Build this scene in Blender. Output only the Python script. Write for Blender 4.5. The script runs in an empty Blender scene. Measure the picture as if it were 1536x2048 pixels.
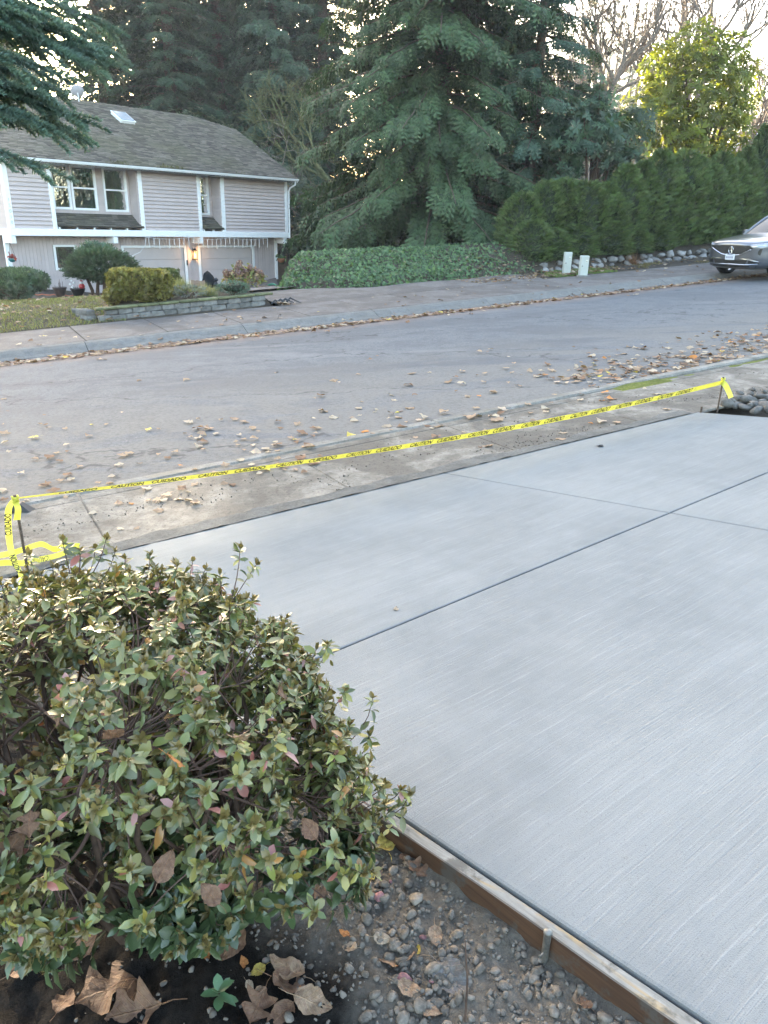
import bpy, bmesh, math, random
import numpy as np
from mathutils import Vector, Matrix
from mathutils.bvhtree import BVHTree
R = math.radians
rng = np.random.default_rng(7)
random.seed(7)
scene = bpy.context.scene
col = scene.collection

# ---------------------------------------------------------------- camera, sky, sun, exposure
FPX, PITCH, ROLL = 1480.0, R(21.0), R(1.3)          # photo pixels (1536 x 2048)
FW = np.array([0, math.cos(PITCH), -math.sin(PITCH)])
UP0 = np.array([0, math.sin(PITCH), math.cos(PITCH)])
RT0 = np.array([1.0, 0, 0])
RT = math.cos(ROLL) * RT0 + math.sin(ROLL) * UP0
UP = -math.sin(ROLL) * RT0 + math.cos(ROLL) * UP0
cam_d = bpy.data.cameras.new('camera')
cam = bpy.data.objects.new('camera', cam_d)
col.objects.link(cam)
cam_d.sensor_fit = 'HORIZONTAL'
cam_d.sensor_width = 36.0
cam_d.lens = 36.0 * FPX / 1536.0
cam_d.clip_start = 0.05
cam_d.clip_end = 2000
cam.matrix_world = Matrix(((RT[0], UP[0], -FW[0], 0), (RT[1], UP[1], -FW[1], 0), (RT[2], UP[2], -FW[2], 0), (0, 0, 0, 1)))
scene.camera = cam

SUN_AZ, SUN_EL = R(-20.2), R(11.9)
SUN_DIR = Vector((math.sin(SUN_AZ) * math.cos(SUN_EL), math.cos(SUN_AZ) * math.cos(SUN_EL), math.sin(SUN_EL)))
world = bpy.data.worlds.new('World')
scene.world = world
world.use_nodes = True
wn, wl = world.node_tree.nodes, world.node_tree.links
wn.clear()
sky = wn.new('ShaderNodeTexSky')
sky.sky_type = 'NISHITA'
sky.sun_disc = False
sky.sun_elevation = SUN_EL
sky.sun_rotation = SUN_AZ
sky.air_density = 1.0
sky.dust_density = 3.0
sky.ozone_density = 0.55
bg = wn.new('ShaderNodeBackground')
bg.inputs['Strength'].default_value = 0.15
wo = wn.new('ShaderNodeOutputWorld')
# soft warm aureole and small disc of the low sun itself
tcw = wn.new('ShaderNodeTexCoord')
dt = wn.new('ShaderNodeVectorMath'); dt.operation = 'DOT_PRODUCT'; dt.inputs[1].default_value = SUN_DIR
wl.new(tcw.outputs['Generated'], dt.inputs[0])
def wramp(lo, hi, amp, c):
    mr = wn.new('ShaderNodeMapRange'); mr.interpolation_type = 'SMOOTHERSTEP'
    mr.inputs[1].default_value, mr.inputs[2].default_value, mr.inputs[3].default_value, mr.inputs[4].default_value = lo, hi, 0.0, amp
    wl.new(dt.outputs['Value'], mr.inputs[0])
    mx = wn.new('ShaderNodeVectorMath'); mx.operation = 'SCALE'; mx.inputs[0].default_value = c
    wl.new(mr.outputs[0], mx.inputs['Scale']); return mx.outputs[0]
ad1 = wn.new('ShaderNodeVectorMath'); ad1.operation = 'ADD'; ad2 = wn.new('ShaderNodeVectorMath'); ad2.operation = 'ADD'
wl.new(sky.outputs[0], ad1.inputs[0]); wl.new(wramp(math.cos(R(5.0)), 1.0, 12.0, (1.0, 0.62, 0.22)), ad1.inputs[1])
wl.new(ad1.outputs[0], ad2.inputs[0]); wl.new(wramp(math.cos(R(0.9)), math.cos(R(0.35)), 250.0, (1.0, 0.86, 0.55)), ad2.inputs[1])
wl.new(ad2.outputs[0], bg.inputs[0])
wl.new(bg.outputs[0], wo.inputs[0])
sun_d = bpy.data.lights.new('sun', 'SUN')
sun_d.energy = 4.0
sun_d.angle = R(0.5)
sun_d.color = (1.0, 0.86, 0.66)
sun = bpy.data.objects.new('sun', sun_d)
col.objects.link(sun)
sun.rotation_euler = (-SUN_DIR).to_track_quat('-Z', 'Y').to_euler()
scene.view_settings.view_transform = 'Standard'
scene.view_settings.look = 'None'
scene.view_settings.exposure = 3.4
scene.view_settings.gamma = 1.0
scene.view_settings.use_curve_mapping = False
scene.cycles.max_bounces = 6
scene.cycles.diffuse_bounces = 3
scene.cycles.glossy_bounces = 3
scene.cycles.transmission_bounces = 4
scene.cycles.transparent_max_bounces = 8
scene.cycles.use_denoising = True
try:
    scene.cycles.denoiser = 'OPENIMAGEDENOISE'
except Exception:
    pass

# ---------------------------------------------------------------- helpers
def ray(x, y):
    d = (x - 768) * RT - (y - 1024) * UP + FPX * FW
    return d / np.linalg.norm(d)

def tag(o, label=None, cat=None, group=None, kind=None):
    if label: o['label'] = label
    if cat: o['category'] = cat
    if group: o['group'] = group
    if kind: o['kind'] = kind
    return o

def empty(name, loc=(0, 0, 0), rz=0.0, label=None, cat=None, group=None):
    o = bpy.data.objects.new(name, None)
    col.objects.link(o)
    o.empty_display_size = 0.1
    o.location = loc
    o.rotation_euler = (0, 0, rz)
    return tag(o, label, cat, group)

def link(name, me, parent=None, mat=None):
    o = bpy.data.objects.new(name, me)
    col.objects.link(o)
    if mat is not None and not me.materials:
        me.materials.append(mat)
    if parent is not None:
        o.parent = parent
    return o

def np_mesh(name, V, F, mat=None, colr=None, smooth=False, fattr=None):
    """V (n,3); F (m,k) array or list of lists; colr (m,3) per face colours"""
    me = bpy.data.meshes.new(name)
    V = np.asarray(V, np.float32)
    if isinstance(F, np.ndarray):
        m, k = F.shape
        me.vertices.add(len(V)); me.vertices.foreach_set('co', V.ravel())
        me.loops.add(m * k); me.loops.foreach_set('vertex_index', F.astype(np.int32).ravel())
        me.polygons.add(m)
        me.polygons.foreach_set('loop_start', np.arange(0, m * k, k, dtype=np.int32))
        me.update(calc_edges=True)
    else:
        me.from_pydata([tuple(map(float, v)) for v in V], [], [tuple(int(i) for i in f) for f in F])
    if colr is not None:
        a = me.attributes.new('Col', 'FLOAT_COLOR', 'FACE')
        c = np.ones((len(me.polygons), 4), np.float32); c[:, :3] = colr
        a.data.foreach_set('color', c.ravel())
    if fattr is not None:
        for k_, arr in fattr.items():
            a = me.attributes.new(k_, 'FLOAT', 'POINT')
            a.data.foreach_set('value', np.asarray(arr, np.float32).ravel())
    if smooth:
        me.polygons.foreach_set('use_smooth', np.ones(len(me.polygons), bool))
    if mat is not None:
        me.materials.append(mat)
    me.update()
    return me

class MB:
    """collects boxes, prisms, tubes and patches into one mesh"""
    def __init__(s): s.v, s.f = [], []
    def add(s, V, F):
        n = len(s.v)
        s.v += [tuple(map(float, p)) for p in V]
        s.f += [tuple(int(i) + n for i in f) for f in F]
        return s
    def box(s, c0, c1, M=None):
        x0, y0, z0 = c0; x1, y1, z1 = c1
        V = np.array([(x0,y0,z0),(x1,y0,z0),(x1,y1,z0),(x0,y1,z0),(x0,y0,z1),(x1,y0,z1),(x1,y1,z1),(x0,y1,z1)], float)
        if M is not None: V = M(V)
        return s.add(V, [(0,3,2,1),(4,5,6,7),(0,1,5,4),(1,2,6,5),(2,3,7,6),(3,0,4,7)])
    def prism(s, poly, z0, z1, M=None):
        n = len(poly)
        V = np.array([(p[0], p[1], z0) for p in poly] + [(p[0], p[1], z1) for p in poly], float)
        if M is not None: V = M(V)
        F = [tuple(range(n))[::-1], tuple(range(n, 2*n))] + [(i, (i+1) % n, n+(i+1) % n, n+i) for i in range(n)]
        return s.add(V, F)
    def tube(s, P, r, n=6, caps=True):
        V, F = tube_np(P, r, n)
        k = len(P)
        F = [tuple(f) for f in F]
        if caps: F += [tuple(range(n))[::-1], tuple(range((k-1)*n, k*n))]
        return s.add(V, F)
    def lathe(s, prof, n=16, M=None):
        V, F = [], []
        for (r_, z) in prof:
            for i in range(n):
                a = 2*math.pi*i/n; V.append((r_*math.cos(a), r_*math.sin(a), z))
        for j in range(len(prof)-1):
            for i in range(n):
                F.append((j*n+i, j*n+(i+1) % n, (j+1)*n+(i+1) % n, (j+1)*n+i))
        V = np.array(V, float)
        if M is not None: V = M(V)
        return s.add(V, F)
    def mesh(s, name, mat=None, smooth=False, bevel=0.0):
        me = bpy.data.meshes.new(name)
        me.from_pydata(s.v, [], s.f); me.update()
        if bevel:
            bm = bmesh.new(); bm.from_mesh(me)
            try:
                bmesh.ops.bevel(bm, geom=bm.edges[:], offset=bevel, segments=1, affect='EDGES', clamp_overlap=True)
            except Exception: pass
            bm.to_mesh(me); bm.free()
        if smooth: me.polygons.foreach_set('use_smooth', np.ones(len(me.polygons), bool))
        if mat is not None: me.materials.append(mat)
        return me
    def build(s, name, mat=None, parent=None, smooth=False, bevel=0.0):
        return link(name, s.mesh(name, mat, smooth, bevel), parent)

def tube_np(P, r, n=6):
    P = np.asarray(P, float); k = len(P)
    r = np.broadcast_to(np.asarray(r, float), (k,))
    T = np.gradient(P, axis=0); T /= np.maximum(np.linalg.norm(T, axis=1, keepdims=True), 1e-9)
    ref = np.array([0, 0, 1.0]) if abs(T[0, 2]) < 0.9 else np.array([1.0, 0, 0])
    V = np.zeros((k, n, 3)); a = np.linspace(0, 2*np.pi, n, endpoint=False)
    for i in range(k):
        A = np.cross(T[i], ref); A /= max(np.linalg.norm(A), 1e-9)
        Bv = np.cross(T[i], A); ref = np.cross(A, T[i])
        V[i] = P[i] + r[i]*(np.cos(a)[:, None]*A + np.sin(a)[:, None]*Bv)
    i = np.arange(k-1)[:, None]*n; j = np.arange(n)[None]
    F = np.stack([i+j, i+(j+1) % n, i+n+(j+1) % n, i+n+j], -1).reshape(-1, 4)
    return V.reshape(-1, 3), F

def scatter(T, TF, pos, bas, scl, cols, tcol=None):
    """merge transformed copies of a template: pos (n,3), bas (n,3,3) columns = axes, scl (n,) or (n,3), cols (n,3)"""
    n, k, m = len(pos), len(T), len(TF)
    scl = np.asarray(scl, float)
    if scl.ndim == 1: scl = np.repeat(scl[:, None], 3, 1)
    L = T[None] * scl[:, None, :]
    V = np.einsum('nij,nkj->nki', bas, L) + pos[:, None]
    F = (TF[None] + (np.arange(n)*k)[:, None, None]).reshape(-1, TF.shape[1])
    C = np.repeat(cols[:, None], m, 1)
    if tcol is not None: C = C * tcol[None]
    return V.reshape(-1, 3), F, C.reshape(-1, 3)

def cat(parts):
    Vs, Fs, Cs, n = [], [], [], 0
    for V, F, C in parts:
        Vs.append(V); Fs.append(F + n); Cs.append(C); n += len(V)
    return np.concatenate(Vs), np.concatenate(Fs), np.concatenate(Cs)

def unit(a): return a / np.maximum(np.linalg.norm(a, axis=-1, keepdims=True), 1e-9)
def basis(fwd, upv):
    """columns: x = side, y = forward, z = up-ish"""
    y = unit(fwd); x = unit(np.cross(y, upv)); z = np.cross(x, y)
    return np.stack([x, y, z], -1)

def copy_tree(o, parent=None):
    c = o.copy(); col.objects.link(c); c.parent = parent
    for ch in list(o.children): copy_tree(ch, c)
    return c

# ---------------------------------------------------------------- noise for geometry (cheap value noise)
_perm = np.random.default_rng(3).random((64, 64))
def vnoise(x, y):
    x = np.asarray(x, float); y = np.asarray(y, float)
    xi = np.floor(x).astype(int); yi = np.floor(y).astype(int)
    fx = x-xi; fy = y-yi; fx = fx*fx*(3-2*fx); fy = fy*fy*(3-2*fy)
    g = lambda a, b: _perm[a % 64, b % 64]
    return (g(xi, yi)*(1-fx)+g(xi+1, yi)*fx)*(1-fy) + (g(xi, yi+1)*(1-fx)+g(xi+1, yi+1)*fx)*fy - 0.5
def fbm(x, y, o=4):
    s, a = 0, 1
    for i in range(o):
        s = s + a*vnoise(x*2**i+i*17.3, y*2**i+i*5.1); a *= 0.5
    return s
def sstep(a, b, x):
    t = np.clip((np.asarray(x, float)-a)/(b-a), 0, 1); return t*t*(3-2*t)

# ---------------------------------------------------------------- street frame and ground height
SAZ, SL = R(59.29), 0.0601
uX, uY = math.sin(SAZ), math.cos(SAZ)
vX, vY = -uY, uX
def UV(x, y): return x*uX+y*uY, x*vX+y*vY
def XY(U, V): return U*uX+V*vX, U*uY+V*vY
H = 1.62
NS = np.array([-0.10161696, 0.05405262, 0.99335407])
def zslab(x, y): return (-H - NS[0]*x - NS[1]*y)/NS[2]
def zst(U): return -2.109 + SL*np.clip(U, -40, 60)
V_SW0, V_CURB, V_FAR, V_FC, V_FS0, V_FS1 = 4.83, 6.30, 14.0, 14.42, 14.85, 16.75
def zroad(U, V): return zst(U) - 0.03 - 0.05 - 0.02*(V-V_CURB)
def zfar(U): return zst(U) - 0.08 - 0.02*(V_FAR-V_CURB) + 0.13
def G(x, y):
    x = np.asarray(x, float); y = np.asarray(y, float)
    U, V = UV(x, y)
    zn = np.clip(zslab(x, y), -4, 1.5) - 0.11
    z = np.where(V < V_SW0, zn*sstep(0, 1, 1) , 0)
    wl_ = sstep(V_SW0-1.2, V_SW0, V)                # left / right of the slab the bed meets the sidewalk
    z = np.where(V < V_SW0, zn*(1-wl_) + (zst(U)-0.02)*wl_, z)
    z = np.where((V >= V_SW0) & (V < V_CURB), zst(U)-0.02*(V-V_SW0), z)
    z = np.where((V >= V_CURB) & (V < V_FAR), zroad(U, V), z)
    zf = zfar(U)
    gz = zroad(U, V_FAR) - 0.01
    z = np.where((V >= V_FAR) & (V < V_FC), gz, z)
    z = np.where((V >= V_FC) & (V < V_FS0), gz + (zf-gz)*sstep(V_FC, V_FS0, V), z)
    zy = zf + 0.02*(np.minimum(V, 25)-V_FS0)
    pad = -2.66 - 0.22*sstep(3, 9, U)
    w = sstep(18.0, 31.0, V) * (1-sstep(17.0, 23.0, U))
    yard = zy*(1-w) + pad*w
    bed = 0.24*sstep(17.02, 17.12, V)*(1-sstep(19.0, 20.6, V))*sstep(3.2, 3.8, U)*(1-sstep(6.72, 6.90, U))
    hb = 0.38*sstep(18.2, 18.9, V)*sstep(12.5, 16.0, U)
    berm = 0.10*sstep(16.8, 18.5, V)*(1-sstep(4.0, 6.0, U))
    z = np.where(V >= V_FS0, np.where(V < V_FS1+0.1, zy, yard + bed + hb + berm), z)
    return z
def g1(x, y): return float(G(np.array([x]), np.array([y]))[0])
_ts = np.concatenate([np.arange(0.6, 12, 0.01), np.arange(12, 90, 0.03)])
def ground(px, py, fn=None):
    """point of the ground seen at a photo pixel"""
    d = ray(px, py); P = d[None]*_ts[:, None]
    zz = (fn or G)(P[:, 0], P[:, 1])
    i = int(np.argmax(P[:, 2] < zz))
    return np.array([P[i, 0], P[i, 1], zz[i]])
def slabpt(px, py):
    d = ray(px, py); return d*(-H/(d @ NS))
def at_depth(px, py, D):
    d = ray(px, py); return d*(D/d[1])
# ---------------------------------------------------------------- materials
def new_mat(name):
    m = bpy.data.materials.new(name); m.use_nodes = True
    nt = m.node_tree; nt.nodes.clear()
    out = nt.nodes.new('ShaderNodeOutputMaterial')
    return m, nt, out
def N(nt, t, **kw):
    n = nt.nodes.new(t)
    for k, v in kw.items():
        if k in n.inputs.keys(): n.inputs[k].default_value = v
        else: setattr(n, k, v)
    return n
def noise(nt, vec, scale, detail=4, rough=0.55, dist=0.0):
    n = N(nt, 'ShaderNodeTexNoise', Scale=scale, Detail=detail, Roughness=rough, Distortion=dist)
    if vec is not None: nt.links.new(vec, n.inputs['Vector'])
    return n.outputs['Fac']
def ramp(nt, fac, stops):
    n = nt.nodes.new('ShaderNodeValToRGB')
    e = n.color_ramp.elements
    while len(e) < len(stops): e.new(0.5)
    for el, (p, c) in zip(e, stops):
        el.position = p
        el.color = (c, c, c, 1) if isinstance(c, (int, float)) else (*c, 1)
    nt.links.new(fac, n.inputs[0]); return n.outputs[0]
def mix(nt, fac, a, b, mode='MIX'):
    n = nt.nodes.new('ShaderNodeMix'); n.data_type = 'RGBA'; n.blend_type = mode
    for s, v in ((n.inputs[0], fac), (n.inputs[6], a), (n.inputs[7], b)):
        if isinstance(v, (int, float)): s.default_value = v if s == n.inputs[0] else (v, v, v, 1)
        elif isinstance(v, tuple): s.default_value = (*v, 1)
        else: nt.links.new(v, s)
    return n.outputs[2]
def math_(nt, op, a, b=0.0):
    n = nt.nodes.new('ShaderNodeMath'); n.operation = op
    for s, v in ((n.inputs[0], a), (n.inputs[1], b)):
        if isinstance(v, (int, float)): s.default_value = v
        else: nt.links.new(v, s)
    return n.outputs[0]
def coords(nt, kind='Object', scale=(1, 1, 1), rot=(0, 0, 0)):
    tc = nt.nodes.new('ShaderNodeTexCoord')
    mp = N(nt, 'ShaderNodeMapping'); mp.inputs['Scale'].default_value = scale; mp.inputs['Rotation'].default_value = rot
    nt.links.new(tc.outputs[kind], mp.inputs['Vector']); return mp.outputs[0]
def attr(nt, name, out='Color'):
    n = N(nt, 'ShaderNodeAttribute', attribute_name=name); return n.outputs[out]
def bump(nt, hgt, strength=0.3, dist=0.01, nrm=None):
    n = N(nt, 'ShaderNodeBump', Strength=strength, Distance=dist)
    nt.links.new(hgt, n.inputs['Height'])
    if nrm is not None: nt.links.new(nrm, n.inputs['Normal'])
    return n.outputs[0]
def principled(nt, out, colr, rough=0.7, spec=0.5, metal=0.0, nrm=None, **kw):
    p = N(nt, 'ShaderNodeBsdfPrincipled', Roughness=rough if isinstance(rough, (int, float)) else 0.5, Metallic=metal)
    p.inputs['Specular IOR Level'].default_value = spec
    for k, v in kw.items(): p.inputs[k].default_value = v
    if isinstance(colr, tuple): p.inputs['Base Color'].default_value = (*colr, 1)
    else: nt.links.new(colr, p.inputs['Base Color'])
    if not isinstance(rough, (int, float)): nt.links.new(rough, p.inputs['Roughness'])
    if nrm is not None: nt.links.new(nrm, p.inputs['Normal'])
    if out is not None: nt.links.new(p.outputs[0], out.inputs[0])
    return p

def plain(name, c, rough=0.6, spec=0.5, metal=0.0, var=0.12, scale=8.0, bmp=0.0, bscale=40.0, kind='Object', **kw):
    m, nt, out = new_mat(name)
    v = coords(nt, kind)
    f = noise(nt, v, scale, 5)
    lo = tuple(x*(1-var) for x in c); hi = tuple(min(1, x*(1+var)) for x in c)
    cc = ramp(nt, f, [(0.3, lo), (0.7, hi)])
    nr = bump(nt, noise(nt, v, bscale, 4), bmp, 0.01) if bmp else None
    principled(nt, out, cc, rough, spec, metal, nr, **kw)
    return m

def leafmat(name, rough=0.5, trans=0.3, spec=0.4, mul=1.0, spots=0.0, tint=(1, 1, 1)):
    """leaf colour comes from the per-face colour attribute"""
    m, nt, out = new_mat(name)
    c = attr(nt, 'Col')
    c = mix(nt, 1.0, c, tuple(mul*t for t in tint), 'MULTIPLY')
    if spots:
        f = noise(nt, coords(nt, 'Object'), 220, 3)
        c = mix(nt, ramp(nt, f, [(0.66, 0.0), (0.72, spots)]), c, (0.35, 0.36, 0.33))
    p = principled(nt, None, c, rough, spec)
    t = N(nt, 'ShaderNodeBsdfTranslucent')
    tc = mix(nt, 1.0, c, (1.5, 1.45, 0.7), 'MULTIPLY')
    nt.links.new(tc, t.inputs['Color'])
    ms = N(nt, 'ShaderNodeMixShader', Fac=trans)
    nt.links.new(p.outputs[0], ms.inputs[1]); nt.links.new(t.outputs[0], ms.inputs[2])
    nt.links.new(ms.outputs[0], out.inputs[0])
    return m

M = {}
def hero_leaf_mat():
    """dry leaf with a midrib, side veins and dark speckles (object space: stalk towards -y)"""
    m, nt, out = new_mat('veined_dry_leaf')
    c = attr(nt, 'Col'); v = coords(nt, 'Object')
    sp = N(nt, 'ShaderNodeSeparateXYZ'); nt.links.new(v, sp.inputs[0])
    ax = math_(nt, 'ABSOLUTE', sp.outputs['X'])
    rib = ramp(nt, ax, [(0.006, 1.0), (0.018, 0.0)])
    w = math_(nt, 'FRACT', math_(nt, 'MULTIPLY', math_(nt, 'SUBTRACT', sp.outputs['Y'], math_(nt, 'MULTIPLY', ax, 0.9)), 7.5))
    side = ramp(nt, math_(nt, 'ABSOLUTE', math_(nt, 'SUBTRACT', w, 0.5)), [(0.03, 0.7), (0.09, 0.0)])
    vein = math_(nt, 'MAXIMUM', rib, side)
    f = noise(nt, v, 5, 6, 0.65); g = noise(nt, v, 28, 4, 0.7)
    c = mix(nt, ramp(nt, f, [(0.35, 0.75), (0.6, 0.0)]), c, mix(nt, 1.0, c, (0.45, 0.36, 0.30), 'MULTIPLY'))
    c = mix(nt, ramp(nt, g, [(0.60, 0.0), (0.68, 0.8)]), c, (0.05, 0.035, 0.025))
    c = mix(nt, math_(nt, 'MULTIPLY', vein, 0.55), c, mix(nt, 1.0, c, (1.7, 1.6, 1.4), 'MULTIPLY'))
    h = math_(nt, 'ADD', vein, math_(nt, 'MULTIPLY', f, 1.2))
    p = principled(nt, None, c, 0.6, 0.35, nrm=bump(nt, h, 0.5, 0.02))
    t = N(nt, 'ShaderNodeBsdfTranslucent'); nt.links.new(c, t.inputs['Color'])
    ms = N(nt, 'ShaderNodeMixShader', Fac=0.12); nt.links.new(p.outputs[0], ms.inputs[1]); nt.links.new(t.outputs[0], ms.inputs[2]); nt.links.new(ms.outputs[0], out.inputs[0])
    return m
M['heroleaf'] = hero_leaf_mat()
M['leaf'] = leafmat('foliage_leaf', 0.45, 0.30)
M['sunleaf'] = leafmat('sunlit_laurel_leaf', 0.4, 0.48, 0.4)
M['needle'] = leafmat('needle_foliage', 0.6, 0.18, 0.25)
M['azalea'] = leafmat('azalea_leaf', 0.30, 0.12, 0.6, spots=0.35, mul=0.85)
M['dryleaf'] = leafmat('dry_leaf', 0.75, 0.12, 0.2, spots=0.35)
M['bark'] = plain('bark', (0.10, 0.075, 0.055), 0.9, 0.2, var=0.5, scale=14, bmp=0.6, bscale=30)
M['twig'] = plain('twig', (0.085, 0.055, 0.040), 0.85, 0.2, var=0.4, scale=30)
M['greybark'] = plain('grey_bark', (0.17, 0.14, 0.115), 0.9, 0.2, var=0.4, scale=10)
M['mossbark'] = plain('mossy_bark', (0.105, 0.11, 0.05), 0.95, 0.1, var=0.5, scale=9)

def rock_mat(name, c, sc=6.0):
    m, nt, out = new_mat(name)
    v = coords(nt)
    f = noise(nt, v, sc, 6, 0.6); g = noise(nt, v, sc*7, 4, 0.6)
    a = mix(nt, ramp(nt, f, [(0.35, 0.0), (0.65, 1.0)]), tuple(x*0.65 for x in c), tuple(min(1, x*1.3) for x in c))
    a = mix(nt, ramp(nt, g, [(0.45, 0.0), (0.7, 0.5)]), a, tuple(min(1, x*1.6) for x in c))
    oi = N(nt, 'ShaderNodeObjectInfo')
    a = mix(nt, 1.0, a, ramp(nt, oi.outputs['Random'], [(0.0, 0.7), (1.0, 1.25)]), 'MULTIPLY')
    principled(nt, out, a, 0.85, 0.3, nrm=bump(nt, g, 0.5, 0.01))
    return m
M['stone'] = rock_mat('garden_stone', (0.160, 0.136, 0.110), 30)
M['bigstone'] = rock_mat('rockery_stone', (0.21, 0.20, 0.19), 5)
M['redstone'] = rock_mat('red_stone', (0.24, 0.12, 0.12), 18)

# fresh concrete with broom strokes along the cross joint
def concrete_slab(edge=False):
    m, nt, out = new_mat('tooled_edge_concrete' if edge else 'broomed_concrete')
    v = coords(nt, 'Object', (1, 1, 1), (0, 0, -JANG))          # x along the strokes
    wob = N(nt, 'ShaderNodeCombineXYZ'); nt.links.new(math_(nt, 'MULTIPLY', math_(nt, 'SUBTRACT', noise(nt, v, 0.9, 3, 0.55), 0.5), 0.06), wob.inputs[1])
    va = N(nt, 'ShaderNodeVectorMath', operation='ADD'); nt.links.new(v, va.inputs[0]); nt.links.new(wob.outputs[0], va.inputs[1]); v = va.outputs[0]   # wavering strokes
    k_ = 0.35 if edge else 1.0
    def st(sx, sy, d=4, dist=0.0):
        n = N(nt, 'ShaderNodeVectorMath', operation='MULTIPLY'); n.inputs[1].default_value = (sx, sy, 1)
        nt.links.new(v, n.inputs[0]); return noise(nt, n.outputs[0], 1.0, d, 0.6, dist)
    s1 = st(3.0, 190, 3, 0.0); s2 = st(1.5, 62, 4); s3 = st(0.5, 14, 3)
    big = noise(nt, v, 0.9, 5, 0.62, 0.4); mid = noise(nt, v, 7, 5, 0.6); grit = noise(nt, v, 300, 2, 0.7); grit2 = noise(nt, v, 90, 3, 0.75)
    c = mix(nt, ramp(nt, s3, [(0.3, 0.0), (0.7, 1.0)]), (0.200, 0.207, 0.205), (0.220, 0.227, 0.225))
    c = mix(nt, ramp(nt, big, [(0.40, 0.0), (0.60, 1.0)]), c, mix(nt, 1.0, c, (0.82, 0.83, 0.84), 'MULTIPLY'))
    c = mix(nt, ramp(nt, mid, [(0.40, 0.0), (0.75, 0.35)]), c, (0.235, 0.24, 0.24))
    c = mix(nt, ramp(nt, s2, [(0.30, 0.25*k_), (0.44, 0.0)]), c, (0.20, 0.204, 0.206))
    c = mix(nt, ramp(nt, s1, [(0.30, 0.6*k_), (0.45, 0.0)]), c, (0.18, 0.183, 0.185))
    c = mix(nt, ramp(nt, s1, [(0.56, 0.0), (0.72, 0.6*k_)]), c, (0.295, 0.30, 0.293))
    c = mix(nt, ramp(nt, grit, [(0.28, 0.85), (0.42, 0.0)]), c, (0.11, 0.112, 0.115))
    c = mix(nt, ramp(nt, grit2, [(0.28, 0.8), (0.36, 0.0)]), c, (0.12, 0.122, 0.125))
    h = math_(nt, 'ADD', math_(nt, 'MULTIPLY', s1, 1.0), math_(nt, 'MULTIPLY', grit, 0.7))
    principled(nt, out, c, 0.85, 0.15, nrm=bump(nt, h, 0.6, 0.005))
    return m

def asphalt():
    m, nt, out = new_mat('worn_asphalt')
    v = coords(nt, 'Object')
    vs = coords(nt, 'Object', (0.30, 1.0, 1.0), (0, 0, -(math.pi/2-SAZ)))   # stretched along the street
    fine = noise(nt, v, 75, 4, 0.75); agg = noise(nt, v, 22, 4, 0.7); med = noise(nt, v, 5, 5, 0.65); big = noise(nt, vs, 0.55, 6, 0.62, 1.0)
    dust = noise(nt, vs, 0.9, 7, 0.66, 1.2)
    vv = attr(nt, 'V', 'Fac')                                               # metres across the street
    c = mix(nt, ramp(nt, fine, [(0.30, 0.0), (0.70, 1.0)]), (0.082, 0.084, 0.088), (0.178, 0.181, 0.187))
    c = mix(nt, ramp(nt, agg, [(0.36, 0.6), (0.5, 0.0)]), c, (0.062, 0.063, 0.066))
    c = mix(nt, ramp(nt, noise(nt, v, 34, 3, 0.8), [(0.58, 0.0), (0.70, 0.6)]), c, (0.26, 0.262, 0.268))
    c = mix(nt, ramp(nt, noise(nt, v, 2.3, 6, 0.7), [(0.42, 0.45), (0.52, 0.0)]), c, (0.085, 0.087, 0.092))
    c = mix(nt, ramp(nt, big, [(0.49, 0.0), (0.54, 0.55)]), c, (0.095, 0.094, 0.096))      # damp, dark patches
    c = mix(nt, ramp(nt, noise(nt, vs, 1.3, 5, 0.6, 0.5), [(0.58, 0.0), (0.72, 0.35)]), c, (0.235, 0.23, 0.226))
    nearm = ramp(nt, math_(nt, 'DIVIDE', math_(nt, 'SUBTRACT', vv, 6.3), 4.4), [(0.0, 1.0), (0.5, 0.85), (1.0, 0.0)])
    dm = math_(nt, 'MULTIPLY', nearm, ramp(nt, dust, [(0.39, 0.0), (0.50, 1.0)]))
    c = mix(nt, math_(nt, 'MULTIPLY', dm, 0.8), c, mix(nt, agg, (0.075, 0.068, 0.060), (0.235, 0.22, 0.198)))   # dried mud by the near curb
    cr = N(nt, 'ShaderNodeTexVoronoi', feature='DISTANCE_TO_EDGE', Scale=0.42)
    wv = N(nt, 'ShaderNodeVectorMath', operation='ADD'); nt.links.new(vs, wv.inputs[0])
    nn = N(nt, 'ShaderNodeTexNoise', Scale=1.6, Detail=4.0); nt.links.new(v, nn.inputs['Vector'])
    nt.links.new(nn.outputs['Color'], wv.inputs[1]); nt.links.new(wv.outputs[0], cr.inputs['Vector'])
    c = mix(nt, math_(nt, 'MULTIPLY', ramp(nt, cr.outputs['Distance'], [(0.004, 0.75), (0.010, 0.0)]), ramp(nt, med, [(0.42, 0.0), (0.52, 1.0)])), c, (0.05, 0.05, 0.05))
    farm = ramp(nt, math_(nt, 'DIVIDE', math_(nt, 'SUBTRACT', vv, 13.3), 0.9), [(0.0, 0.0), (1.0, 1.0)])
    fm = math_(nt, 'MULTIPLY', farm, ramp(nt, med, [(0.35, 0.3), (0.6, 1.0)]))
    c = mix(nt, fm, c, (0.25, 0.16, 0.115))                                 # leaf dust in the far gutter
    h = math_(nt, 'ADD', math_(nt, 'MULTIPLY', fine, 0.8), math_(nt, 'MULTIPLY', agg, 0.6))
    principled(nt, out, c, 0.85, 0.25, nrm=bump(nt, h, 0.6, 0.012))
    return m

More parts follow.
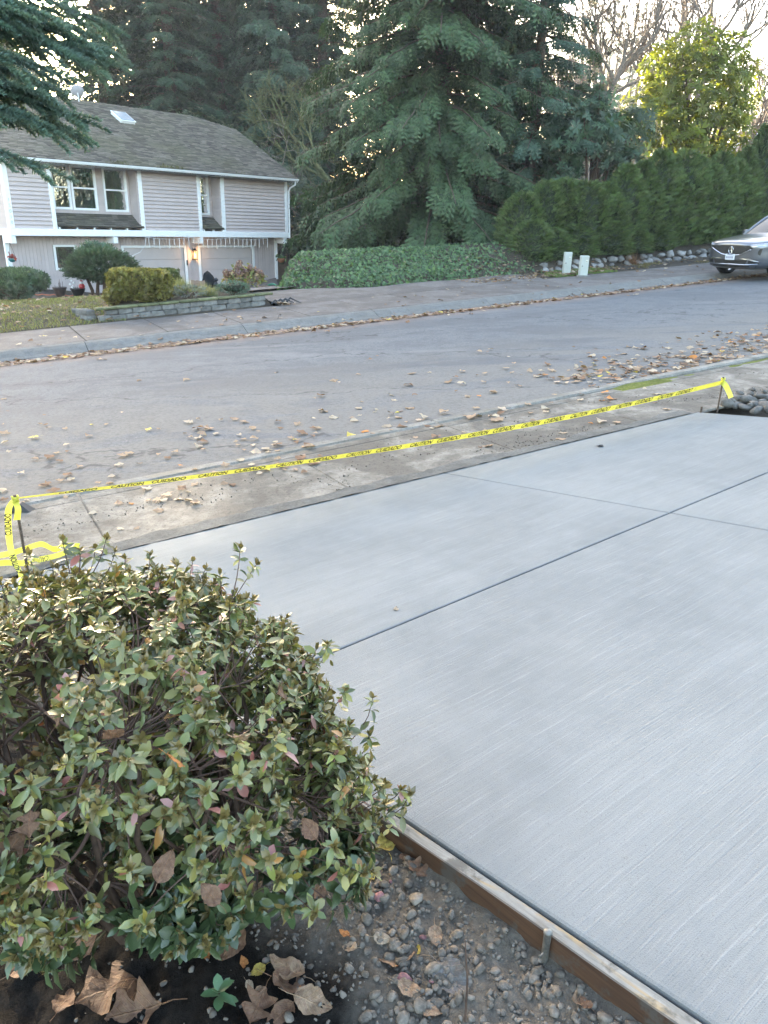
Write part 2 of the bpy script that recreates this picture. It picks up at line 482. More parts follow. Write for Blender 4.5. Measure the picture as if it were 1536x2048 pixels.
def old_concrete(name, c0, c1, dirt, dirt_amt=0.6, sc=1.0):
    m, nt, out = new_mat(name)
    v = coords(nt, 'Object')
    big = noise(nt, v, 1.3*sc, 6, 0.62, 0.5); med = noise(nt, v, 7*sc, 6, 0.65); fine = noise(nt, v, 120, 3, 0.7)
    c = mix(nt, ramp(nt, med, [(0.3, 0.0), (0.7, 1.0)]), c0, c1)
    c = mix(nt, ramp(nt, noise(nt, v, 2.6*sc, 6, 0.68, 0.8), [(0.46, 0.0), (0.58, dirt_amt)]), c, tuple(x*1.5 for x in dirt))
    c = mix(nt, ramp(nt, big, [(0.44, 0.0), (0.56, dirt_amt)]), c, dirt)
    c = mix(nt, ramp(nt, noise(nt, v, 34*sc, 4, 0.7), [(0.54, 0.0), (0.64, 0.55)]), c, tuple(x*0.5 for x in dirt))
    c = mix(nt, ramp(nt, fine, [(0.3, 0.45), (0.5, 0.0)]), c, tuple(x*0.45 for x in c0))
    h = math_(nt, 'ADD', fine, math_(nt, 'MULTIPLY', med, 1.5))
    principled(nt, out, c, 0.88, 0.25, nrm=bump(nt, h, 0.6, 0.006))
    return m

def soil(name, c0, c1, sc=1.0, bm=0.8):
    m, nt, out = new_mat(name)
    v = coords(nt, 'Object')
    f = noise(nt, v, 22*sc, 6, 0.68); g = noise(nt, v, 3*sc, 4, 0.6); fine = noise(nt, v, 160*sc, 3, 0.7)
    c = mix(nt, ramp(nt, f, [(0.3, 0.0), (0.7, 1.0)]), c0, c1)
    c = mix(nt, ramp(nt, g, [(0.4, 0.0), (0.65, 0.5)]), c, tuple(x*0.6 for x in c0))
    c = mix(nt, ramp(nt, fine, [(0.55, 0.0), (0.75, 0.5)]), c, tuple(min(1, x*1.7) for x in c1))
    principled(nt, out, c, 0.92, 0.15, nrm=bump(nt, math_(nt, 'ADD', f, fine), bm, 0.02))
    return m
# ---------------------------------------------------------------- ground, street, sidewalks, driveway
JANG = math.atan2(1.6, 2.11)
M['slab'] = concrete_slab()
M['slabedge'] = concrete_slab(True)
M['asphalt'] = asphalt()
M['walk'] = old_concrete('dusty_sidewalk', (0.15, 0.134, 0.112), (0.30, 0.272, 0.232), (0.095, 0.083, 0.069), 0.8)
M['curb'] = old_concrete('curb_concrete', (0.20, 0.185, 0.16), (0.31, 0.29, 0.26), (0.12, 0.11, 0.09), 0.5, 1.5)
M['farwalk'] = old_concrete('old_sidewalk', (0.150, 0.130, 0.118), (0.205, 0.180, 0.163), (0.095, 0.08, 0.07), 0.6)
M['farcurb'] = old_concrete('rolled_curb', (0.125, 0.12, 0.113), (0.19, 0.185, 0.175), (0.15, 0.14, 0.125), 0.55, 1.5)
M['soil'] = soil('yard_soil', (0.045, 0.036, 0.028), (0.10, 0.082, 0.062), 0.5)
M['joint'] = plain('dark_joint', (0.05, 0.05, 0.05), 0.95, 0.1)  # dark colour of the joint beds under panels and curbs
M['moss'] = soil('moss', (0.09, 0.11, 0.025), (0.20, 0.21, 0.05), 1.2)

def grid_mesh(name, f, us, vs, mat, extra=None):
    A, Bv = np.meshgrid(us, vs, indexing='ij')
    P = f(A.ravel(), Bv.ravel())
    n, m = len(us), len(vs)
    i = np.arange(n-1)[:, None]*m; j = np.arange(m-1)[None]
    F = np.stack([i+j, i+m+j, i+m+j+1, i+j+1], -1).reshape(-1, 4)
    return np_mesh(name, P, F, mat, smooth=True, fattr=extra(A.ravel(), Bv.ravel()) if extra else None)

# terrain sheet under everything, out to the horizon
def terr(A, Bv):
    x, y = XY(A, Bv)
    z = G(x, y)
    U, V = A, Bv
    z = z - 0.14*((V > V_SW0-0.25) & (V < V_FS1+0.02))       # below road and walks
    z = z - 0.10*(V <= V_SW0-0.25)
    z = z - 0.15*((U > 6.95) & (U < 15.3) & (V > 16.8) & (V < 19.9))
    z = z - 0.12*((V > 19.2) & (U < 8.6+(V-19.55)*0.43) & (U > 4.9+(V-19.3)*0.19) & (V < 34))
    z = z + 0.05*fbm(x*0.5, y*0.5, 3)*sstep(20, 24, V)
    z = z - 0.5*sstep(60, 200, np.hypot(x, y))
    return np.stack([x, y, z], -1)
us = np.concatenate([[-600, -200, -80, -40, -20], np.arange(-12, -2, 0.5), np.arange(-2, 24, 0.2), np.arange(24, 40, 0.5), [45, 55, 70, 100, 200, 600]])
vs = np.concatenate([[-400, -100, -40, -20, -10, -5], np.arange(-3, 4.5, 0.5), [4.5, 4.6, 4.75, 4.83, 5.5, 6.3, 8, 10, 12, 14, 14.4, 14.85, 15.5, 16.2, 16.74, 16.86, 17.0, 17.05, 17.1, 17.3], np.arange(17.6, 24, 0.25), np.arange(24, 40, 0.5), [44, 50, 60, 80, 120, 200, 600]])
terrain = link('ground', grid_mesh('ground', terr, us, vs, M['soil']))
tag(terrain, 'dark soil ground under the yards and trees', kind='structure')

def road_f(A, Bv):
    x, y = XY(A, Bv)
    crown = 0.012*fbm(A*0.6, Bv*0.6, 3)
    return np.stack([x, y, zroad(A, Bv)+crown*sstep(6.4, 7.2, Bv)*(1-sstep(13.2, 13.9, Bv))], -1)
us = np.concatenate([np.arange(-40, -4, 4.0), np.arange(-4, 26, 0.25), np.arange(26, 70, 4.0)])
road = link('road', grid_mesh('road', road_f, us, np.linspace(V_CURB+0.16, V_FC+0.05, 40), M['asphalt'], lambda A, Bv: {'V': Bv}))
tag(road, 'grey worn asphalt street with damp streaks and dried mud', kind='structure')

# near sidewalk: bedding mesh + panels
def patch(U0, U1, V0, V1, zf, th, mat, name, parent, bev=0.008, sub=1, wob=0.0):
    mb = MB()
    x0, y0 = XY(U0, V0)
    us_ = np.linspace(U0, U1, 2)
    pts = [(U0, V0), (U1, V0), (U1, V1), (U0, V1)]
    top, bot = [], []
    for (a, b) in pts:
        x, y = XY(a, b); z = zf(a, b) + random.uniform(-wob, wob)
        top.append((x, y, z)); bot.append((x, y, z-th))
    mb.add(bot+top, [(3, 2, 1, 0), (4, 5, 6, 7), (0, 1, 5, 4), (1, 2, 6, 5), (2, 3, 7, 6), (3, 0, 4, 7)])
    return mb.build(name, mat, parent, bevel=bev)
def strip(name, U0, U1, V0, V1, zf, mat):
    return grid_mesh(name, lambda A, Bv: np.stack([*XY(A, Bv), zf(A, Bv)], -1), np.linspace(U0, U1, 40), np.linspace(V0, V1, 4), mat)
zw = lambda U, V: zst(U)-0.02*(V-V_SW0)
sw = link('sidewalk', strip('sidewalk', -14, 40, V_SW0, V_CURB, lambda A, Bv: zw(A, Bv)-0.012, M['walk']))
tag(sw, 'dusty grey sidewalk of concrete panels beside the new driveway', kind='structure')
ed = [-14, -11, -8, -5, -2.6, -0.95, 0.75, 2.62, 4.3, 5.9, 7.6, 9.4, 11.2, 13.0, 15, 18, 22, 28, 40]
for a, b in zip(ed[:-1], ed[1:]):
    patch(a+0.0025, b-0.0025, V_SW0+0.012, V_CURB-0.29, zw, 0.03, M['walk'], 'panel', sw, wob=0.002)
cb = link('curb', strip('curb', -14, 40, V_CURB-0.28, V_CURB+0.16, lambda A, Bv: zroad(A, V_CURB)-0.03, M['joint']))
tag(cb, 'low concrete curb between the near sidewalk and the street', kind='structure')
for a, b in zip(ed[:-1:2], ed[2::2]):
    patch(a+0.005, b-0.005, V_CURB-0.275, V_CURB-0.13, lambda U, V: zw(U, V)-0.004, 0.05, M['walk'], 'curb_back', cb, wob=0.001)
    patch(a+0.005, b-0.005, V_CURB-0.118, V_CURB+0.03, lambda U, V: zw(U, V)+0.004 + 0.03*float(sstep(6.0, 8.5, U)), 0.12, M['curb'], 'curb_stone', cb, bev=0.02)
# moss strip growing in the joint right of the driveway
def moss_f(A, Bv):
    x, y = XY(A, Bv)
    b = (Bv-(V_CURB-0.30))/0.26
    h = 0.022*np.clip(np.sin(np.clip(b, 0, 1)*math.pi), 0, 1)*(0.6+1.1*fbm(A*3, Bv*9, 3)) - 0.004
    h = h*sstep(6.6, 7.2, A) - 0.02*(1-sstep(6.6, 7.0, A)) - 0.02*(fbm(A*0.9+4, Bv, 3) < -0.22)
    return np.stack([x, y, zw(A, Bv)+h+0.004], -1)
ms = link('moss', grid_mesh('moss', moss_f, np.arange(6.5, 16, 0.05), np.linspace(V_CURB-0.31, V_CURB-0.10, 9), M['moss']))
tag(ms, 'strip of green moss along the curb joint', 'moss', kind='stuff')

# far side: rolled curb and sidewalk
fc = link('far_curb', strip('far_curb', -14, 60, V_FC, V_FS0, lambda A, Bv: zfar(A)-0.16, M['joint']))
tag(fc, 'pale rolled concrete curb along the far sidewalk', kind='structure')
def rolled(U0, U1):
    prof = [(V_FC-0.03, -0.02), (V_FC, 0.012), (V_FC+0.10, 0.04), (V_FC+0.20, 0.09), (V_FC+0.29, 0.122), (V_FS0-0.012, 0.134), (V_FS0-0.012, -0.02)]
    mb = MB(); Vv = []
    for a in (U0, U1):
        for (b, h) in prof:
            x, y = XY(a, b); Vv.append((x, y, zroad(a, V_FAR)-0.004+h))
    n = len(prof)
    mb.add(Vv, [(i, n+i, n+i+1, i+1) for i in range(n-1)] + [tuple(range(n)), tuple(range(2*n-1, n-1, -1))])
    return mb.build('curb_stone', M['farcurb'], fc)
e2 = np.arange(-13, 60, 3.05)
for a, b in zip(e2[:-1], e2[1:]): rolled(a+0.006, b-0.006)
fs = link('far_sidewalk', strip('far_sidewalk', -14, 60, V_FS0-0.02, V_FS1, lambda A, Bv: zfar(A)-0.035, M['joint']))
tag(fs, 'old brownish far sidewalk of concrete panels', kind='structure')
zfw = lambda U, V: zfar(U)+0.02*(V-V_FS0)
for a in np.arange(-13, 58, 1.53):
    patch(a+0.008, a+1.522, V_FS0+0.012, V_FS1, zfw, 0.03, M['farwalk'], 'panel', fs, wob=0.003)
# the neighbour's driveway, sloping down to the garages
HL = np.array([-13.97, 29.08]); HU = np.array([0.66529758, 0.74657828]); HN = np.array([0.74657828, -0.66529758])
def ndrive(A, Bv):
    a0 = np.array(XY(4.4, 19.3)); a1 = np.array(XY(8.6, 19.45))
    b0 = HL+HU*4.4-HN*0.55; b1 = HL+HU*13.0-HN*0.55
    P0 = a0[None]*(1-A[:, None])+a1[None]*A[:, None]; P1 = b0[None]*(1-A[:, None])+b1[None]*A[:, None]
    P = P0*(1-Bv[:, None])+P1*Bv[:, None]
    return np.stack([P[:, 0], P[:, 1], G(P[:, 0], P[:, 1])+0.10], -1)
nd = link('neighbour_driveway', grid_mesh('neighbour_driveway', ndrive, np.linspace(0, 1, 24), np.linspace(0, 1, 90), M['farwalk']))
tag(nd, 'old concrete driveway leading down to two garage doors', kind='structure')

def ivy_front(U): return 19.55-1.35*sstep(8.0, 10.4, U)-0.25*sstep(11.0, 16.0, U)+0.06*np.sin(np.asarray(U)*2.3)
def apron_f(A, Bv):
    V_ = V_FS1+0.004+Bv*(ivy_front(A)+0.25-V_FS1); x, y = XY(A, V_); return np.stack([x, y, G(x, y)+0.003+0.03*np.clip(Bv*6, 0, 1)], -1)
ap = link('driveway_apron', grid_mesh('driveway_apron', apron_f, np.arange(6.98, 15.2, 0.15), np.linspace(0, 1, 14), M['farwalk']))
tag(ap, 'wide old concrete apron where the far driveway meets the sidewalk', kind='structure')

# new driveway slab: tooled panels on a dark joint bed
BD = np.array([math.sin(R(-43.79)), math.cos(R(-43.79))])      # direction of the form board, towards the street
CL = slabpt(72, 1142)[:2]; CR = slabpt(1395, 824)[:2]; CM = slabpt(885, 945)[:2]
JA = slabpt(650, 1310)[:2]; JB = slabpt(1340, 1025)[:2]
def isect(p, d, q, e):
    t = ((q[0]-p[0])*e[1]-(q[1]-p[1])*e[0])/(d[0]*e[1]-d[1]*e[0]); return p+d*t
BD1 = (CL-slabpt(1422, 2048)[:2]); BD1 /= np.linalg.norm(BD1)
BDm = CM-slabpt(1536, 1060)[:2]; BDm /= np.linalg.norm(BDm)
JD = (JB-JA)/np.linalg.norm(JB-JA)
BK = JA - BD1*5.2
def shrink(poly, g):
    c = poly.mean(0); out = []
    n = len(poly)
    for i in range(n):
        a, b, d = poly[i-1], poly[i], poly[(i+1) % n]
        e0 = (b-a)/np.linalg.norm(b-a); e1 = (d-b)/np.linalg.norm(d-b)
        n0 = np.array([-e0[1], e0[0]]); n1 = np.array([-e1[1], e1[0]])
        if (c-b) @ n0 < 0: n0 = -n0
        if (c-b) @ n1 < 0: n1 = -n1
        out.append(isect(a+n0*g, e0, b+n1*g, e1))
    return np.array(out)
fr = [CL, CM, CR]
dirs = [BD1, BDm, BDm]
jr = [isect(fr[i], dirs[i], JA, JD) for i in range(3)]
bk = [isect(fr[i], dirs[i], BK, JD) for i in range(3)]
mb = MB()
o_ = shrink(np.array([fr[0], fr[1], fr[2], jr[2], bk[2], bk[0]]), 0.01)
mb.add([(p[0], p[1], zslab(*p)-0.035) for p in o_], [tuple(range(5, -1, -1))])
drive = mb.build('driveway', M['joint'])
tag(drive, 'freshly poured pale grey broom-finished concrete driveway', kind='structure')
def panel(poly):
    poly = shrink(np.array(poly), 0.0052); inn = shrink(poly, 0.007); inn2 = shrink(poly, 0.062)
    n = len(poly); V = []; F = []
    for p in inn: V.append((p[0], p[1], zslab(*p)))
    for p in poly: V.append((p[0], p[1], zslab(*p)-0.004))
    for p in poly: V.append((p[0], p[1], zslab(*p)-0.10))
    for p in inn2: V.append((p[0], p[1], zslab(*p)+0.0004))
    F = [tuple(range(3*n, 4*n))]
    for i in range(n):
        j = (i+1) % n
        F += [(3*n+i, i, j, 3*n+j), (i, n+i, n+j, j), (n+i, 2*n+i, 2*n+j, n+j)]
    bmm = MB().add(V, F); me = bmm.mesh('panel', M['slab']); me.materials.append(M['slabedge'])
    for fp in me.polygons: fp.material_index = 0 if fp.index == 0 else 1
    b = bmesh.new(); b.from_mesh(me); bmesh.ops.recalc_face_normals(b, faces=b.faces); b.to_mesh(me); b.free()
    return link('panel', me, drive)
panel([fr[0], fr[1], jr[1], jr[0]]); panel([fr[1], fr[2], jr[2], jr[1]])
panel([jr[0], jr[1], bk[1], bk[0]]); panel([jr[1], jr[2], bk[2], bk[1]])

# crumbly grey soil line between the slab and the sidewalk
def crumb(A, Bv):
    P = CL[None]*(1-A[:, None]) + CR[None]*A[:, None]
    nv = np.array([vX, vY]); w = -0.01+Bv*(0.20+0.10*fbm(A*30, A*0+3, 3))
    P = P + nv[None]*w[:, None]
    U, V = UV(P[:, 0], P[:, 1])
    z = np.maximum(zw(U, np.maximum(V, V_SW0)), zslab(P[:, 0], P[:, 1])-0.03) + 0.004 + 0.012*np.clip(1-Bv, 0, 1)*(0.6+fbm(P[:, 0]*14, P[:, 1]*14, 4)) - 0.02*(Bv > 0.95)
    return np.stack([P[:, 0], P[:, 1], z], -1)
M['crumb'] = soil('crumbly_grey_soil', (0.13, 0.125, 0.115), (0.23, 0.225, 0.21), 2.0)
cr = link('soil_strip', grid_mesh('soil_strip', crumb, np.linspace(0.0, 0.985, 260), np.linspace(0, 1, 7), M['crumb']))
tag(cr, 'crumbly grey soil along the driveway edge', 'soil', kind='stuff')

# form board (2x4 lumber left in place along the bed side), and its round steel stakes
def wood():
    m, nt, out = new_mat('form_lumber')
    v = coords(nt, 'Object', (1, 1, 1), (0, 0, -math.atan2(BD1[1], BD1[0])))
    def st(a, b, c, d=4, dist=0.6):
        n = N(nt, 'ShaderNodeVectorMath', operation='MULTIPLY'); n.inputs[1].default_value = (a, b, c)
        nt.links.new(v, n.inputs[0]); return noise(nt, n.outputs[0], 1.0, d, 0.6, dist)
    g1_ = st(2.0, 60, 60); g2_ = st(1.2, 14, 18); blot = noise(nt, v, 9, 5, 0.65)
    c = mix(nt, ramp(nt, g1_, [(0.3, 0.0), (0.7, 1.0)]), (0.062, 0.032, 0.018), (0.150, 0.078, 0.042))
    c = mix(nt, ramp(nt, g2_, [(0.35, 0.0), (0.6, 0.6)]), c, (0.045, 0.027, 0.019))
    ge = N(nt, 'ShaderNodeNewGeometry'); sp = N(nt, 'ShaderNodeSeparateXYZ'); nt.links.new(ge.outputs['Normal'], sp.inputs[0])
    topm = ramp(nt, sp.outputs['Z'], [(0.55, 0.0), (0.8, 1.0)])
    smear = mix(nt, ramp(nt, g1_, [(0.35, 0.0), (0.65, 1.0)]), (0.155, 0.15, 0.135), (0.265, 0.258, 0.238))
    smear = mix(nt, ramp(nt, st(3, 22, 1), [(0.57, 0.0), (0.66, 0.8)]), smear, (0.30, 0.22, 0.12))
    c = mix(nt, math_(nt, 'MULTIPLY', topm, ramp(nt, blot, [(0.2, 0.6), (0.5, 1.0)])), c, smear)   # cement smeared on the top edge
    c = mix(nt, ramp(nt, blot, [(0.56, 0.0), (0.64, 0.75)]), c, (0.085, 0.078, 0.068))
    principled(nt, out, c, 0.85, 0.2, nrm=bump(nt, g1_, 0.5, 0.004))
    return m
M['wood'] = wood()
OUT = np.array([BD1[1], -BD1[0]]); OUT = OUT if OUT @ (np.array([-3.0, 0])-CL) > 0 else -OUT
blen = np.linalg.norm(CL - jr[0]) + 5.2
mb = MB(); st_ = np.linspace(0.0, blen, 60); Vv = []
for k, s in enumerate(st_):
    w = 0.002*math.sin(s*3.1)+0.0015*math.sin(s*8)
    for (o, z) in ((0.003, -0.009), (0.041+w, -0.010+0.001*math.sin(s*5)), (0.041+w, -0.100), (0.003, -0.100)):
        p = CL - BD1*s + OUT*o
        Vv.append((p[0], p[1], zslab(*p)+z))
mb.add(Vv, [(k*4+i, k*4+(i+1) % 4, k*4+4+(i+1) % 4, k*4+4+i) for k in range(59) for i in range(4)] + [(3, 2, 1, 0), (59*4, 59*4+1, 59*4+2, 59*4+3)])
board = mb.build('form_board', M['wood'], bevel=0.003)
tag(board, 'reddish brown lumber form board smeared with cement along the driveway edge', 'board')
M['stake'] = plain('muddy_steel', (0.20, 0.19, 0.17), 0.55, 0.5, 0.6, var=0.5, scale=60, bmp=0.2)
M['rust'] = plain('rusty_rebar', (0.115, 0.085, 0.065), 0.8, 0.3, 0.3, var=0.45, scale=40, bmp=0.4, bscale=120)
def steel_stake(px, py, label, lean=0.0):
    q = slabpt(px, py)[:2]
    s = (CL-q) @ BD1
    p = CL - BD1*s + OUT*0.053
    z = zslab(*p)
    root = empty('form_stake', (p[0], p[1], z-0.16), label=label, cat='stake')
    mb = MB().lathe([(0.0001, 0.0), (0.009, 0.005), (0.0098, 0.165), (0.0112, 0.168), (0.0115, 0.173), (0.009, 0.176), (0.0001, 0.177)], 14)
    o = mb.build('shaft', M['stake'], root, smooth=True)
    nail = MB().tube([(0.0, -0.022, 0.105), (0.0, 0.02, 0.108)], 0.0022, 6); nail.lathe([(0.0001, 0), (0.005, 0), (0.005, 0.002), (0.0001, 0.002)], 8, lambda V: V[:, [0, 2, 1]]*np.array([1, -1, 1])+np.array([0, -0.022, 0.105]))
    nl = nail.build('nail', M['stake'], root)
    nl.rotation_euler = (0, 0, math.atan2(OUT[1], OUT[0])+math.pi/2)
    return root
steel_stake(1110, 1855, 'muddy round steel stake with a nail pinned to the form board, beside the bare gravel')
steel_stake(757, 1632, 'dark steel stake at the form board half hidden under the azalea twigs')

# planting bed beside the driveway
def bedf(A, Bv):
    P = CL[None] - BD1[None]*A[:, None] + OUT[None]*(0.036+Bv[:, None])
    z = zslab(P[:, 0], P[:, 1]) - 0.082 - 0.02*sstep(0.0, 0.15, Bv) - 0.05*sstep(0.5, 1.5, Bv)
    z = z + 0.022*fbm(P[:, 0]*5, P[:, 1]*5, 3) + 0.024*fbm(P[:, 0]*18, P[:, 1]*18, 5)
    return np.stack([P[:, 0], P[:, 1], z], -1)
def bed_at(p):
    q = np.asarray(p)[:2]-CL; s = -(q @ BD1); o = q @ OUT - 0.036
    return float(bedf(np.array([s]), np.array([max(o, 0)]))[0, 2])
def bed_mat():
    m, nt, out = new_mat('bed_soil')
    v = coords(nt, 'Object')
    f = noise(nt, v, 30, 6, 0.68); g = noise(nt, v, 4, 4, 0.6); fine = noise(nt, v, 190, 3, 0.7)
    o = attr(nt, 'O', 'Fac')
    k = math_(nt, 'ADD', o, math_(nt, 'MULTIPLY', math_(nt, 'SUBTRACT', g, 0.5), 0.5))
    grey = mix(nt, ramp(nt, f, [(0.3, 0.0), (0.7, 1.0)]), (0.085, 0.074, 0.060), (0.19, 0.168, 0.140))
    dark = mix(nt, ramp(nt, f, [(0.3, 0.0), (0.7, 1.0)]), (0.008, 0.007, 0.0065), (0.028, 0.024, 0.021))
    grey = mix(nt, ramp(nt, fine, [(0.6, 0.0), (0.78, 0.5)]), grey, (0.20, 0.19, 0.17))
    c = mix(nt, ramp(nt, k, [(0.34, 0.0), (0.52, 1.0)]), grey, dark)
    principled(nt, out, c, 0.95, 0.05, nrm=bump(nt, math_(nt, 'ADD', f, fine), 0.9, 0.012))
    return m
M['bed'] = bed_mat()
us = np.concatenate([np.arange(0, 1.6, 0.06), np.arange(1.6, blen-0.9, 0.0165), np.arange(blen-0.9, blen, 0.06)]); vs = np.concatenate([np.arange(0, 1.1, 0.0165), np.arange(1.1, 5, 0.12)])
bed = link('planting_bed', grid_mesh('planting_bed', bedf, us, vs, M['bed'], lambda A, Bv: {'O': Bv}))
tag(bed, 'planting bed of grey gravelly soil and black compost', kind='structure')

# stones in the bed
def stone_tpl(seed, flat=0.7):
    r_ = np.random.default_rng(seed)
    V = [(0, 0, -1.0)]
    for z, rr in ((-0.55, 0.84), (0.0, 1.0), (0.55, 0.80)):
        for i in range(7):
            a = 2*math.pi*(i+0.5*(z == 0))/7; V.append((rr*math.cos(a), rr*math.sin(a), z))
    V.append((0, 0, 1.0)); V = np.array(V)
    V *= (1+0.46*(r_.random((len(V), 1))-0.5)); V += 0.16*(r_.random(V.shape)-0.5)
    V *= np.array([1, 0.65+0.35*r_.random(), flat*(0.7+0.5*r_.random())])
    F = [(0, 1+(i+1) % 7, 1+i) for i in range(7)]
    for k in (0, 1):
        for i in range(7):
            a, b = 1+k*7+i, 1+k*7+(i+1) % 7
            F += [(a, b, b+7), (a, b+7, a+7)]
    F += [(15+i, 15+(i+1) % 7, 22) for i in range(7)]
    return V, np.array(F)
STN = [stone_tpl(s) for s in range(8)]
stn_me = [np_mesh('stone', V*0.01, F, M['stone'], smooth=False) for V, F in STN]
stn_red = [np_mesh('stone', V*0.01, F, M['redstone'], smooth=False) for V, F in STN[:3]]
def put(name, me, loc, rot, scl, parent=None):
    o = bpy.data.objects.new(name, me); col.objects.link(o)
    o.location = loc; o.rotation_euler = rot; o.scale = (scl, scl, scl) if not isinstance(scl, tuple) else scl
    if parent is not None: o.parent = parent
    return o
cnt = 0; small = []
r2 = np.random.default_rng(11)
bed_fn = lambda X, Y: bedf(-((np.stack([X, Y], -1)-CL) @ BD1), np.maximum((np.stack([X, Y], -1)-CL) @ OUT-0.036, 0))[:, 2]
while cnt < 285:
    px, py = r2.uniform(520, 1330), r2.uniform(1660, 2075)
    dens = 1.0 if px > 720 else 0.12
    if px > 760 and 1790 < py < 2060 and abs((px-900)-(py-1780)*0.45) < 70: dens *= 0.45
    if r2.random() > dens: continue
    P = ground(px, py, bed_fn)
    o = (P[:2]-CL) @ OUT
    if o < 0.052: continue
    sz = float(np.clip(r2.lognormal(0.05, 0.38), 0.5, 2.3))
    me = stn_red[cnt % 3] if r2.random() < 0.035 else stn_me[cnt % 8]
    put('stone', me, (P[0], P[1], P[2]+0.003*sz), (r2.normal(0, .3), r2.normal(0, .3), r2.uniform(0, 6.28)), sz, bed)
    cnt += 1
pos, sc_, cc = [], [], []
while len(pos) < 6500:
    s, o = r2.uniform(0.8, blen-0.5), 0.055+r2.random()**1.3*1.0
    if r2.random() > (1.0 if o < 0.5 else 0.25): continue
    p = CL-BD1*s+OUT*o
    pos.append((p[0], p[1], bed_at(p)+0.001)); sc_.append(0.0025+0.0065*r2.random()**2.2); cc.append(r2.uniform(0.6, 1.3))
V0, F0 = STN[2]
# middle-sized clods and stones
nc = 2600; cp, cs = [], []
while len(cp) < nc:
    s, o = r2.uniform(1.9, blen-1.0), 0.056+r2.random()**1.2*0.75
    if r2.random() > (1.0 if o < 0.55 else 0.3): continue
    p = CL-BD1*s+OUT*o; cp.append((p[0], p[1], bed_at(p)+0.001)); cs.append(0.0055+0.0075*r2.random()**1.8)
Vc, Fc, Cc = cat([scatter(*STN[k], np.array(cp)[k::4], basis(r2.normal(size=(nc//4, 3)), r2.normal(size=(nc//4, 3))), np.array(cs)[k::4], np.array([(0.165, 0.143, 0.118)])*r2.uniform(0.6, 1.25, (nc//4, 1))) for k in range(4)])
# coarser template for the tiny pebbles
oct_V = np.array([(1, 0, 0), (0, .8, 0), (-1, 0, 0), (0, -.8, 0), (0, 0, .7), (0, 0, -.7)], float); oct_F = np.array([(0, 1, 4), (1, 2, 4), (2, 3, 4), (3, 0, 4), (1, 0, 5), (2, 1, 5), (3, 2, 5), (0, 3, 5)])
n = len(pos)
bs = basis(r2.normal(size=(n, 3)), r2.normal(size=(n, 3)))
V, F, C = scatter(oct_V, oct_F, np.array(pos), bs, np.array(sc_), np.array([(0.175, 0.155, 0.13)])*np.array(cc)[:, None])
M['pebble'] = leafmat('pebble', 0.9, 0.0, 0.2)
V, F, C = cat([(V, F, C), (Vc, Fc, Cc)])
pb = link('gravel', np_mesh('gravel', V, F, M['pebble'], C), bed); tag(pb, kind='stuff')

# grit and crumbs of soil scattered over the near sidewalk
ng = 5200; U_ = r2.uniform(-1.5, 9.0, ng); V_ = V_SW0+0.03+np.abs(r2.normal(0, 0.45, ng)); k_ = (V_ < V_CURB+0.6) & (fbm(U_*0.9, V_*2, 3) > -0.15)
U_, V_ = U_[k_], V_[k_]; ng = len(U_); x_, y_ = XY(U_, V_)
Vg, Fg, Cg = scatter(oct_V, oct_F, np.stack([x_, y_, G(x_, y_)+0.003], -1), basis(r2.normal(size=(ng, 3)), r2.normal(size=(ng, 3))), 0.0022+0.009*r2.random(ng)**3.5, np.array([(0.13, 0.112, 0.092)])*r2.uniform(0.45, 1.3, (ng, 1)))
tag(link('grit', np_mesh('grit', Vg, Fg, M['pebble'], Cg)), 'loose grit and soil crumbs scattered on the near sidewalk', 'grit', kind='stuff')
# ---------------------------------------------------------------- neighbour's house
def paint(name, c, var=0.06, rough=0.6, sc=3.0, dirt=0.15):
    m, nt, out = new_mat(name)
    v = coords(nt, 'Object')
    f = noise(nt, v, sc, 6, 0.6); g = noise(nt, v, 40, 4, 0.6)
    cc = ramp(nt, f, [(0.3, tuple(x*(1-var) for x in c)), (0.7, tuple(min(1, x*(1+var)) for x in c))])
    cc = mix(nt, ramp(nt, g, [(0.55, 0.0), (0.8, dirt)]), cc, tuple(x*0.6 for x in c))
    oi = N(nt, 'ShaderNodeObjectInfo')
    cc = mix(nt, 1.0, cc, ramp(nt, oi.outputs['Random'], [(0.0, 0.95), (1.0, 1.04)]), 'MULTIPLY')
    principled(nt, out, cc, rough, 0.35, nrm=bump(nt, g, 0.15, 0.004))
    return m
M['siding'] = paint('taupe_siding', (0.505, 0.432, 0.418))
M['trim'] = paint('white_trim', (0.82, 0.83, 0.83), 0.04)
M['garage'] = paint('garage_door', (0.52, 0.46, 0.445), 0.03)
M['darkroom'] = plain('room_dark', (0.03, 0.032, 0.035), 0.9, 0.1)
M['curtain'] = plain('curtain', (0.25, 0.28, 0.31), 0.9, 0.1, var=0.3, scale=14)
def shingle_mat():
    m, nt, out = new_mat('asphalt_shingle')
    c = attr(nt, 'Col'); v = coords(nt, 'Object')
    f = noise(nt, v, 60, 3, 0.7); big = noise(nt, v, 0.5, 5, 0.6)
    c = mix(nt, ramp(nt, f, [(0.3, 0.35), (0.55, 0.0)]), c, (0.06, 0.055, 0.045))
    c = mix(nt, ramp(nt, big, [(0.46, 0.0), (0.68, 0.45)]), c, (0.135, 0.13, 0.075))       # moss film
    principled(nt, out, c, 0.95, 0.1, nrm=bump(nt, f, 0.5, 0.01))
    return m
M['shingle'] = shingle_mat()
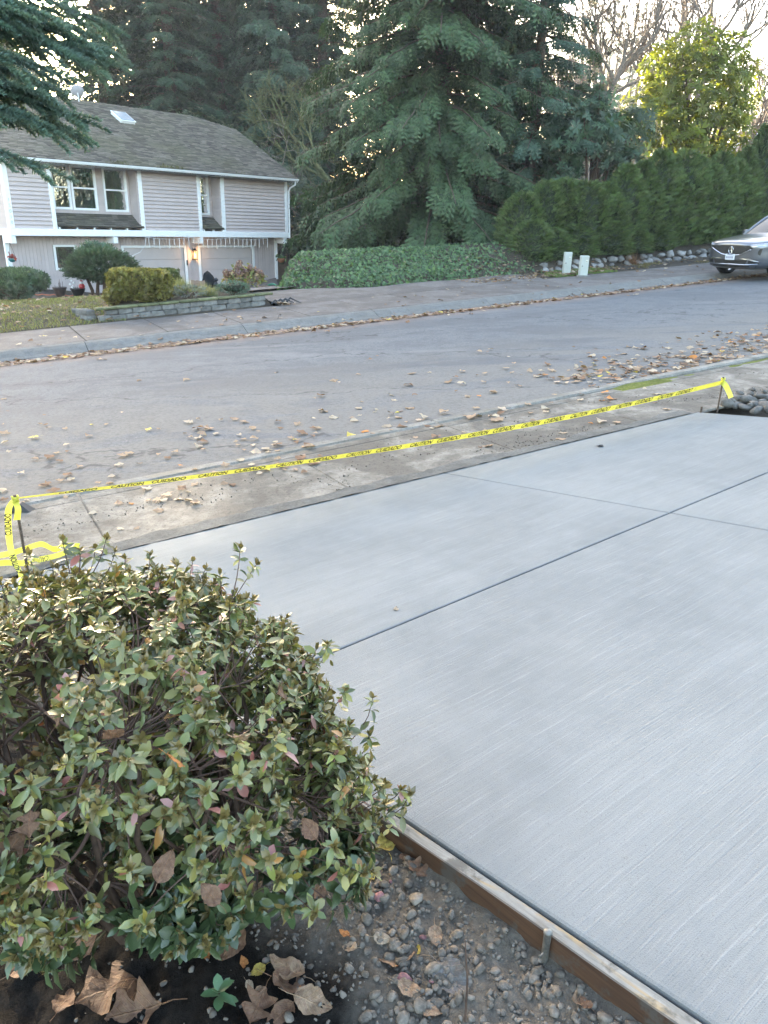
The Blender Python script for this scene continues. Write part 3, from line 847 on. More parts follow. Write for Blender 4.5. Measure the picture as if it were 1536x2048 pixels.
def glass_mat(name, c=(0.02, 0.022, 0.025), rough=0.03):
    m, nt, out = new_mat(name)
    v = coords(nt, 'Object', (1, 1, 1))
    nr = bump(nt, noise(nt, v, 1.9, 3, 0.5), 0.6, 0.06)
    g = N(nt, 'ShaderNodeBsdfGlossy', Roughness=rough); nt.links.new(nr, g.inputs['Normal']); g.inputs['Color'].default_value = (0.9, 0.93, 0.95, 1)
    t = N(nt, 'ShaderNodeBsdfTransparent'); t.inputs['Color'].default_value = (0.85, 0.88, 0.88, 1)
    fr_ = N(nt, 'ShaderNodeFresnel', IOR=1.9); nt.links.new(nr, fr_.inputs['Normal'])
    ms = nt.nodes.new('ShaderNodeMixShader'); nt.links.new(math_(nt, 'ADD', fr_.outputs[0], 0.30), ms.inputs[0])
    nt.links.new(t.outputs[0], ms.inputs[1]); nt.links.new(g.outputs[0], ms.inputs[2]); nt.links.new(ms.outputs[0], out.inputs[0])
    return m
M['glass'] = glass_mat('window_glass')
def emit(name, c, s):
    m, nt, out = new_mat(name)
    e = N(nt, 'ShaderNodeEmission', Strength=s); e.inputs['Color'].default_value = (*c, 1)
    nt.links.new(e.outputs[0], out.inputs[0]); return m

house = empty('house', (0, 0, 0), label='two-storey taupe house with white trim, mossy brown roof and two garage doors', cat='house')
def HM(V):          # house frame (s along facade, o outward, z) -> world
    V = np.asarray(V, float)
    P = HL[None]+V[:, :1]*HU[None]+V[:, 1:2]*HN[None]
    return np.concatenate([P, V[:, 2:3]], 1)
def hb(name, s0, s1, o0, o1, z0, z1, mat, parent=None, bev=0.0):
    return MB().box((s0, o0, z0), (s1, o1, z1), HM).build(name, mat, parent or house, bevel=bev)
LEN = 13.35
ZB0, ZB1, ZE = -0.56, -0.31, 2.02
DEPTH = 10.0
REC = [(1.74, 5.32), (8.36, 9.42)]
def wallbox(name, s0, s1, o0, o1, z0, z1, par=None): return hb(name, s0, s1, o0, o1, z0, z1, M['siding'], par)
# upper walls (front built around the two recesses)
wallsegs = [(0.0, 1.74), (5.32, 8.36), (9.42, LEN)]
for a, b in wallsegs:
    w = wallbox('wall', a, b, -0.75, -0.012, ZB0+0.02, ZE+0.1)
    nb = 16; hgt = (ZE+0.02-ZB1)/nb
    for i in range(nb):                                       # lap siding boards
        z0 = ZB1+i*hgt
        lo = a+0.012; hi = b-0.012
        mb = MB().add(HM(np.array([(lo, -0.01, z0), (hi, -0.01, z0), (hi, 0.05, z0), (lo, 0.05, z0), (lo, -0.01, z0+hgt), (hi, -0.01, z0+hgt), (hi, -0.004, z0+hgt+0.012), (lo, -0.004, z0+hgt+0.012)])),
                      [(0, 3, 2, 1), (4, 5, 6, 7), (0, 1, 5, 4), (1, 2, 6, 5), (2, 3, 7, 6), (3, 0, 4, 7)])
        mb.build('siding_board', M['siding'], w)
# inner house mass
inner = wallbox('wall', 0.02, LEN-0.02, -DEPTH, -2.6, -2.95, ZE+0.05)
for s0 in (0.0, LEN-0.12): wallbox('wall', s0, s0+0.12, -2.6, -0.75, ZB0+0.02, ZE+0.08)
# left end: lap boards on the side wall
for i in range(18):
    z0 = ZB1+i*0.135
    hb('siding_board', -0.03, -0.002, -DEPTH+0.1, -0.1, z0, z0+0.13, M['siding'], inner)
# recess backs, sides and floors
for k, (a, b) in enumerate(REC):
    bw = wallbox('wall', a-0.02, b+0.02, -0.78, -0.62, ZB1, ZE+0.09) if False else None
    for sx in (a, b):
        d = 0.05 if sx == a else -0.05
        side = wallbox('wall', min(sx, sx-d)-0.0, max(sx, sx-d), -0.74, -0.014, ZB1+0.02, ZE+0.09)
        for i in range(17):
            z0 = ZB1+0.02+i*0.136
            hb('siding_board', min(sx+d*0.02, sx+d*0.35), max(sx+d*0.02, sx+d*0.35), -0.61, -0.02, z0, z0+0.128, M['siding'], side)
wins = [(2.03, 2.72, 0.44, 2.0), (2.82, 3.82, 0.43, 2.0), (4.18, 5.17, 0.41, 2.0), (8.76, 9.22, 0.40, 2.0)]
def backwall(a, b, z0, z1, o, holes, th=0.06):
    """recess back wall with window openings"""
    xs = sorted(set([a, b]+[h[0] for h in holes]+[h[1] for h in holes]))
    mb = MB()
    for x0, x1 in zip(xs[:-1], xs[1:]):
        hh = [h for h in holes if h[0] <= x0+1e-6 and h[1] >= x1-1e-6]
        if hh:
            h = hh[0]
            mb.box((x0, o-th, z0), (x1, o, h[2]), HM)
            if z1 > h[3]: mb.box((x0, o-th, h[3]), (x1, o, z1), HM)
        else: mb.box((x0, o-th, z0), (x1, o, z1), HM)
    return mb
backwall(1.74, 5.32, ZB1, ZE+0.08, -0.62, wins[:3]).build('wall', M['siding'], house)
backwall(8.36, 9.42, ZB1, ZE+0.08, -0.62, wins[3:]).build('wall', M['siding'], house)
for z0 in np.arange(0.32, 2.0, 0.136):                        # lap boards between the recess windows
    for (a, b) in ((3.86, 4.14), (1.78, 1.99), (9.26, 9.36), (8.40, 8.72), (2.745, 2.795)):
        hb('siding_board', a, b, -0.62, -0.605, z0, z0+0.128, M['siding'], house)
def window(s0, s1, z0, z1, o, mid=True, slider=False, lit=False):
    w = empty('window', HM([(s0, o, z0)])[0]); w.parent = house
    off = np.array(w.location)
    t = 0.055
    def bx(name, a, b, c, d, e, f, mat): 
        V = lambda X: HM(X)-off[None]
        return MB().box((a, c, e), (b, d, f), V).build(name, mat, w, bevel=0.006)
    mb = MB(); V = lambda X: HM(X)-off[None]
    for (a, b, e, f) in ((s0-0.03, s0+t, z0-0.03, z1+0.02), (s1-t, s1+0.03, z0-0.03, z1+0.02), (s0+t, s1-t, z0-0.03, z0+t), (s0+t, s1-t, z1-t, z1+0.02)):
        mb.box((a, o-0.02, e), (b, o+0.035, f), V)
    if mid: mb.box((s0+t, o-0.03, (z0+z1)/2-0.03), (s1-t, o+0.022, (z0+z1)/2+0.03), V)
    if slider: mb.box(((s0+s1)/2-0.03, o-0.03, z0+t), ((s0+s1)/2+0.03, o+0.022, z1-t), V)
    mb.build('frame', M['trim'], w)
    bx('pane', s0+t, s1-t, o-0.012, o-0.006, z0+t, z1-t, M['glass'])
    bx('room', s0-0.05, s1+0.05, o-1.9, o-1.85, z0-0.2, z1+0.2, M['darkroom'])
    return w
wobj = [window(*w, -0.62) for w in wins]
# curtains and things seen behind the glass
def folds(name, s0, s1, z0, z1, o, mat, parent, n=14, amp=0.03):
    V, F = [], []
    ss = np.linspace(s0, s1, n*2+1)
    for i, s in enumerate(ss):
        oo = o+amp*(1 if i % 2 else -1)
        V += [(s, oo, z0), (s, oo, z1)]
    F = [(2*i, 2*i+2, 2*i+3, 2*i+1) for i in range(len(ss)-1)]
    return MB().add(HM(np.array(V)), F).build(name, mat, parent)
M['palecurtain'] = plain('pale_curtain', (0.55, 0.56, 0.55), 0.9, 0.1, var=0.15)
folds('curtain', 4.75, 5.2, 0.38, 2.0, -0.85, M['curtain'], house, 8)
folds('curtain', 2.0, 2.25, 0.38, 2.0, -0.85, M['palecurtain'], house, 6)
folds('curtain', 3.1, 3.85, 0.38, 1.25, -0.95, M['palecurtain'], house, 12)
# pale wreath ring and lit chandelier inside
def torus_mb(c, r0, r1, M_, n=20, m=8):
    V, F = [], []
    for i in range(n):
        for j in range(m):
            a, b = 2*math.pi*i/n, 2*math.pi*j/m
            V.append((c[0]+(r0+r1*math.cos(b))*math.cos(a), c[1]+r1*math.sin(b), c[2]+(r0+r1*math.cos(b))*math.sin(a)))
    for i in range(n):
        for j in range(m):
            F.append((i*m+j, ((i+1) % n)*m+j, ((i+1) % n)*m+(j+1) % m, i*m+(j+1) % m))
    return MB().add(M_(np.array(V)), F)
M['warmbulb'] = emit('warm_bulb', (1.0, 0.62, 0.16), 1.0)
for k in range(5):
    a = 2*math.pi*k/5
    MB().lathe([(0.0001, -0.05), (0.045, -0.02), (0.05, 0.02), (0.0001, 0.06)], 8, lambda V, a=a: HM(V+np.array([8.98+0.13*math.cos(a), -1.0+0.13*math.sin(a), 1.86]))).build('chandelier_bulb', M['warmbulb'], house, smooth=True)
M['pearl'] = plain('bead', (0.75, 0.74, 0.72), 0.4)
mb = MB()
for si in np.linspace(8.84, 9.12, 4):
    for zi in np.arange(0.5, 1.75, 0.11):
        mb.lathe([(0.0001, -0.016), (0.016, 0), (0.0001, 0.016)], 6, lambda V, s=si, z=zi: HM(V+np.array([s, -0.8, z+0.3*(s-8.8)])))
mb.build('bead_strings', M['pearl'], house)
# pent roofs under the recess windows
def shingles(name, quadpts, course, tab, parent, base=(0.16, 0.14, 0.115), seed=1, clip=None):
    """courses of shingle tabs on a planar quad: quadpts = origin, along-vector (s), up-slope vector"""
    o, a, b = [np.array(q, float) for q in quadpts]
    la, lb = np.linalg.norm(a), np.linalg.norm(b); an, bn = a/la, b/lb
    nrm = np.cross(an, bn); nrm = nrm if nrm[2] > 0 else -nrm
    r_ = np.random.default_rng(seed)
    Vs, Fs, Cs = [], [], []; n = 0
    nc = int(lb/course)+1
    for i in range(nc):
        y0 = i*course; y1 = min(y0+course*1.25, lb)
        if y0 >= lb: break
        x = -r_.random()*tab
        while x < la:
            x1 = x+tab*r_.uniform(0.8, 1.25)
            xa, xb = max(x, 0), min(x1-0.012, la)
            if clip is not None:
                lo, hi = clip(y0/lb); xa, xb = max(xa, lo*la), min(xb, hi*la)
            if xb-xa > 0.02:
                yy = y0 + r_.uniform(-0.012, 0.012); h0 = r_.uniform(0.018, 0.034)
                P = [o+an*xa+bn*yy+nrm*h0, o+an*xb+bn*yy+nrm*h0, o+an*xb+bn*y1+nrm*0.003, o+an*xa+bn*y1+nrm*0.003, o+an*xa+bn*yy, o+an*xb+bn*yy]
                Vs += P; Fs += [(n, n+1, n+2, n+3), (n+4, n+5, n+1, n)]
                c = np.array(base)*r_.uniform(0.62, 1.3); Cs += [c, c*0.45]; n += 6
            x = x1
    me = np_mesh(name, np.array(Vs), np.array(Fs), M['shingle'], np.array(Cs))
    s = link(name, me, parent); tag(s, kind='stuff'); return s
def pent(a, b):
    root = empty('pent_roof'); root.parent = house
    o0, o1, z0, z1 = 0.10, -0.60, -0.20, 0.28
    mb = MB().add(HM(np.array([(a, o0, z0-0.03), (b, o0, z0-0.03), (b, o1, z1-0.03), (a, o1, z1-0.03), (a, o0, z0), (b, o0, z0), (b, o1, z1), (a, o1, z1)])), [(0, 3, 2, 1), (4, 5, 6, 7), (0, 1, 5, 4), (1, 2, 6, 5), (2, 3, 7, 6), (3, 0, 4, 7)])
    mb.build('deck', M['darkwood'], root)
    P = HM(np.array([(a, o0+0.01, z0+0.002), (b, o0+0.01, z0+0.002), (a, o1, z1+0.002)]))
    shingles('shingles', (P[0], P[1]-P[0], P[2]-P[0]), 0.13, 0.28, root, (0.115, 0.105, 0.09), 5)
    for s in np.linspace(a+0.05, b-0.05, max(3, int((b-a)/0.7)+1)):
        hb('rafter_tail', s-0.025, s+0.025, -0.02, 0.085, z0-0.125, z0-0.032, M['trim'], root)
M['darkwood'] = plain('dark_wood', (0.05, 0.042, 0.036), 0.85, 0.2)
pent(1.76, 5.42); pent(8.38, 9.50)
# vertical white trims of the upper storey
for s0, s1, o in ((-0.04, 0.13, 0.05), (1.58, 1.74, 0.05), (5.34, 5.52, 0.05), (8.20, 8.36, 0.05), (9.44, 9.64, 0.05), (LEN-0.15, LEN+0.035, 0.05)):
    hb('corner_trim', s0, s1, -0.03, o, ZB1+0.004, ZE+0.04, M['trim'], None, 0.006)
hb('corner_trim', -0.055, -0.041, -0.16, 0.05, ZB1+0.004, ZE+0.04, M['trim'])
hb('belly_band', -0.06, LEN+0.06, -0.10, 0.075, ZB0, ZB1, M['trim'], None, 0.01)
hb('belly_band', -0.085, -0.061, -DEPTH, 0.075, ZB0, ZB1, M['trim'])
hb('soffit', 0.0, LEN, -0.72, -0.11, ZB0+0.005, ZB0+0.03, M['siding'])
for s in (0.02, 4.12, 8.27, 13.18):                           # cantilever beam ends
    hb('beam', s-0.09, s+0.09, -0.7, 0.045, ZB0-0.27, ZB0-0.004, M['trim'], None, 0.01)
# lower storey with vertical grooved siding
def lower(a, b, holes):
    return backwall(a, b, -3.1, ZB0+0.03, -0.64, holes, 0.1)
lw = [(1.75, 2.72, -1.86, -0.90), (2.86, 3.85, -1.86, -0.90)]
gd = [(4.74, 7.80), (8.56, 11.66)]
lwall = lower(-0.05, 13.12, lw+[(a, b, -3.08, -0.97) for a, b in gd]).build('lower_wall', M['siding'], house)
s = -0.04
while s < 13.1:
    e = min(s+0.142, 13.11); segs = [(-3.05, ZB0+0.03)]
    for (a, b, z0, z1) in lw+[(a, b, -3.08, -0.97) for a, b in gd]:
        if s < b+0.06 and e > a-0.06:
            segs = [(-3.05, z0-0.05), (z1+0.05, ZB0+0.03)] if z0 > -3 else [(z1+0.06, ZB0+0.03)]
    for z0, z1 in segs: hb('siding_board', s+0.006, e-0.006, -0.64, -0.622, z0, z1, M['siding'], lwall)
    s = e
for (a, b, z0, z1) in lw: window(a+0.04, b-0.04, z0+0.04, z1-0.02, -0.61, mid=False, slider=(a > 2.5))
hb('corner_trim', -0.08, 0.10, -0.70, -0.58, -3.0, ZB0, M['trim']); hb('corner_trim', 13.0, 13.17, -0.70, -0.58, -3.05, ZB0, M['trim'])
for a, b in gd:
    g_ = empty('garage_door'); g_.parent = house
    for (x0, x1, z0, z1) in ((a-0.07, a+0.05, -3.0, -0.93), (b-0.05, b+0.07, -3.0, -0.93), (a+0.05, b-0.05, -1.02, -0.93)):
        hb('door_frame', x0, x1, -0.64, -0.60, z0, z1, M['trim'], g_)
    for i in range(4):
        z0 = -2.98+i*0.49
        hb('door_panel', a+0.05, b-0.05, -0.70, -0.672, z0+0.004, z0+0.486, M['garage'], g_, 0.008)
M['black'] = plain('black_metal', (0.02, 0.02, 0.022), 0.5, 0.5)
hb('keypad', 7.83, 7.89, -0.60, -0.575, -1.78, -1.55, M['black'])
# roof: hip at the left, clipped gable at the right
EO, ER, SLP = 0.47, 0.30, 0.52
ZEV = 2.10; RO = -5.0; ZR = ZEV+SLP*(EO-RO)
sL, sR = -0.35, LEN+0.30
rL, rR = 1.66, 11.64
hipO = -4.05; zH = ZEV+SLP*(EO-hipO)
back = 2*RO-EO
V = HM(np.array([(sL, EO, ZEV), (sR, EO, ZEV), (sR, hipO, zH), (rR, RO, ZR), (rL, RO, ZR), (sL, hipO, zH), (sL, 2*RO-hipO, zH), (sL, back, ZEV), (sR, back, ZEV), (sR, 2*RO-hipO, zH)]))
Vd = V.copy(); Vd[:, 2] -= 0.16
rm = MB().add(np.concatenate([V, Vd]), [(0, 1, 2, 3, 4, 5), (4, 3, 9, 8, 7, 6), (2, 9, 3), (5, 4, 6), (15, 14, 13, 12, 11, 10), (16, 17, 18, 19, 13, 14), (13, 19, 12), (16, 14, 15), (0, 10, 11, 1), (1, 11, 12, 2), (2, 12, 19, 9), (9, 19, 18, 8), (8, 18, 17, 7), (7, 17, 16, 6), (6, 16, 15, 5), (5, 15, 10, 0)])
roof = rm.build('roof', M['darkwood'], house)
P0 = HM(np.array([(sL, EO+0.02, ZEV+0.012), (sR, EO+0.02, ZEV+0.012), (sL, RO, ZR+0.012)]))
slen = sR-sL
def rclip(t):
    z = EO+(RO-EO)*t
    tt = (EO-hipO)/(EO-RO)
    lo = 0.0 if t < tt else (t-tt)/(1-tt)*(rL-sL)/slen
    hi = 1.0 if t < tt else 1.0-(t-tt)/(1-tt)*(sR-rR)/slen
    return lo, hi
shingles('shingles', (P0[0], P0[1]-P0[0], P0[2]-P0[0]), 0.125, 0.30, roof, (0.205, 0.178, 0.148), 3, rclip)
MB().add(HM(np.array([(0.01, 0.0, ZE), (0.01, back+1, ZE), (0.01, 2*RO-hipO, zH-0.2), (0.01, hipO, zH-0.2)])), [(0, 1, 2, 3)]).build('wall', M['siding'], house)
Pl = HM(np.array([(sL-0.02, 2*RO-hipO, zH+0.012), (sL-0.02, hipO, zH+0.012), (rL, 2*RO-hipO, ZR+0.012)]))
shingles('shingles', (Pl[0], Pl[1]-Pl[0], Pl[2]-Pl[0]), 0.125, 0.30, roof, (0.165, 0.142, 0.112), 4, lambda t: (t*0.5, 1-t*0.5))
Ph = HM(np.array([(sR+0.02, hipO, zH+0.012), (sR+0.02, 2*RO-hipO, zH+0.012), (rR, hipO, ZR+0.012)]))
shingles('shingles', (Ph[0], Ph[1]-Ph[0], Ph[2]-Ph[0]), 0.125, 0.30, roof, (0.165, 0.142, 0.112), 6, lambda t: (t*0.5, 1-t*0.5))
def capline(p, q, nm='ridge_cap'):
    p, q = HM(np.array([p, q])); L_ = np.linalg.norm(q-p); n = int(L_/0.22); d = (q-p)/n
    r_ = np.random.default_rng(9); Vs, Fs, Cs = [], [], []; k = 0
    side = np.cross(d/np.linalg.norm(d), [0, 0, 1.0]); side /= np.linalg.norm(side)
    for i in range(n):
        a = p+d*i; b = p+d*(i+1.15)
        for (c_, h) in ((a, 0.045), (b, 0.028)):
            Vs += [c_-side*0.14+np.array([0, 0, h-0.075]), c_+np.array([0, 0, h]), c_+side*0.14+np.array([0, 0, h-0.075])]
        Fs += [(k, k+1, k+4, k+3), (k+1, k+2, k+5, k+4)]; c = np.array((0.15, 0.13, 0.105))*r_.uniform(0.75, 1.2); Cs += [c, c]; k += 6
    link(nm, np_mesh(nm, np.array(Vs), np.array(Fs), M['shingle'], np.array(Cs)), roof)
capline((rL, RO, ZR), (rR, RO, ZR)); capline((sL, hipO, zH), (rL, RO, ZR), 'hip_cap'); capline((sR, hipO, zH), (rR, RO, ZR), 'hip_cap')
# gutter, fascia, downspout
hb('fascia', sL, sR, EO-0.03, EO, ZEV-0.16, ZEV+0.004, M['trim'], roof)
gut = MB()
pr = [(EO+0.002, 0.0), (EO+0.002, -0.10), (EO+0.07, -0.105), (EO+0.10, -0.05), (EO+0.11, -0.005), (EO+0.095, -0.005), (EO+0.085, -0.05), (EO+0.06, -0.09), (EO+0.015, -0.088), (EO+0.015, 0.0)]
Vg = [(s_, o, ZEV+z) for s_ in (sL-0.02, sR+0.02) for o, z in pr]; n = len(pr)
gut.add(HM(np.array(Vg)), [(i, n+i, n+(i+1) % n, (i+1) % n) for i in range(n)]+[tuple(range(n))[::-1], tuple(range(n, 2*n))])
gut.build('gutter', M['trim'], roof)
hb('rake_board', sR-0.03, sR+0.001, EO-0.02, EO+0.02, ZEV-0.16, ZEV, M['trim'], roof)
MB().add(np.concatenate([HM(np.array([(sR, EO, ZEV-0.17), (sR+0.03, EO, ZEV-0.17), (sR+0.03, hipO, zH-0.17), (sR, hipO, zH-0.17)])), HM(np.array([(sR, EO, ZEV), (sR+0.03, EO, ZEV), (sR+0.03, hipO, zH), (sR, hipO, zH)]))]), [(0, 3, 2, 1), (4, 5, 6, 7), (0, 1, 5, 4), (1, 2, 6, 5), (2, 3, 7, 6), (3, 0, 4, 7)]).build('rake_board', M['trim'], roof)
dsp = HM(np.array([(LEN+0.16, EO+0.03, ZEV-0.10), (LEN+0.16, EO+0.0, ZEV-0.26), (LEN+0.10, 0.16, ZEV-0.40), (LEN+0.07, 0.09, ZEV-0.55), (LEN+0.07, 0.09, ZEV-1.2), (LEN+0.07, 0.09, ZB0-0.05)]))
MB().tube(dsp, 0.038, 8).build('downspout', M['trim'], roof)
# gable wall at the right end
MB().add(HM(np.array([(LEN-0.01, 0.0, ZE), (LEN-0.01, back+1, ZE), (LEN-0.01, 2*RO-hipO, zH-0.2), (LEN-0.01, hipO, zH-0.2)])), [(0, 1, 2, 3)]).build('wall', M['siding'], house)
wallbox('wall', LEN-0.14, LEN-0.02, -DEPTH, -2.61, -0.5, ZE+0.06)
# moss tufts on the eave
M['mosstuft'] = leafmat('moss_tuft', 0.95, 0.1, 0.1)
tuft = []
r3 = np.random.default_rng(21)
for s_c, n_ in ((4.35, 60), (4.55, 50), (6.3, 70), (6.7, 60), (7.0, 50), (7.3, 30), (4.0, 20), (10.2, 15)):
    for k in range(n_):
        s_ = s_c+r3.normal(0, 0.16); oo = EO+0.06-abs(r3.normal(0, 0.13)); z_ = ZEV+SLP*(EO-oo)+0.02
        tuft.append((s_, oo, z_))
tp = HM(np.array(tuft)); n = len(tp)
blT = np.array([(-0.12, 0, 0), (0.12, 0, 0), (0.05, 0.3, 0.9), (-0.05, 0.3, 0.9)], float); blF = np.array([(0, 1, 2, 3)])
V_, F_, C_ = scatter(blT, blF, tp, basis(r3.normal(size=(n, 3)), np.array([[0, 0, 1.0]])+0.7*r3.normal(size=(n, 3))), 0.05+0.09*r3.random(n), np.array([[0.10, 0.10, 0.04]])*r3.uniform(0.6, 1.5, (n, 1)))
tag(link('roof_moss', np_mesh('roof_moss', V_, F_, M['mosstuft'], C_), roof), kind='stuff')
# skylight
M['skyl'] = plain('skylight_dome', (0.24, 0.29, 0.33), 0.12, 0.8)
skr = empty('skylight'); skr.parent = house
def RM(V):   # roof-plane frame: s, distance up slope from eave, height
    V = np.asarray(V, float); th = math.atan(SLP)
    o = EO-V[:, 1]*math.cos(th)-V[:, 2]*(-math.sin(th)) ; z = ZEV+V[:, 1]*math.sin(th)+V[:, 2]*math.cos(th)
    return HM(np.stack([V[:, 0], o, z], -1))
MB().box((6.72, 4.15, 0), (7.40, 5.05, 0.13), RM).build('skylight_curb', M['trim'], skr, bevel=0.01)
MB().box((6.69, 4.12, 0.135), (7.43, 5.08, 0.16), RM).build('skylight_frame', M['trim'], skr, bevel=0.008)
MB().box((6.75, 4.18, 0.162), (7.37, 5.02, 0.19), RM).build('pane', M['skyl'], skr, bevel=0.012)

# house number on the corner board
def text_mesh(txt, size, name, mat, ext=0.0, sx=1.0, bold=0.0):
    cu = bpy.data.curves.new(name, 'FONT'); cu.body = txt; cu.size = size; cu.align_x = 'CENTER'; cu.align_y = 'CENTER'; cu.extrude = ext; cu.resolution_u = 3; cu.offset = bold*size
    ob = bpy.data.objects.new(name, cu); col.objects.link(ob)
    me = bpy.data.meshes.new_from_object(ob.evaluated_get(bpy.context.evaluated_depsgraph_get()))
    bpy.data.objects.remove(ob); bpy.data.curves.remove(cu)
    n = len(me.vertices); co = np.zeros(n*3); me.vertices.foreach_get('co', co); co = co.reshape(-1, 3); co[:, 0] *= sx
    F = [tuple(p.vertices) for p in me.polygons]; bpy.data.meshes.remove(me)
    return co, F
M['numeral'] = plain('numeral_grey', (0.34, 0.38, 0.42), 0.4, 0.5, 0.3)
for k, ch in enumerate('15010'):
    co, F = text_mesh(ch, 0.165, 'numeral', None)
    P = np.stack([0.045+co[:, 0], np.full(len(co), 0.056), 0.66-k*0.19+co[:, 1]], -1)
    MB().add(HM(P), F).build('house_numeral', M['numeral'], house)

# ---- satellite dish, lantern, icicle lights, hanging baskets (things of their own)
dl = HM(np.array([(5.72, RO+0.15, ZR-0.03)]))[0]
dish = empty('satellite_dish', dl, label='round grey satellite dish on the roof ridge', cat='dish')
M['dishg'] = plain('dish_grey', (0.42, 0.42, 0.45), 0.5, 0.4)
face = Vector((-0.35, 0.75, 0.55)).normalized()     # dish opens away from us, to the south sky
q = face.to_track_quat('Z', 'Y').to_matrix()
qn = np.array(q)
prof = [(0.0001, -0.07), (0.10, -0.062), (0.20, -0.035), (0.27, 0.0), (0.275, 0.008), (0.262, 0.010), (0.195, -0.022), (0.0001, -0.052)]
cz = np.array([0, 0, 0.37])
MB().lathe(prof, 28, lambda V: (V @ qn.T)+cz).build('reflector', M['dishg'], dish, smooth=True)
MB().tube([(0.02, 0, -0.08), (0.03, 0, 0.12), (0.02, -0.03, 0.30)], 0.024, 8).build('mast', M['trim'], dish)
armp = [np.array([0.0, 0.0, 0.13]), np.array([-0.20, 0.12, 0.10]), np.array([-0.36, 0.2, 0.20])]
MB().tube(armp, 0.016, 6).build('arm', M['trim'], dish)
MB().lathe([(0.0001, -0.06), (0.035, -0.05), (0.05, 0.03), (0.045, 0.08), (0.0001, 0.09)], 12, lambda V: V @ qn.T*np.array([1, 1, 1])+armp[2]+np.array([0.0, 0, 0.03])).build('receiver', M['trim'], dish, smooth=True)
MB().tube([(-0.17, 0.10, -0.12), (-0.17, 0.1, 0.10)], 0.012, 6).build('brace', M['trim'], dish)

ll = HM(np.array([(8.22, -0.50, -1.52)]))[0]
lan = empty('wall_lantern', ll, label='lit black wall lantern between the two garage doors', cat='lantern')
MB().box((-0.11, -0.09, 0.36), (0.11, 0.09, 0.40)).prism([(-0.07, -0.06), (0.07, -0.06), (0.07, 0.06), (-0.07, 0.06)], 0.40, 0.47).build('lantern_cap', M['black'], lan, bevel=0.01)
mb = MB()
for sx in (-0.095, 0.095):
    for sy in (-0.075, 0.075): mb.box((sx-0.009, sy-0.009, 0.0), (sx+0.009, sy+0.009, 0.36))
mb.box((-0.104, -0.084, -0.02), (0.104, 0.084, 0.0))
mb.build('lantern_frame', M['black'], lan)
M['lampglow'] = emit('lamp_glass_glow', (1.0, 0.50, 0.13), 0.9)
MB().lathe([(0.0001, 0.05), (0.035, 0.07), (0.05, 0.16), (0.03, 0.27), (0.0001, 0.30)], 10).build('bulb', M['lampglow'], lan, smooth=True)
MB().box((-0.02, 0.085, 0.42), (0.02, 0.16, 0.46)).build('bracket', M['black'], lan)
lan.rotation_euler = (0, 0, math.atan2(HU[1], HU[0]))
pl_ = bpy.data.lights.new('lantern_light', 'POINT'); pl_.energy = 2.5; pl_.color = (1.0, 0.55, 0.2); pl_.shadow_soft_size = 0.06
plo = bpy.data.objects.new('lantern_light', pl_); col.objects.link(plo); plo.parent = lan; plo.location = (0, -0.13, 0.18)

icl = empty('icicle_lights', HM(np.array([(5.6, 0.09, ZB0-0.02)]))[0], label='string of white icicle lights hanging under the belly band over the garages', cat='string lights')
io = np.array(icl.location)
M['wirewhite'] = plain('white_wire', (0.75, 0.75, 0.75), 0.5)
ss = np.linspace(5.45, 12.0, 60)
zz = ZB0-0.02-0.07*np.abs(np.sin((ss-5.45)*1.45))
MB().tube(HM(np.stack([ss, np.full(60, 0.082), zz], -1))-io, 0.008, 5).build('cable', M['wirewhite'], icl)
for k, s_ in enumerate(np.linspace(5.6, 12.0, 27)):
    if k in (3,): continue
    ln = (0.38, 0.26, 0.42, 0.3)[k % 4]; z0 = ZB0-0.02-0.07*abs(math.sin((s_-5.45)*1.45))
    MB().tube(HM(np.array([(s_, 0.082, z0), (s_+0.01*random.uniform(-1, 1), 0.082, z0-ln*0.5), (s_+0.02*random.uniform(-1, 1), 0.08, z0-ln)]))-io, 0.012, 5).build('icicle', M['wirewhite'], icl)
MB().tube(HM(np.array([(5.47, 0.08, ZB0-0.03), (5.45, 0.0, ZB0-0.35), (5.3, -0.2, ZB0-0.62), (5.0, -0.45, ZB0-0.80), (4.6, -0.55, ZB0-0.86)]))-io, 0.012, 5).build('cable', M['wirewhite'], icl)
# ---------------------------------------------------------------- vegetation templates
def fern_tpl(n=8, w=0.30, lw=0.055, droop=0.25, taper=1.0, ang=0.55, seed=0):
    """flat spray: axis along +y (length 1) with paired leaflets"""
    r_ = np.random.default_rng(seed); V, F = [], []
    zf = lambda y: -droop*y*y
    V += [(-0.012, 0, 0), (0.012, 0, 0), (0.006, 1, zf(1)), (-0.006, 1, zf(1))]; F.append((0, 1, 2, 3))
    for i in range(n):
        y = 0.08+0.9*i/(n-1)
        ln = w*(math.sin(math.pi*min(1, (0.18+0.80*y)))**0.7)*taper*r_.uniform(0.75, 1.15)
        for s in (-1, 1):
            a = ang*r_.uniform(0.8, 1.25)
            dx, dy = s*ln*math.cos(a), ln*math.sin(a)
            h = lw*r_.uniform(0.8, 1.2); k = len(V); dz = -0.25*droop*ln*3
            V += [(0, y-h*0.6, zf(y)), (dx*0.55+s*h*0.3, y+dy*0.55-h*0.9, zf(y)+dz*0.4), (dx, y+dy, zf(y)+dz), (dx*0.45-s*h*0.3, y+dy*0.45+h*0.8, zf(y)+dz*0.4)]
            F.append((k, k+1, k+2, k+3) if s > 0 else (k+3, k+2, k+1, k))
    return np.array(V, float), np.array(F)
T_CEDAR = [fern_tpl(4, 0.38, 0.10, 0.35, seed=s) for s in (1, 2)]
T_FIR = [fern_tpl(4, 0.30, 0.10, 0.18, ang=0.5, seed=s) for s in (3, 4)]
T_HEDGE = fern_tpl(4, 0.42, 0.10, -0.1, ang=0.9, seed=5)
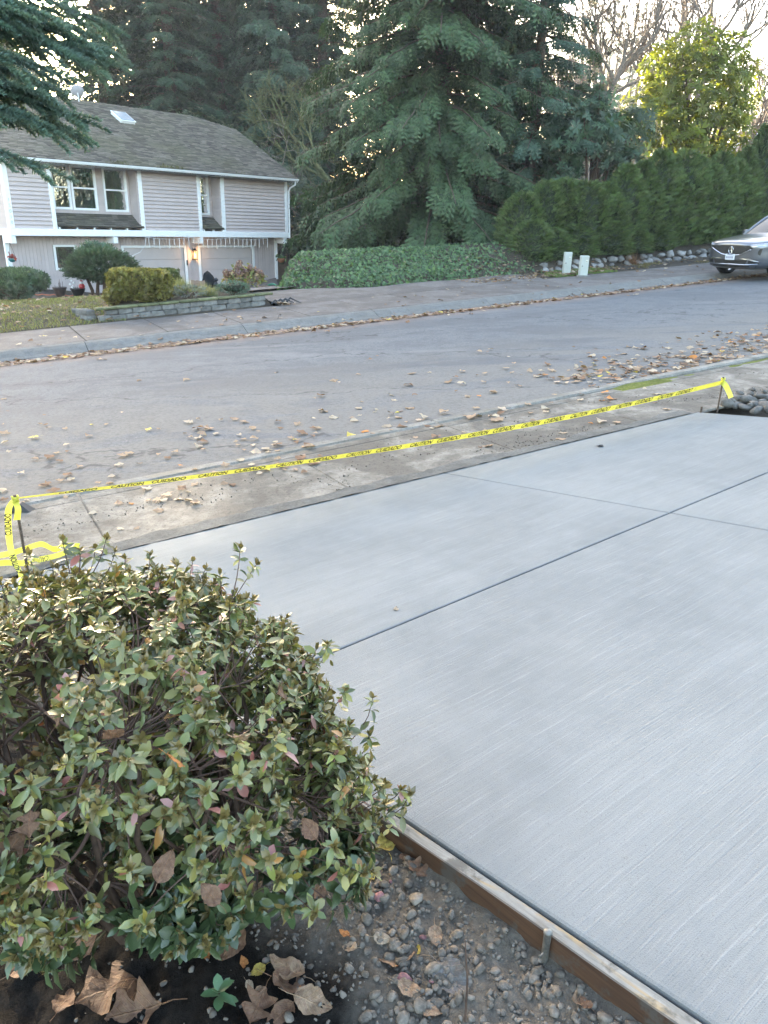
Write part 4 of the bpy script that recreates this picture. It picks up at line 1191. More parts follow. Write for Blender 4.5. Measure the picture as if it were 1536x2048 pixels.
def tone(base, n, r_, lo=0.6, hi=1.45, hue=0.12):
    c = np.array(base)[None]*r_.uniform(lo, hi, (n, 1)); c = c*(1+hue*(r_.random((n, 3))-0.5)); return c

def conifer(Ht, rb, z0, nl, per, tpl, ssc, base, seed, hang=0.3, up=0.15, droop=0.35, topcut=1.0, shape=0.85, dead=0.0, hz=1.0):
    """returns (trunk V,F), (limb V,F), (crown V,F,C) in tree space (base at origin)"""
    r_ = np.random.default_rng(seed)
    P, D, Nn, S = [], [], [], []
    LV, LF, nL = [], [], 0
    for i in range(nl):
        t = (i+r_.random())/nl
        t = t/0.8*0.56 if t < 0.8 else 0.56+(t-0.8)/0.2*0.44      # most limbs in the lower half
        zb = z0+(Ht-z0)*t*topcut
        tt = (zb-z0)/(Ht-z0)
        L = rb*((1-tt)**shape)*r_.uniform(0.50, 1.18)+0.35
        az = i*2.39996+r_.normal(0, 0.25)
        k = max(6, int(per*L))
        u = np.linspace(0, 1, 9)
        curve = np.stack([L*u*math.cos(az), L*u*math.sin(az), zb+L*(up*u-droop*u**2+0.10*np.maximum(0, u-0.75)*2)], -1)
        rad = 0.012+0.010*L*(1-u)
        tv, tf = tube_np(curve, rad*1.0, 4); LV.append(tv); LF.append(tf+nL); nL += len(tv)
        uu = 0.12+0.88*r_.random(k)**0.75
        pts = np.stack([np.interp(uu, u, curve[:, j]) for j in range(3)], -1)
        rad_d = np.array([math.cos(az), math.sin(az), 0]); sd = np.array([-math.sin(az), math.cos(az), 0])
        sgn = r_.choice([-1, 1], k)
        d = rad_d[None]*(0.45+0.5*r_.random((k, 1))) + sd[None]*(sgn*r_.uniform(0.2, 0.9, k))[:, None]
        d[:, 2] -= hang*(0.5+r_.random(k))
        nrm = np.array([0, 0, 1.0])[None]+0.45*r_.normal(size=(k, 3)) + rad_d[None]*hang*0.8
        pts = pts + sd[None]*(sgn*r_.random(k)*0.10*L)[:, None]
        P.append(pts); D.append(d); Nn.append(nrm); S.append(ssc*r_.uniform(0.6, 1.25, k)*(0.65+0.35*(1-tt)))
    P, D, Nn, S = map(np.concatenate, (P, D, Nn, S))
    B_ = basis(D, Nn); n = len(P); h = n//2
    C = tone(base, n, r_)
    parts = [scatter(*tpl[0], P[:h], B_[:h], S[:h], C[:h]), scatter(*tpl[1], P[h:], B_[h:], S[h:], C[h:])]
    crown = cat(parts)
    zz = np.linspace(0, Ht, 12); lean = 0.02*Ht*np.sin(zz/Ht*2)
    tr = tube_np(np.stack([lean*0.2, 0*zz, zz], -1), np.maximum(0.03, (0.016*Ht+0.05)*(1-zz/Ht)**0.8), 9)
    return tr, (np.concatenate(LV), np.concatenate(LF)), crown

class TreeKind:
    def __init__(s, name, tr, lb, cr, barkm, leafm):
        s.name = name
        s.t = np_mesh('trunk', *tr, barkm, smooth=True)
        s.l = np_mesh('limb', *lb, barkm) if lb is not None else None
        s.c = np_mesh('crown', cr[0], cr[1], leafm, cr[2]) if cr is not None else None
    def place(s, loc, rz, sc, label, cat='tree', group=None, sz=1.0):
        e = empty(s.name, loc, rz, label, cat, group); e.scale = (sc, sc, sc*sz)
        link('trunk', s.t, e)
        if s.l is not None: link('limb', s.l, e)['kind'] = 'stuff'
        if s.c is not None: link('crown', s.c, e)
        return e

# big western red cedar in front of the ivy bank
cedar = TreeKind('cedar_tree', *conifer(23, 5.3, 2.2, 270, 36, T_CEDAR, 0.52, (0.052, 0.086, 0.038), 31, hang=1.25, up=0.10, droop=0.42, shape=0.62, hz=0.9), M['bark'], M['needle'])
cx, cy = at_depth(862, 540, 31.0)[:2]
cedar.place((cx, cy, g1(cx, cy)-0.1), 0.4, 1.0, 'huge drooping green cedar rising behind the ivy bank')
# firs and hemlocks behind the house
fir = [TreeKind('fir_tree', *conifer(29, 5.0, 2.5, 160, 22, T_FIR, 0.80, (0.048, 0.078, 0.045), 40+k, hang=h_, up=0.12, droop=0.33, shape=0.75), M['bark'], M['needle']) for k, h_ in enumerate((0.45, 0.9))]
def at(px, D): return at_depth(px, 460, D)[:2]
FIRS = [  # photo x, distance, kind, size, label
    (-150, 55, 1, 1.0, 'dark fir beyond the left house corner'),
    (-60, 57, 0, 1.05, 'dark fir at the far left behind the roof, under the spruce boughs'),
    (28, 62, 1, 1.1, 'dark fir right behind the satellite dish'),
    (238, 55, 2, 1.0, 'drooping hemlock above the middle of the house roof'),
    (318, 62, 1, 1.1, 'tall dark fir behind the skylight'),
    (360, 54, 2, 1.0, 'drooping hemlock behind the right end of the roof ridge'),
    (455, 61, 0, 1.1, 'tall fir behind the bare tree beside the house'),
    (560, 56, 1, 1.0, 'tall fir between the house and the big cedar'),
    (650, 57, 2, 1.0, 'drooping hemlock just left of the big cedar'),
    (415, 69, 1, 1.1, 'second-row hemlock over the right half of the roof'),
    (610, 68, 0, 1.1, 'second-row fir in the gap beside the cedar'),
    (500, 74, 2, 1.15, 'distant hemlock behind the firs beside the house'),
]
for px, D, k, s_, lb in FIRS:
    x, y = at(px, D); fir[k % 2].place((x, y, g1(x, y)-0.3), px*0.7, s_, lb, group='tall conifers behind the house')
# slimmer weeping conifer right of the cedar
wk = TreeKind('hemlock_tree', *conifer(15, 2.7, 2.6, 80, 40, T_CEDAR, 0.42, (0.056, 0.095, 0.062), 77, hang=1.1, up=0.20, droop=0.40, shape=0.6), M['bark'], M['needle'])
x, y = at(1050, 30.5); wk.place((x, y, g1(x, y)-0.1), 1.1, 1.0, 'slim weeping conifer with a bare dark stem beside the big cedar')
# far hazy firs at the right
for px, D, k, s_, lb in ((1180, 120, 0, 1.15, 'far hazy fir behind the bare trees'), (1225, 128, 1, 1.1, 'far pale fir right of the bare tree'), (1525, 105, 0, 0.95, 'far pale fir at the right, behind the sunlit laurel'), (1130, 135, 2, 1.1, 'farthest faded fir behind the bare branches'), (990, 118, 1, 1.05, 'far fir glimpsed between cedar and weeping conifer'), (1195, 112, 1, 1.05, 'pale far fir left of the pale pair'), (1240, 118, 0, 1.15, 'broad far fir filling the gap left of the laurel'), (1160, 126, 0, 1.2, 'tall far fir close to the weeping conifer'), (1500, 112, 1, 1.0, 'second far fir right of the laurel crown'), (1550, 108, 0, 1.05, 'last far fir beyond the hedge end'), (1275, 132, 1, 1.1, 'far fir peeping past the left side of the laurel')):
    x, y = at(px, D); fir[k % 2].place((x, y, -3.0), px, s_, lb, group='far hazy firs')

# bare deciduous trees
def bare(seed, Ht, spread=0.55, lev=6, r0=0.14, up=0.35, nb=3, fine=0.72):
    r_ = np.random.default_rng(seed); VV, FF, n = [], [], [0]
    def br(p, d, L, r, l):
        k = 5; pts = [p]; dd = d
        for i in range(k):
            dd = unit(dd+0.16*r_.normal(size=3)+np.array([0, 0, 0.06*up])); pts.append(pts[-1]+dd*L/k)
        pts = np.array(pts); rr = np.linspace(r, r*0.6, k+1)
        tv, tf = tube_np(pts, rr, 6 if l > 3 else (4 if l > 1 else 3)); VV.append(tv); FF.append(tf+n[0]); n[0] += len(tv)
        if l == 0: return
        for j in range(nb+(1 if l < 3 else 0)):
            tpos = r_.uniform(0.35, 1.0); q = pts[min(k, int(tpos*k))]
            nd = unit(dd*0.75+spread*r_.normal(size=3)+np.array([0, 0, up*0.35]))
            br(q, nd, L*fine*r_.uniform(0.75, 1.1), max(0.013, r*0.60), l-1)
    br(np.zeros(3), np.array([0, 0, 1.0]), Ht*0.33, r0, lev)
    return np.concatenate(VV), np.concatenate(FF)
bt = [TreeKind('bare_tree', bare(s, 25, 0.42, 5, 0.24, 0.9), None, None, M['greybark'], None) for s in (5, 6)]
for px, D, k, s_, lb in ((1118, 40, 0, 1.0, 'leafless tree with long fine branches behind the hedge gap'), (1250, 45, 1, 1.1, 'pale leafless tree behind the sunlit laurel'), (1320, 46, 0, 1.15, 'tall leafless tree right behind the laurel top'), (1455, 44, 1, 1.0, 'bushy leafless tree at the right of the laurel'), (1525, 42, 0, 0.9, 'leafless reddish tree above the last hedge columns'), (1190, 48, 1, 1.15, 'distant leafless tree left of the sunlit laurel'), (1090, 75, 0, 1.3, 'distant leafless tree beside the weeping conifer')):
    x, y = at(px, D); bt[k].place((x, y, -2.4), px*1.3, s_, lb, group='leafless trees behind the hedge')
# old leaning mossy tree beside the house
lt_v, lt_f = bare(12, 12.0, 0.7, 5, 0.14, 0.5, 3, 0.74)
old = TreeKind('leaning_tree', (lt_v, lt_f), None, None, M['mossbark'], None)
x, y = at(700, 47.0)
e = old.place((x, y, g1(x, y)), 0.3, 1.25, 'old mossy leafless tree leaning towards the house gable')
e.rotation_euler = (R(4), R(-42), R(20)); e.location.z += 1.5
ltk = TreeKind('leaning_tree', bare(15, 12, 0.6, 5, 0.10, 0.6, 3, 0.74), None, None, M['greybark'], None)
x, y = at(610, 44.0); e = ltk.place((x, y, -2.6), 2.0, 1.15, 'grey leafless thicket tree behind the house gable'); e.rotation_euler = (0, R(-14), 2.0)

# broadleaf evergreens: rosettes of long leaves
def rosette_tpl(n=7, ln=1.0, w=0.17, lift=0.25, seed=0):
    r_ = np.random.default_rng(seed); V, F = [], []
    for i in range(n):
        a = 2*math.pi*i/n+r_.normal(0, 0.2); l = ln*r_.uniform(0.75, 1.1); e = lift*r_.uniform(0.2, 1.6)-0.15
        c, s = math.cos(a), math.sin(a); k = len(V)
        pt = lambda rr, ww, zz: (rr*c-ww*s, rr*s+ww*c, zz)
        V += [pt(0.04, 0, 0), pt(l*0.5, -w, e*0.75*l), pt(l, 0, e*0.8*l-0.12*l), pt(l*0.5, w, e*0.75*l)]; F.append((k, k+1, k+2, k+3))
    return np.array(V, float), np.array(F)
T_ROS = rosette_tpl(8, 1.0, 0.15, 0.25, 1)
def blobs_points(blobs, n, r_, shell=0.55):
    vol = np.array([b[3]*b[4]*b[5] for b in blobs])**0.72; pr = vol/vol.sum()
    idx = r_.choice(len(blobs), n, p=pr); b = np.array(blobs)[idx]
    d = unit(r_.normal(size=(n, 3))); rad = (shell+(1-shell)*r_.random((n, 1))**0.6)
    return b[:, :3]+d*rad*b[:, 3:6], d
def broadleaf(name, blobs, n, sz, base, seed, trunk_r=0.09, hi=1.5, twigs=24, mat=None, tpl=None, hue=0.12):
    r_ = np.random.default_rng(seed)
    P, d = blobs_points(blobs, n, r_)
    ax = unit(d+np.array([0, 0, 0.5])+0.5*r_.normal(size=(n, 3)))
    B_ = basis(np.cross(ax, r_.normal(size=(n, 3))), ax)
    cr = scatter(*(tpl or T_ROS), P, B_, sz*r_.uniform(0.65, 1.2, n), tone(base, n, r_, 0.55, hi, hue))
    TV, TF, k = [], [], 0
    bl = np.array(blobs)
    root = np.array([bl[:, 0].mean()*0.5, bl[:, 1].mean()*0.5, 0])
    for i in range(twigs):
        b = bl[r_.integers(len(bl))]; tip = b[:3]+0.7*b[3:6]*unit(r_.normal(size=3)); mid = root*0.5+tip*0.5+np.array([0, 0, 0.25*tip[2]])+0.1*r_.normal(size=3)
        pts = np.stack([(1-u)**2*root+2*u*(1-u)*mid+u*u*tip for u in np.linspace(0, 1, 7)])
        tv, tf = tube_np(pts, np.linspace(trunk_r, 0.012, 7), 5); TV.append(tv); TF.append(tf+k); k += len(tv)
    return TreeKind(name, (np.concatenate(TV), np.concatenate(TF)), None, cr, M['twig'], mat or M['leaf'])
# photo-driven blob lists, in metres relative to the tree base
def rel(base, lst):
    out = []
    for px, py, D, rx, rz in lst:
        p = at_depth(px, py, D); out.append((p[0]-base[0], p[1]-base[1], p[2]-base[2], rx, rx, rz))
    return out
def groundpt(px, D):
    x, y = at(px, D); return np.array([x, y, g1(x, y)])
b0 = groundpt(1395, 33.0)
laurel = broadleaf('laurel_tree', rel(b0, [(1390, 110, 33, 1.3, 1.2), (1330, 150, 33, 1.1, 1.3), (1450, 130, 33, 1.2, 1.2), (1400, 190, 32.6, 1.8, 1.3), (1300, 215, 33, 1.2, 1.1), (1340, 250, 32.5, 1.6, 1.0), (1430, 250, 32.5, 1.5, 1.3), (1360, 300, 32, 1.6, 0.9), (1440, 320, 32, 1.1, 1.1), (1480, 190, 33.3, 0.9, 1.3)]), 1500, 0.30, (0.125, 0.150, 0.022), 51, 0.10, mat=M['sunleaf'])
laurel.place(b0, 0, 1, 'tall glossy laurel with sunlit yellow-green leaves above the hedge')
b0 = groundpt(1180, 29.0)
rhodo = broadleaf('rhododendron', rel(b0, [(1165, 255, 29, 1.3, 0.9), (1220, 280, 29, 1.2, 0.9), (1120, 290, 29, 1.0, 0.8), (1190, 200, 29.5, 0.7, 0.9), (1240, 330, 28.6, 0.9, 0.6), (1130, 345, 28.5, 0.8, 0.4), (1280, 255, 30, 0.9, 1.0)]), 620, 0.30, (0.058, 0.098, 0.060), 52, 0.08)
rhodo.place(b0, 0, 1, 'spreading blue-green rhododendron with open dark branches above the hedge')
b0 = groundpt(1490, 34.0)
rh2 = broadleaf('rhododendron', rel(b0, [(1495, 320, 33.0, 0.6, 0.5), (1520, 300, 33.0, 0.5, 0.5), (1440, 325, 33.0, 0.5, 0.5), (1470, 330, 33.0, 0.5, 0.4)]), 110, 0.24, (0.075, 0.13, 0.065), 53, 0.04)
rh2.place(b0, 0, 1, 'small rhododendron sprays poking out between the tall hedge columns')
# dark evergreen masses beside the house
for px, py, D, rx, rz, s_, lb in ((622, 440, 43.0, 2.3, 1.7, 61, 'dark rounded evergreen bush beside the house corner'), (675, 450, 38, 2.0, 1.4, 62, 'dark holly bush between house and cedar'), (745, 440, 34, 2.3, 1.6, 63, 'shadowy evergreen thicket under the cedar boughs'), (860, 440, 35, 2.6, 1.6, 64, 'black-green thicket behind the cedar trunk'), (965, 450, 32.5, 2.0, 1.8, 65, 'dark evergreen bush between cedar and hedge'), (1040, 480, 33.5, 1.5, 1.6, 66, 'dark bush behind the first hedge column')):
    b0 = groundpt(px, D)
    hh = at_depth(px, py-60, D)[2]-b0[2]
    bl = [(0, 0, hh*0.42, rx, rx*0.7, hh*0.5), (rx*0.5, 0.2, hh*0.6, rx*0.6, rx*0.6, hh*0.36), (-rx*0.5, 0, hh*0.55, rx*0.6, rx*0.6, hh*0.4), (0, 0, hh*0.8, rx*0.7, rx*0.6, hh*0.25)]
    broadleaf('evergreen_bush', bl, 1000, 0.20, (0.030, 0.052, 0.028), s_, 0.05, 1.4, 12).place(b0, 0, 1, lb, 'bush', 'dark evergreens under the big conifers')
# light green shrubs behind the gable end of the roof
for px, py, D, s_, lb in ((400, 225, 50, 71, 'grey-green tree crown just above the roof ridge'), (470, 260, 48, 72, 'mossy green tree crown behind the roof rake'), (540, 320, 46, 73, 'olive green shrub tree behind the gable'), (330, 215, 52, 74, 'small leafy crown over the roof beside the skylight')):
    b0 = groundpt(px, D); hh = at_depth(px, py, D)[2]-b0[2]
    broadleaf('leafy_tree', [(0, 0, hh*0.8, 2.3, 2, hh*0.25), (1.3, 0, hh*0.65, 1.8, 1.5, hh*0.25), (-1.0, 0, hh*0.6, 1.8, 1.5, hh*0.25)], 620, 0.26, (0.085, 0.105, 0.058), s_, 0.10, 1.5, 26).place(b0, 0, 1, lb, 'tree', 'leafy trees behind the house')

# arborvitae hedge, one column after another, on a rough stone edging
def arbor(seed, Ht=3.0, rad=0.62, n=2300, pointy=1.0):
    r_ = np.random.default_rng(seed)
    zz = r_.random(n)**0.9; az = r_.uniform(0, 6.283, n)
    prof = np.where(zz < 0.55, 0.85+0.15*np.sin(zz/0.55*math.pi), np.clip((1-zz)/0.45, 0, 1)**(0.55*pointy+0.2))
    lob = 1+0.42*fbm(az*2.2+seed, zz*7, 3)
    rr = rad*prof*lob*(0.80+0.22*r_.random(n))
    P = np.stack([rr*np.cos(az), rr*np.sin(az), Ht*zz*0.97+0.03], -1)
    d = np.stack([np.cos(az)*0.75, np.sin(az)*0.75, np.full(n, 0.75)], -1)+0.35*r_.normal(size=(n, 3))
    nr = np.stack([-np.sin(az), np.cos(az), 0*az], -1)+0.5*r_.normal(size=(n, 3))
    C = tone((0.086, 0.126, 0.042), n, r_, 0.45, 1.5)
    V, F, C = scatter(*T_HEDGE, P, basis(d, nr), 0.17*r_.uniform(0.7, 1.25, n), C)
    # dark core added inside each column to block light and shade the gaps
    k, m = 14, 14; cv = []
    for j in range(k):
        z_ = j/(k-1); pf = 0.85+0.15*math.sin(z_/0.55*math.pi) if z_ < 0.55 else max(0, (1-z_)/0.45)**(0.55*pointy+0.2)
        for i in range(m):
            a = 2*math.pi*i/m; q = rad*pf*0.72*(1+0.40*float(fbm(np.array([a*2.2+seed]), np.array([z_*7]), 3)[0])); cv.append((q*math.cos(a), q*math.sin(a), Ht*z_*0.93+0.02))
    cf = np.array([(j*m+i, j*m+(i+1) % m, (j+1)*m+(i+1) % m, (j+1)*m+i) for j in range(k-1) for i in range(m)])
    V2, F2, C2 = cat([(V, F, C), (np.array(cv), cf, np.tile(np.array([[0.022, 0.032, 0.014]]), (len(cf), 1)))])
    tr = tube_np(np.array([(0, 0, -0.1), (0.01, 0, Ht*0.5), (0, 0, Ht*0.9)]), [0.05, 0.035, 0.01], 6)
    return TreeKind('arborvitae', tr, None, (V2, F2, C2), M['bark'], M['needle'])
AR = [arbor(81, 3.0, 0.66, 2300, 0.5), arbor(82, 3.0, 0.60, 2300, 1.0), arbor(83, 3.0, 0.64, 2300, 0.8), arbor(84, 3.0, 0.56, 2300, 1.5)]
HEDGE = [(1040, 385, 0), (1085, 362, 0), (1120, 357, 2), (1160, 362, 0), (1195, 365, 2), (1235, 330, 1), (1268, 322, 3), (1298, 300, 1), (1322, 318, 3), (1345, 300, 2), (1368, 312, 1), (1392, 330, 0), (1415, 305, 1), (1440, 318, 2), (1462, 296, 3), (1490, 252, 3), (1512, 300, 1), (1535, 262, 3), (1565, 280, 1), (1600, 270, 2)]
names = ['rounded', 'clipped', 'bushy', 'broad', 'low', 'full', 'slender', 'upright', 'narrow', 'dense', 'even', 'shaggy', 'plump', 'smooth', 'pointed', 'spired', 'soft', 'sharp', 'outer', 'last']
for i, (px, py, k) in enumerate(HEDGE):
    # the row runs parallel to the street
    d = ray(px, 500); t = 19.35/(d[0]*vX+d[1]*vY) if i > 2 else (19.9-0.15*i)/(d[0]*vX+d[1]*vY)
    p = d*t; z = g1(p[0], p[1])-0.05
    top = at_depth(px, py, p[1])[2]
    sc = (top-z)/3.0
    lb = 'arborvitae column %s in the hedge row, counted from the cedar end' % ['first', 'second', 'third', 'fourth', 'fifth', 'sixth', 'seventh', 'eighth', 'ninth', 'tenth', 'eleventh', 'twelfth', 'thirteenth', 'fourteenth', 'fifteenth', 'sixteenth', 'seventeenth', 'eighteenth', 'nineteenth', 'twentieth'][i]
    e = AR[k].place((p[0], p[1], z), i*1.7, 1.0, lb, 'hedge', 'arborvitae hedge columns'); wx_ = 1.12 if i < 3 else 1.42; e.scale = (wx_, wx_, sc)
# lower front bulges of the hedge
for i, (px, py, w) in enumerate(((1062, 440, 1.0), (1100, 455, 1.1), (1150, 450, 1.05), (1215, 440, 1.15), (1262, 455, 1.0), (1310, 440, 0.9), (1225, 480, 0.9))):
    d = ray(px, 500); p = d*(18.85/(d[0]*vX+d[1]*vY)); z = g1(p[0], p[1])-0.1
    e = AR[(i*2) % 4].place((p[0], p[1], z), i*2.1, 1.0, 'low bushy arborvitae bulging from the foot of the hedge, shoot %s from the cedar' % ['one', 'two', 'three', 'four', 'five', 'six', 'seven'][i], 'hedge', 'low hedge bushes'); e.scale = (w, w, (at_depth(px, py, p[1])[2]-z)/3.0)
# ---------------------------------------------------------------- far yard: retaining wall, shrubs, pots, boxes, ivy, lawn
r4 = np.random.default_rng(99)
# block retaining wall
M['block'] = rock_mat('wall_block', (0.15, 0.145, 0.135), 9)
M['mossblock'] = rock_mat('mossy_block', (0.095, 0.10, 0.05), 9)
wu0, wu1 = UV(*ground(213, 653)[:2])[0], UV(*ground(549, 619)[:2])[0]
WV = 16.98
wall = empty('retaining_wall', (*XY(wu0, WV), float(zfw(wu0, WV))), label='low mossy block retaining wall holding the planting bed', cat='wall')
wof = np.array(wall.location)
blk = [MB().box((0, 0, 0), (0.30, 0.2, 0.115)).mesh('block', M['block'], bevel=0.018) for _ in range(4)]
for me in blk:
    for v in me.vertices: v.co += Vector(r4.normal(0, 0.008, 3))
cap = MB().box((0, 0, 0), (0.44, 0.27, 0.05)).mesh('cap_stone', M['mossblock'], bevel=0.014)
slope_ang = math.atan(SL)
def wput(me, nm, U, V, z, rz=None, sc=(1, 1, 1)):
    x, y = XY(U, V)
    o = put(nm, me, (x-wof[0], y-wof[1], z-wof[2]), (0, -slope_ang, math.atan2(uY, uX)+(rz or 0)), sc, wall); return o
for c in range(2):
    U = wu0+(0.15 if c else 0.0)
    while U < wu1-0.1:
        w = r4.uniform(0.8, 1.15); wput(blk[r4.integers(4)], 'block', U, WV+0.02*c+r4.normal(0, 0.006), zfw(U, WV)-0.01+c*0.118, r4.normal(0, 0.02), (w, 1, 1)); U += 0.30*w+0.008
U = wu0-0.05
while U < wu1-0.1:
    wput(cap, 'cap_stone', U, WV-0.02+r4.normal(0, 0.006), zfw(U, WV)+0.228, r4.normal(0, 0.015)); U += 0.447
for c in range(2):
    for k in range(3): wput(blk[r4.integers(4)], 'block', wu0-0.02-0.03*k, WV+0.25+0.31*k, zfw(wu0, WV)-0.01+c*0.118-0.03*k, 2.0)

def shoot_bush(name, base, dims, n, sz, colr, seed, label, tpl=None, group=None, cat_='shrub', boxy=False, mat=None, hi=1.5, stems=8, z0=0.05, hue=0.12, inner=True):
    """rounded or clipped shrub of small leaf sprays on stems"""
    r_ = np.random.default_rng(seed); rx, ry, h = dims
    e = empty(name, base, 0, label, cat_, group)
    if boxy:
        # superellipsoid shell
        d = unit(r_.normal(size=(n, 3))); p = d/np.linalg.norm(d, axis=1, ord=5, keepdims=True)
    else: d = unit(r_.normal(size=(n, 3))); p = d
    d_ = unit(p)
    lump = 1+0.13*fbm(d_[:, 0]*3+seed, d_[:, 1]*3+d_[:, 2]*4, 3)[:, None]
    P = p*lump*np.array([rx, ry, h*0.5])*(0.82+0.2*r_.random((n, 1)))+np.array([0, 0, h*0.5+z0])
    P[:, 2] = np.maximum(P[:, 2], 0.03)
    ax = unit(d_+np.array([0, 0, 0.6])+0.55*r_.normal(size=(n, 3)))
    B_ = basis(ax, r_.normal(size=(n, 3)))
    C = tone(colr, n, r_, 0.5, hi, hue)*(0.75+0.5*np.clip(d_[:, 2:3], 0, 1))**0
    V, F, C = scatter(*(tpl or T_HEDGE), P, B_, sz*r_.uniform(0.7, 1.3, n), C)
    if inner:  # dark core added behind the sprays, inner shade put into its colour
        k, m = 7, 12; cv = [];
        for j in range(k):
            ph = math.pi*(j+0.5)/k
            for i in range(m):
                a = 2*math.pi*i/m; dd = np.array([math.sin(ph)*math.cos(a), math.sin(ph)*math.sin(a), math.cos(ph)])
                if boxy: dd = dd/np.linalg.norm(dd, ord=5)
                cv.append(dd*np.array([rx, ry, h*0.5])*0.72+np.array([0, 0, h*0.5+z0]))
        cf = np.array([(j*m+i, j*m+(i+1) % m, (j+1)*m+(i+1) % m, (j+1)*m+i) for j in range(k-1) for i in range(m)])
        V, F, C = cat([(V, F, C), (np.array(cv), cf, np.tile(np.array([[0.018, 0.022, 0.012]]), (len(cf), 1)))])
    link('foliage', np_mesh('foliage', V, F, mat or M['leaf'], C), e)
    mb = MB()
    for i in range(stems):
        a = 2*math.pi*i/stems+r_.random(); q = np.array([rx*0.55*math.cos(a), ry*0.55*math.sin(a), h*0.45+z0])
        mb.tube([(0.03*math.cos(a), 0.03*math.sin(a), -0.05), q*np.array([0.4, 0.4, 0.5]), q], [0.022, 0.016, 0.010], 5)
    mb.build('stem', M['twig'], e)
    return e
T_SMALL = rosette_tpl(5, 1.0, 0.30, 0.45, 7)
P = ground(0, 628); P[2] = g1(P[0], P[1])
def gp(px, D):
    return groundpt(px, D)
def on_bed(px, V):
    d = ray(px, 560); p = d*(V/(d[0]*vX+d[1]*vY)); return np.array([p[0], p[1], g1(p[0], p[1])])
def msz(px, D): return px/1585.0*D
# boxwoods on the wall
p = on_bed(280, 17.62); D = p[1]
shoot_bush('boxwood', p, (msz(59, D), 0.44, msz(66, D)*0.88), 3600, 0.060, (0.20, 0.185, 0.055), 101, 'clipped yellow-green boxwood on the retaining wall', T_SMALL, boxy=True, hi=1.35, z0=0.02)
p = on_bed(222, 17.9); D = p[1]
shoot_bush('boxwood', p, (0.20, 0.2, 0.38), 320, 0.05, (0.21, 0.19, 0.06), 111, 'small yellowish twiggy clump at the foot of the boxwood', T_SMALL, inner=False)
p = gp(318, 24.5); zt = at_depth(318, 536, 24.5)[2]
shoot_bush('boxwood', p, (msz(33, 24.5), 0.45, zt-p[2]-0.05), 1700, 0.06, (0.085, 0.105, 0.038), 102, 'dark clipped boxwood standing behind the yellow one', T_SMALL, boxy=True, z0=0.02)
# shrub at the left frame edge
p = gp(18, 23.0); zt = at_depth(10, 540, 23.0)[2]
shoot_bush('laurel_shrub', p+np.array([0, 0, 0.18]), (msz(62, 23), 0.9, zt-p[2]-0.2), 1500, 0.115, (0.085, 0.125, 0.075), 103, 'glossy rounded shrub by the left house corner, open at the bottom', T_ROS, hi=1.6, stems=9)
p = gp(8, 21.0)
shoot_bush('laurel_shrub', p, (0.55, 0.45, 0.42), 260, 0.10, (0.05, 0.075, 0.05), 113, 'low dark shrub at the lawn edge under the glossy one', T_ROS, inner=False)
# juniper clipped as a dome on bare trunks
p = gp(195, 25.5); D = 25.5
zt = at_depth(195, 497, D)[2]; zb = at_depth(195, 578, D)[2]
e = empty('juniper', p, 0, 'dark juniper clipped to a broad dome on bare trunks before the windows', 'shrub')
r_ = np.random.default_rng(104); n = 5200
zc = 0.5*(zt+zb)-p[2]-0.05; rz_ = 0.5*(zt-zb)
d = unit(r_.normal(size=(n, 3))); d[:, 2] = np.where(d[:, 2] < -0.35, d[:, 2]*0.4, d[:, 2])
lump = 1+0.16*fbm(d[:, 0]*2.5+3, d[:, 2]*5, 3)[:, None]
Pj = d*lump*np.array([msz(72, D), 0.95, rz_])*(0.80+0.22*r_.random((n, 1)))+np.array([0, 0, zc])
ax = d*np.array([1, 1, 0.3])+np.array([0, 0, 0.12])+0.3*r_.normal(size=(n, 3))
V, F, C = scatter(*T_HEDGE, Pj, basis(ax, np.array([[0, 0, 1.0]])+0.5*r_.normal(size=(n, 3))), 0.14*r_.uniform(0.7, 1.3, n), tone((0.052, 0.085, 0.042), n, r_, 0.5, 1.5))
link('foliage', np_mesh('foliage', V, F, M['needle'], C), e)
for (a, b_) in ((-0.02, 0.05), (-0.42, -0.6), (0.22, 0.5), (-0.25, -0.15)):
    MB().tube([(a, 0, -0.1), (a+0.03, 0, 0.25), (b_, 0.05, zc-0.1)], [0.075, 0.06, 0.04], 8).build('trunk', M['twig'], e)
# pieris-like lighter shrub rising behind the juniper
p = gp(190, 27.0)
shoot_bush('pieris', p+np.array([0, 0, 0.55]), (0.85, 0.6, at_depth(190, 492, 27)[2]-p[2]-0.5), 520, 0.15, (0.085, 0.13, 0.085), 105, 'light green pieris shrub showing over the clipped juniper', T_ROS, inner=False)
# hydrangea
p = on_bed(487, 18.0); D = p[1]; h = at_depth(487, 524, D)[2]-p[2]
e = empty('hydrangea', p, 0, 'faded hydrangea with pinkish brown flower heads at the wall end', 'shrub')
r_ = np.random.default_rng(106); nst = 58; V_, F_, C_ = [], [], []
st = MB(); heads = []
for i in range(nst):
    a = r_.uniform(0, 6.283); rr = msz(44, D)*r_.random()**0.6; hh = h*(1.0-0.45*(rr/msz(44, D))**1.6)*r_.uniform(0.72, 1.0)
    tip = np.array([rr*math.cos(a), rr*0.8*math.sin(a), hh]); md = tip*np.array([0.45, 0.45, 0.55])
    st.tube([(0.12*math.cos(a)*r_.random(), 0.12*math.sin(a)*r_.random(), -0.03), md, tip], [0.008, 0.007, 0.005], 4); heads.append(tip)
sto = st.build('stem', plain('dry_stem', (0.26, 0.19, 0.14), 0.9, 0.2), e); tag(sto, kind='stuff')
heads = np.array(heads)
lp = np.repeat(heads, 9, 0)*np.concatenate([r_.uniform(0.86, 1.05, (nst*9, 2)), r_.uniform(0.70, 0.98, (nst*9, 1))], 1)+0.05*r_.normal(size=(nst*9, 3)); n = len(lp)
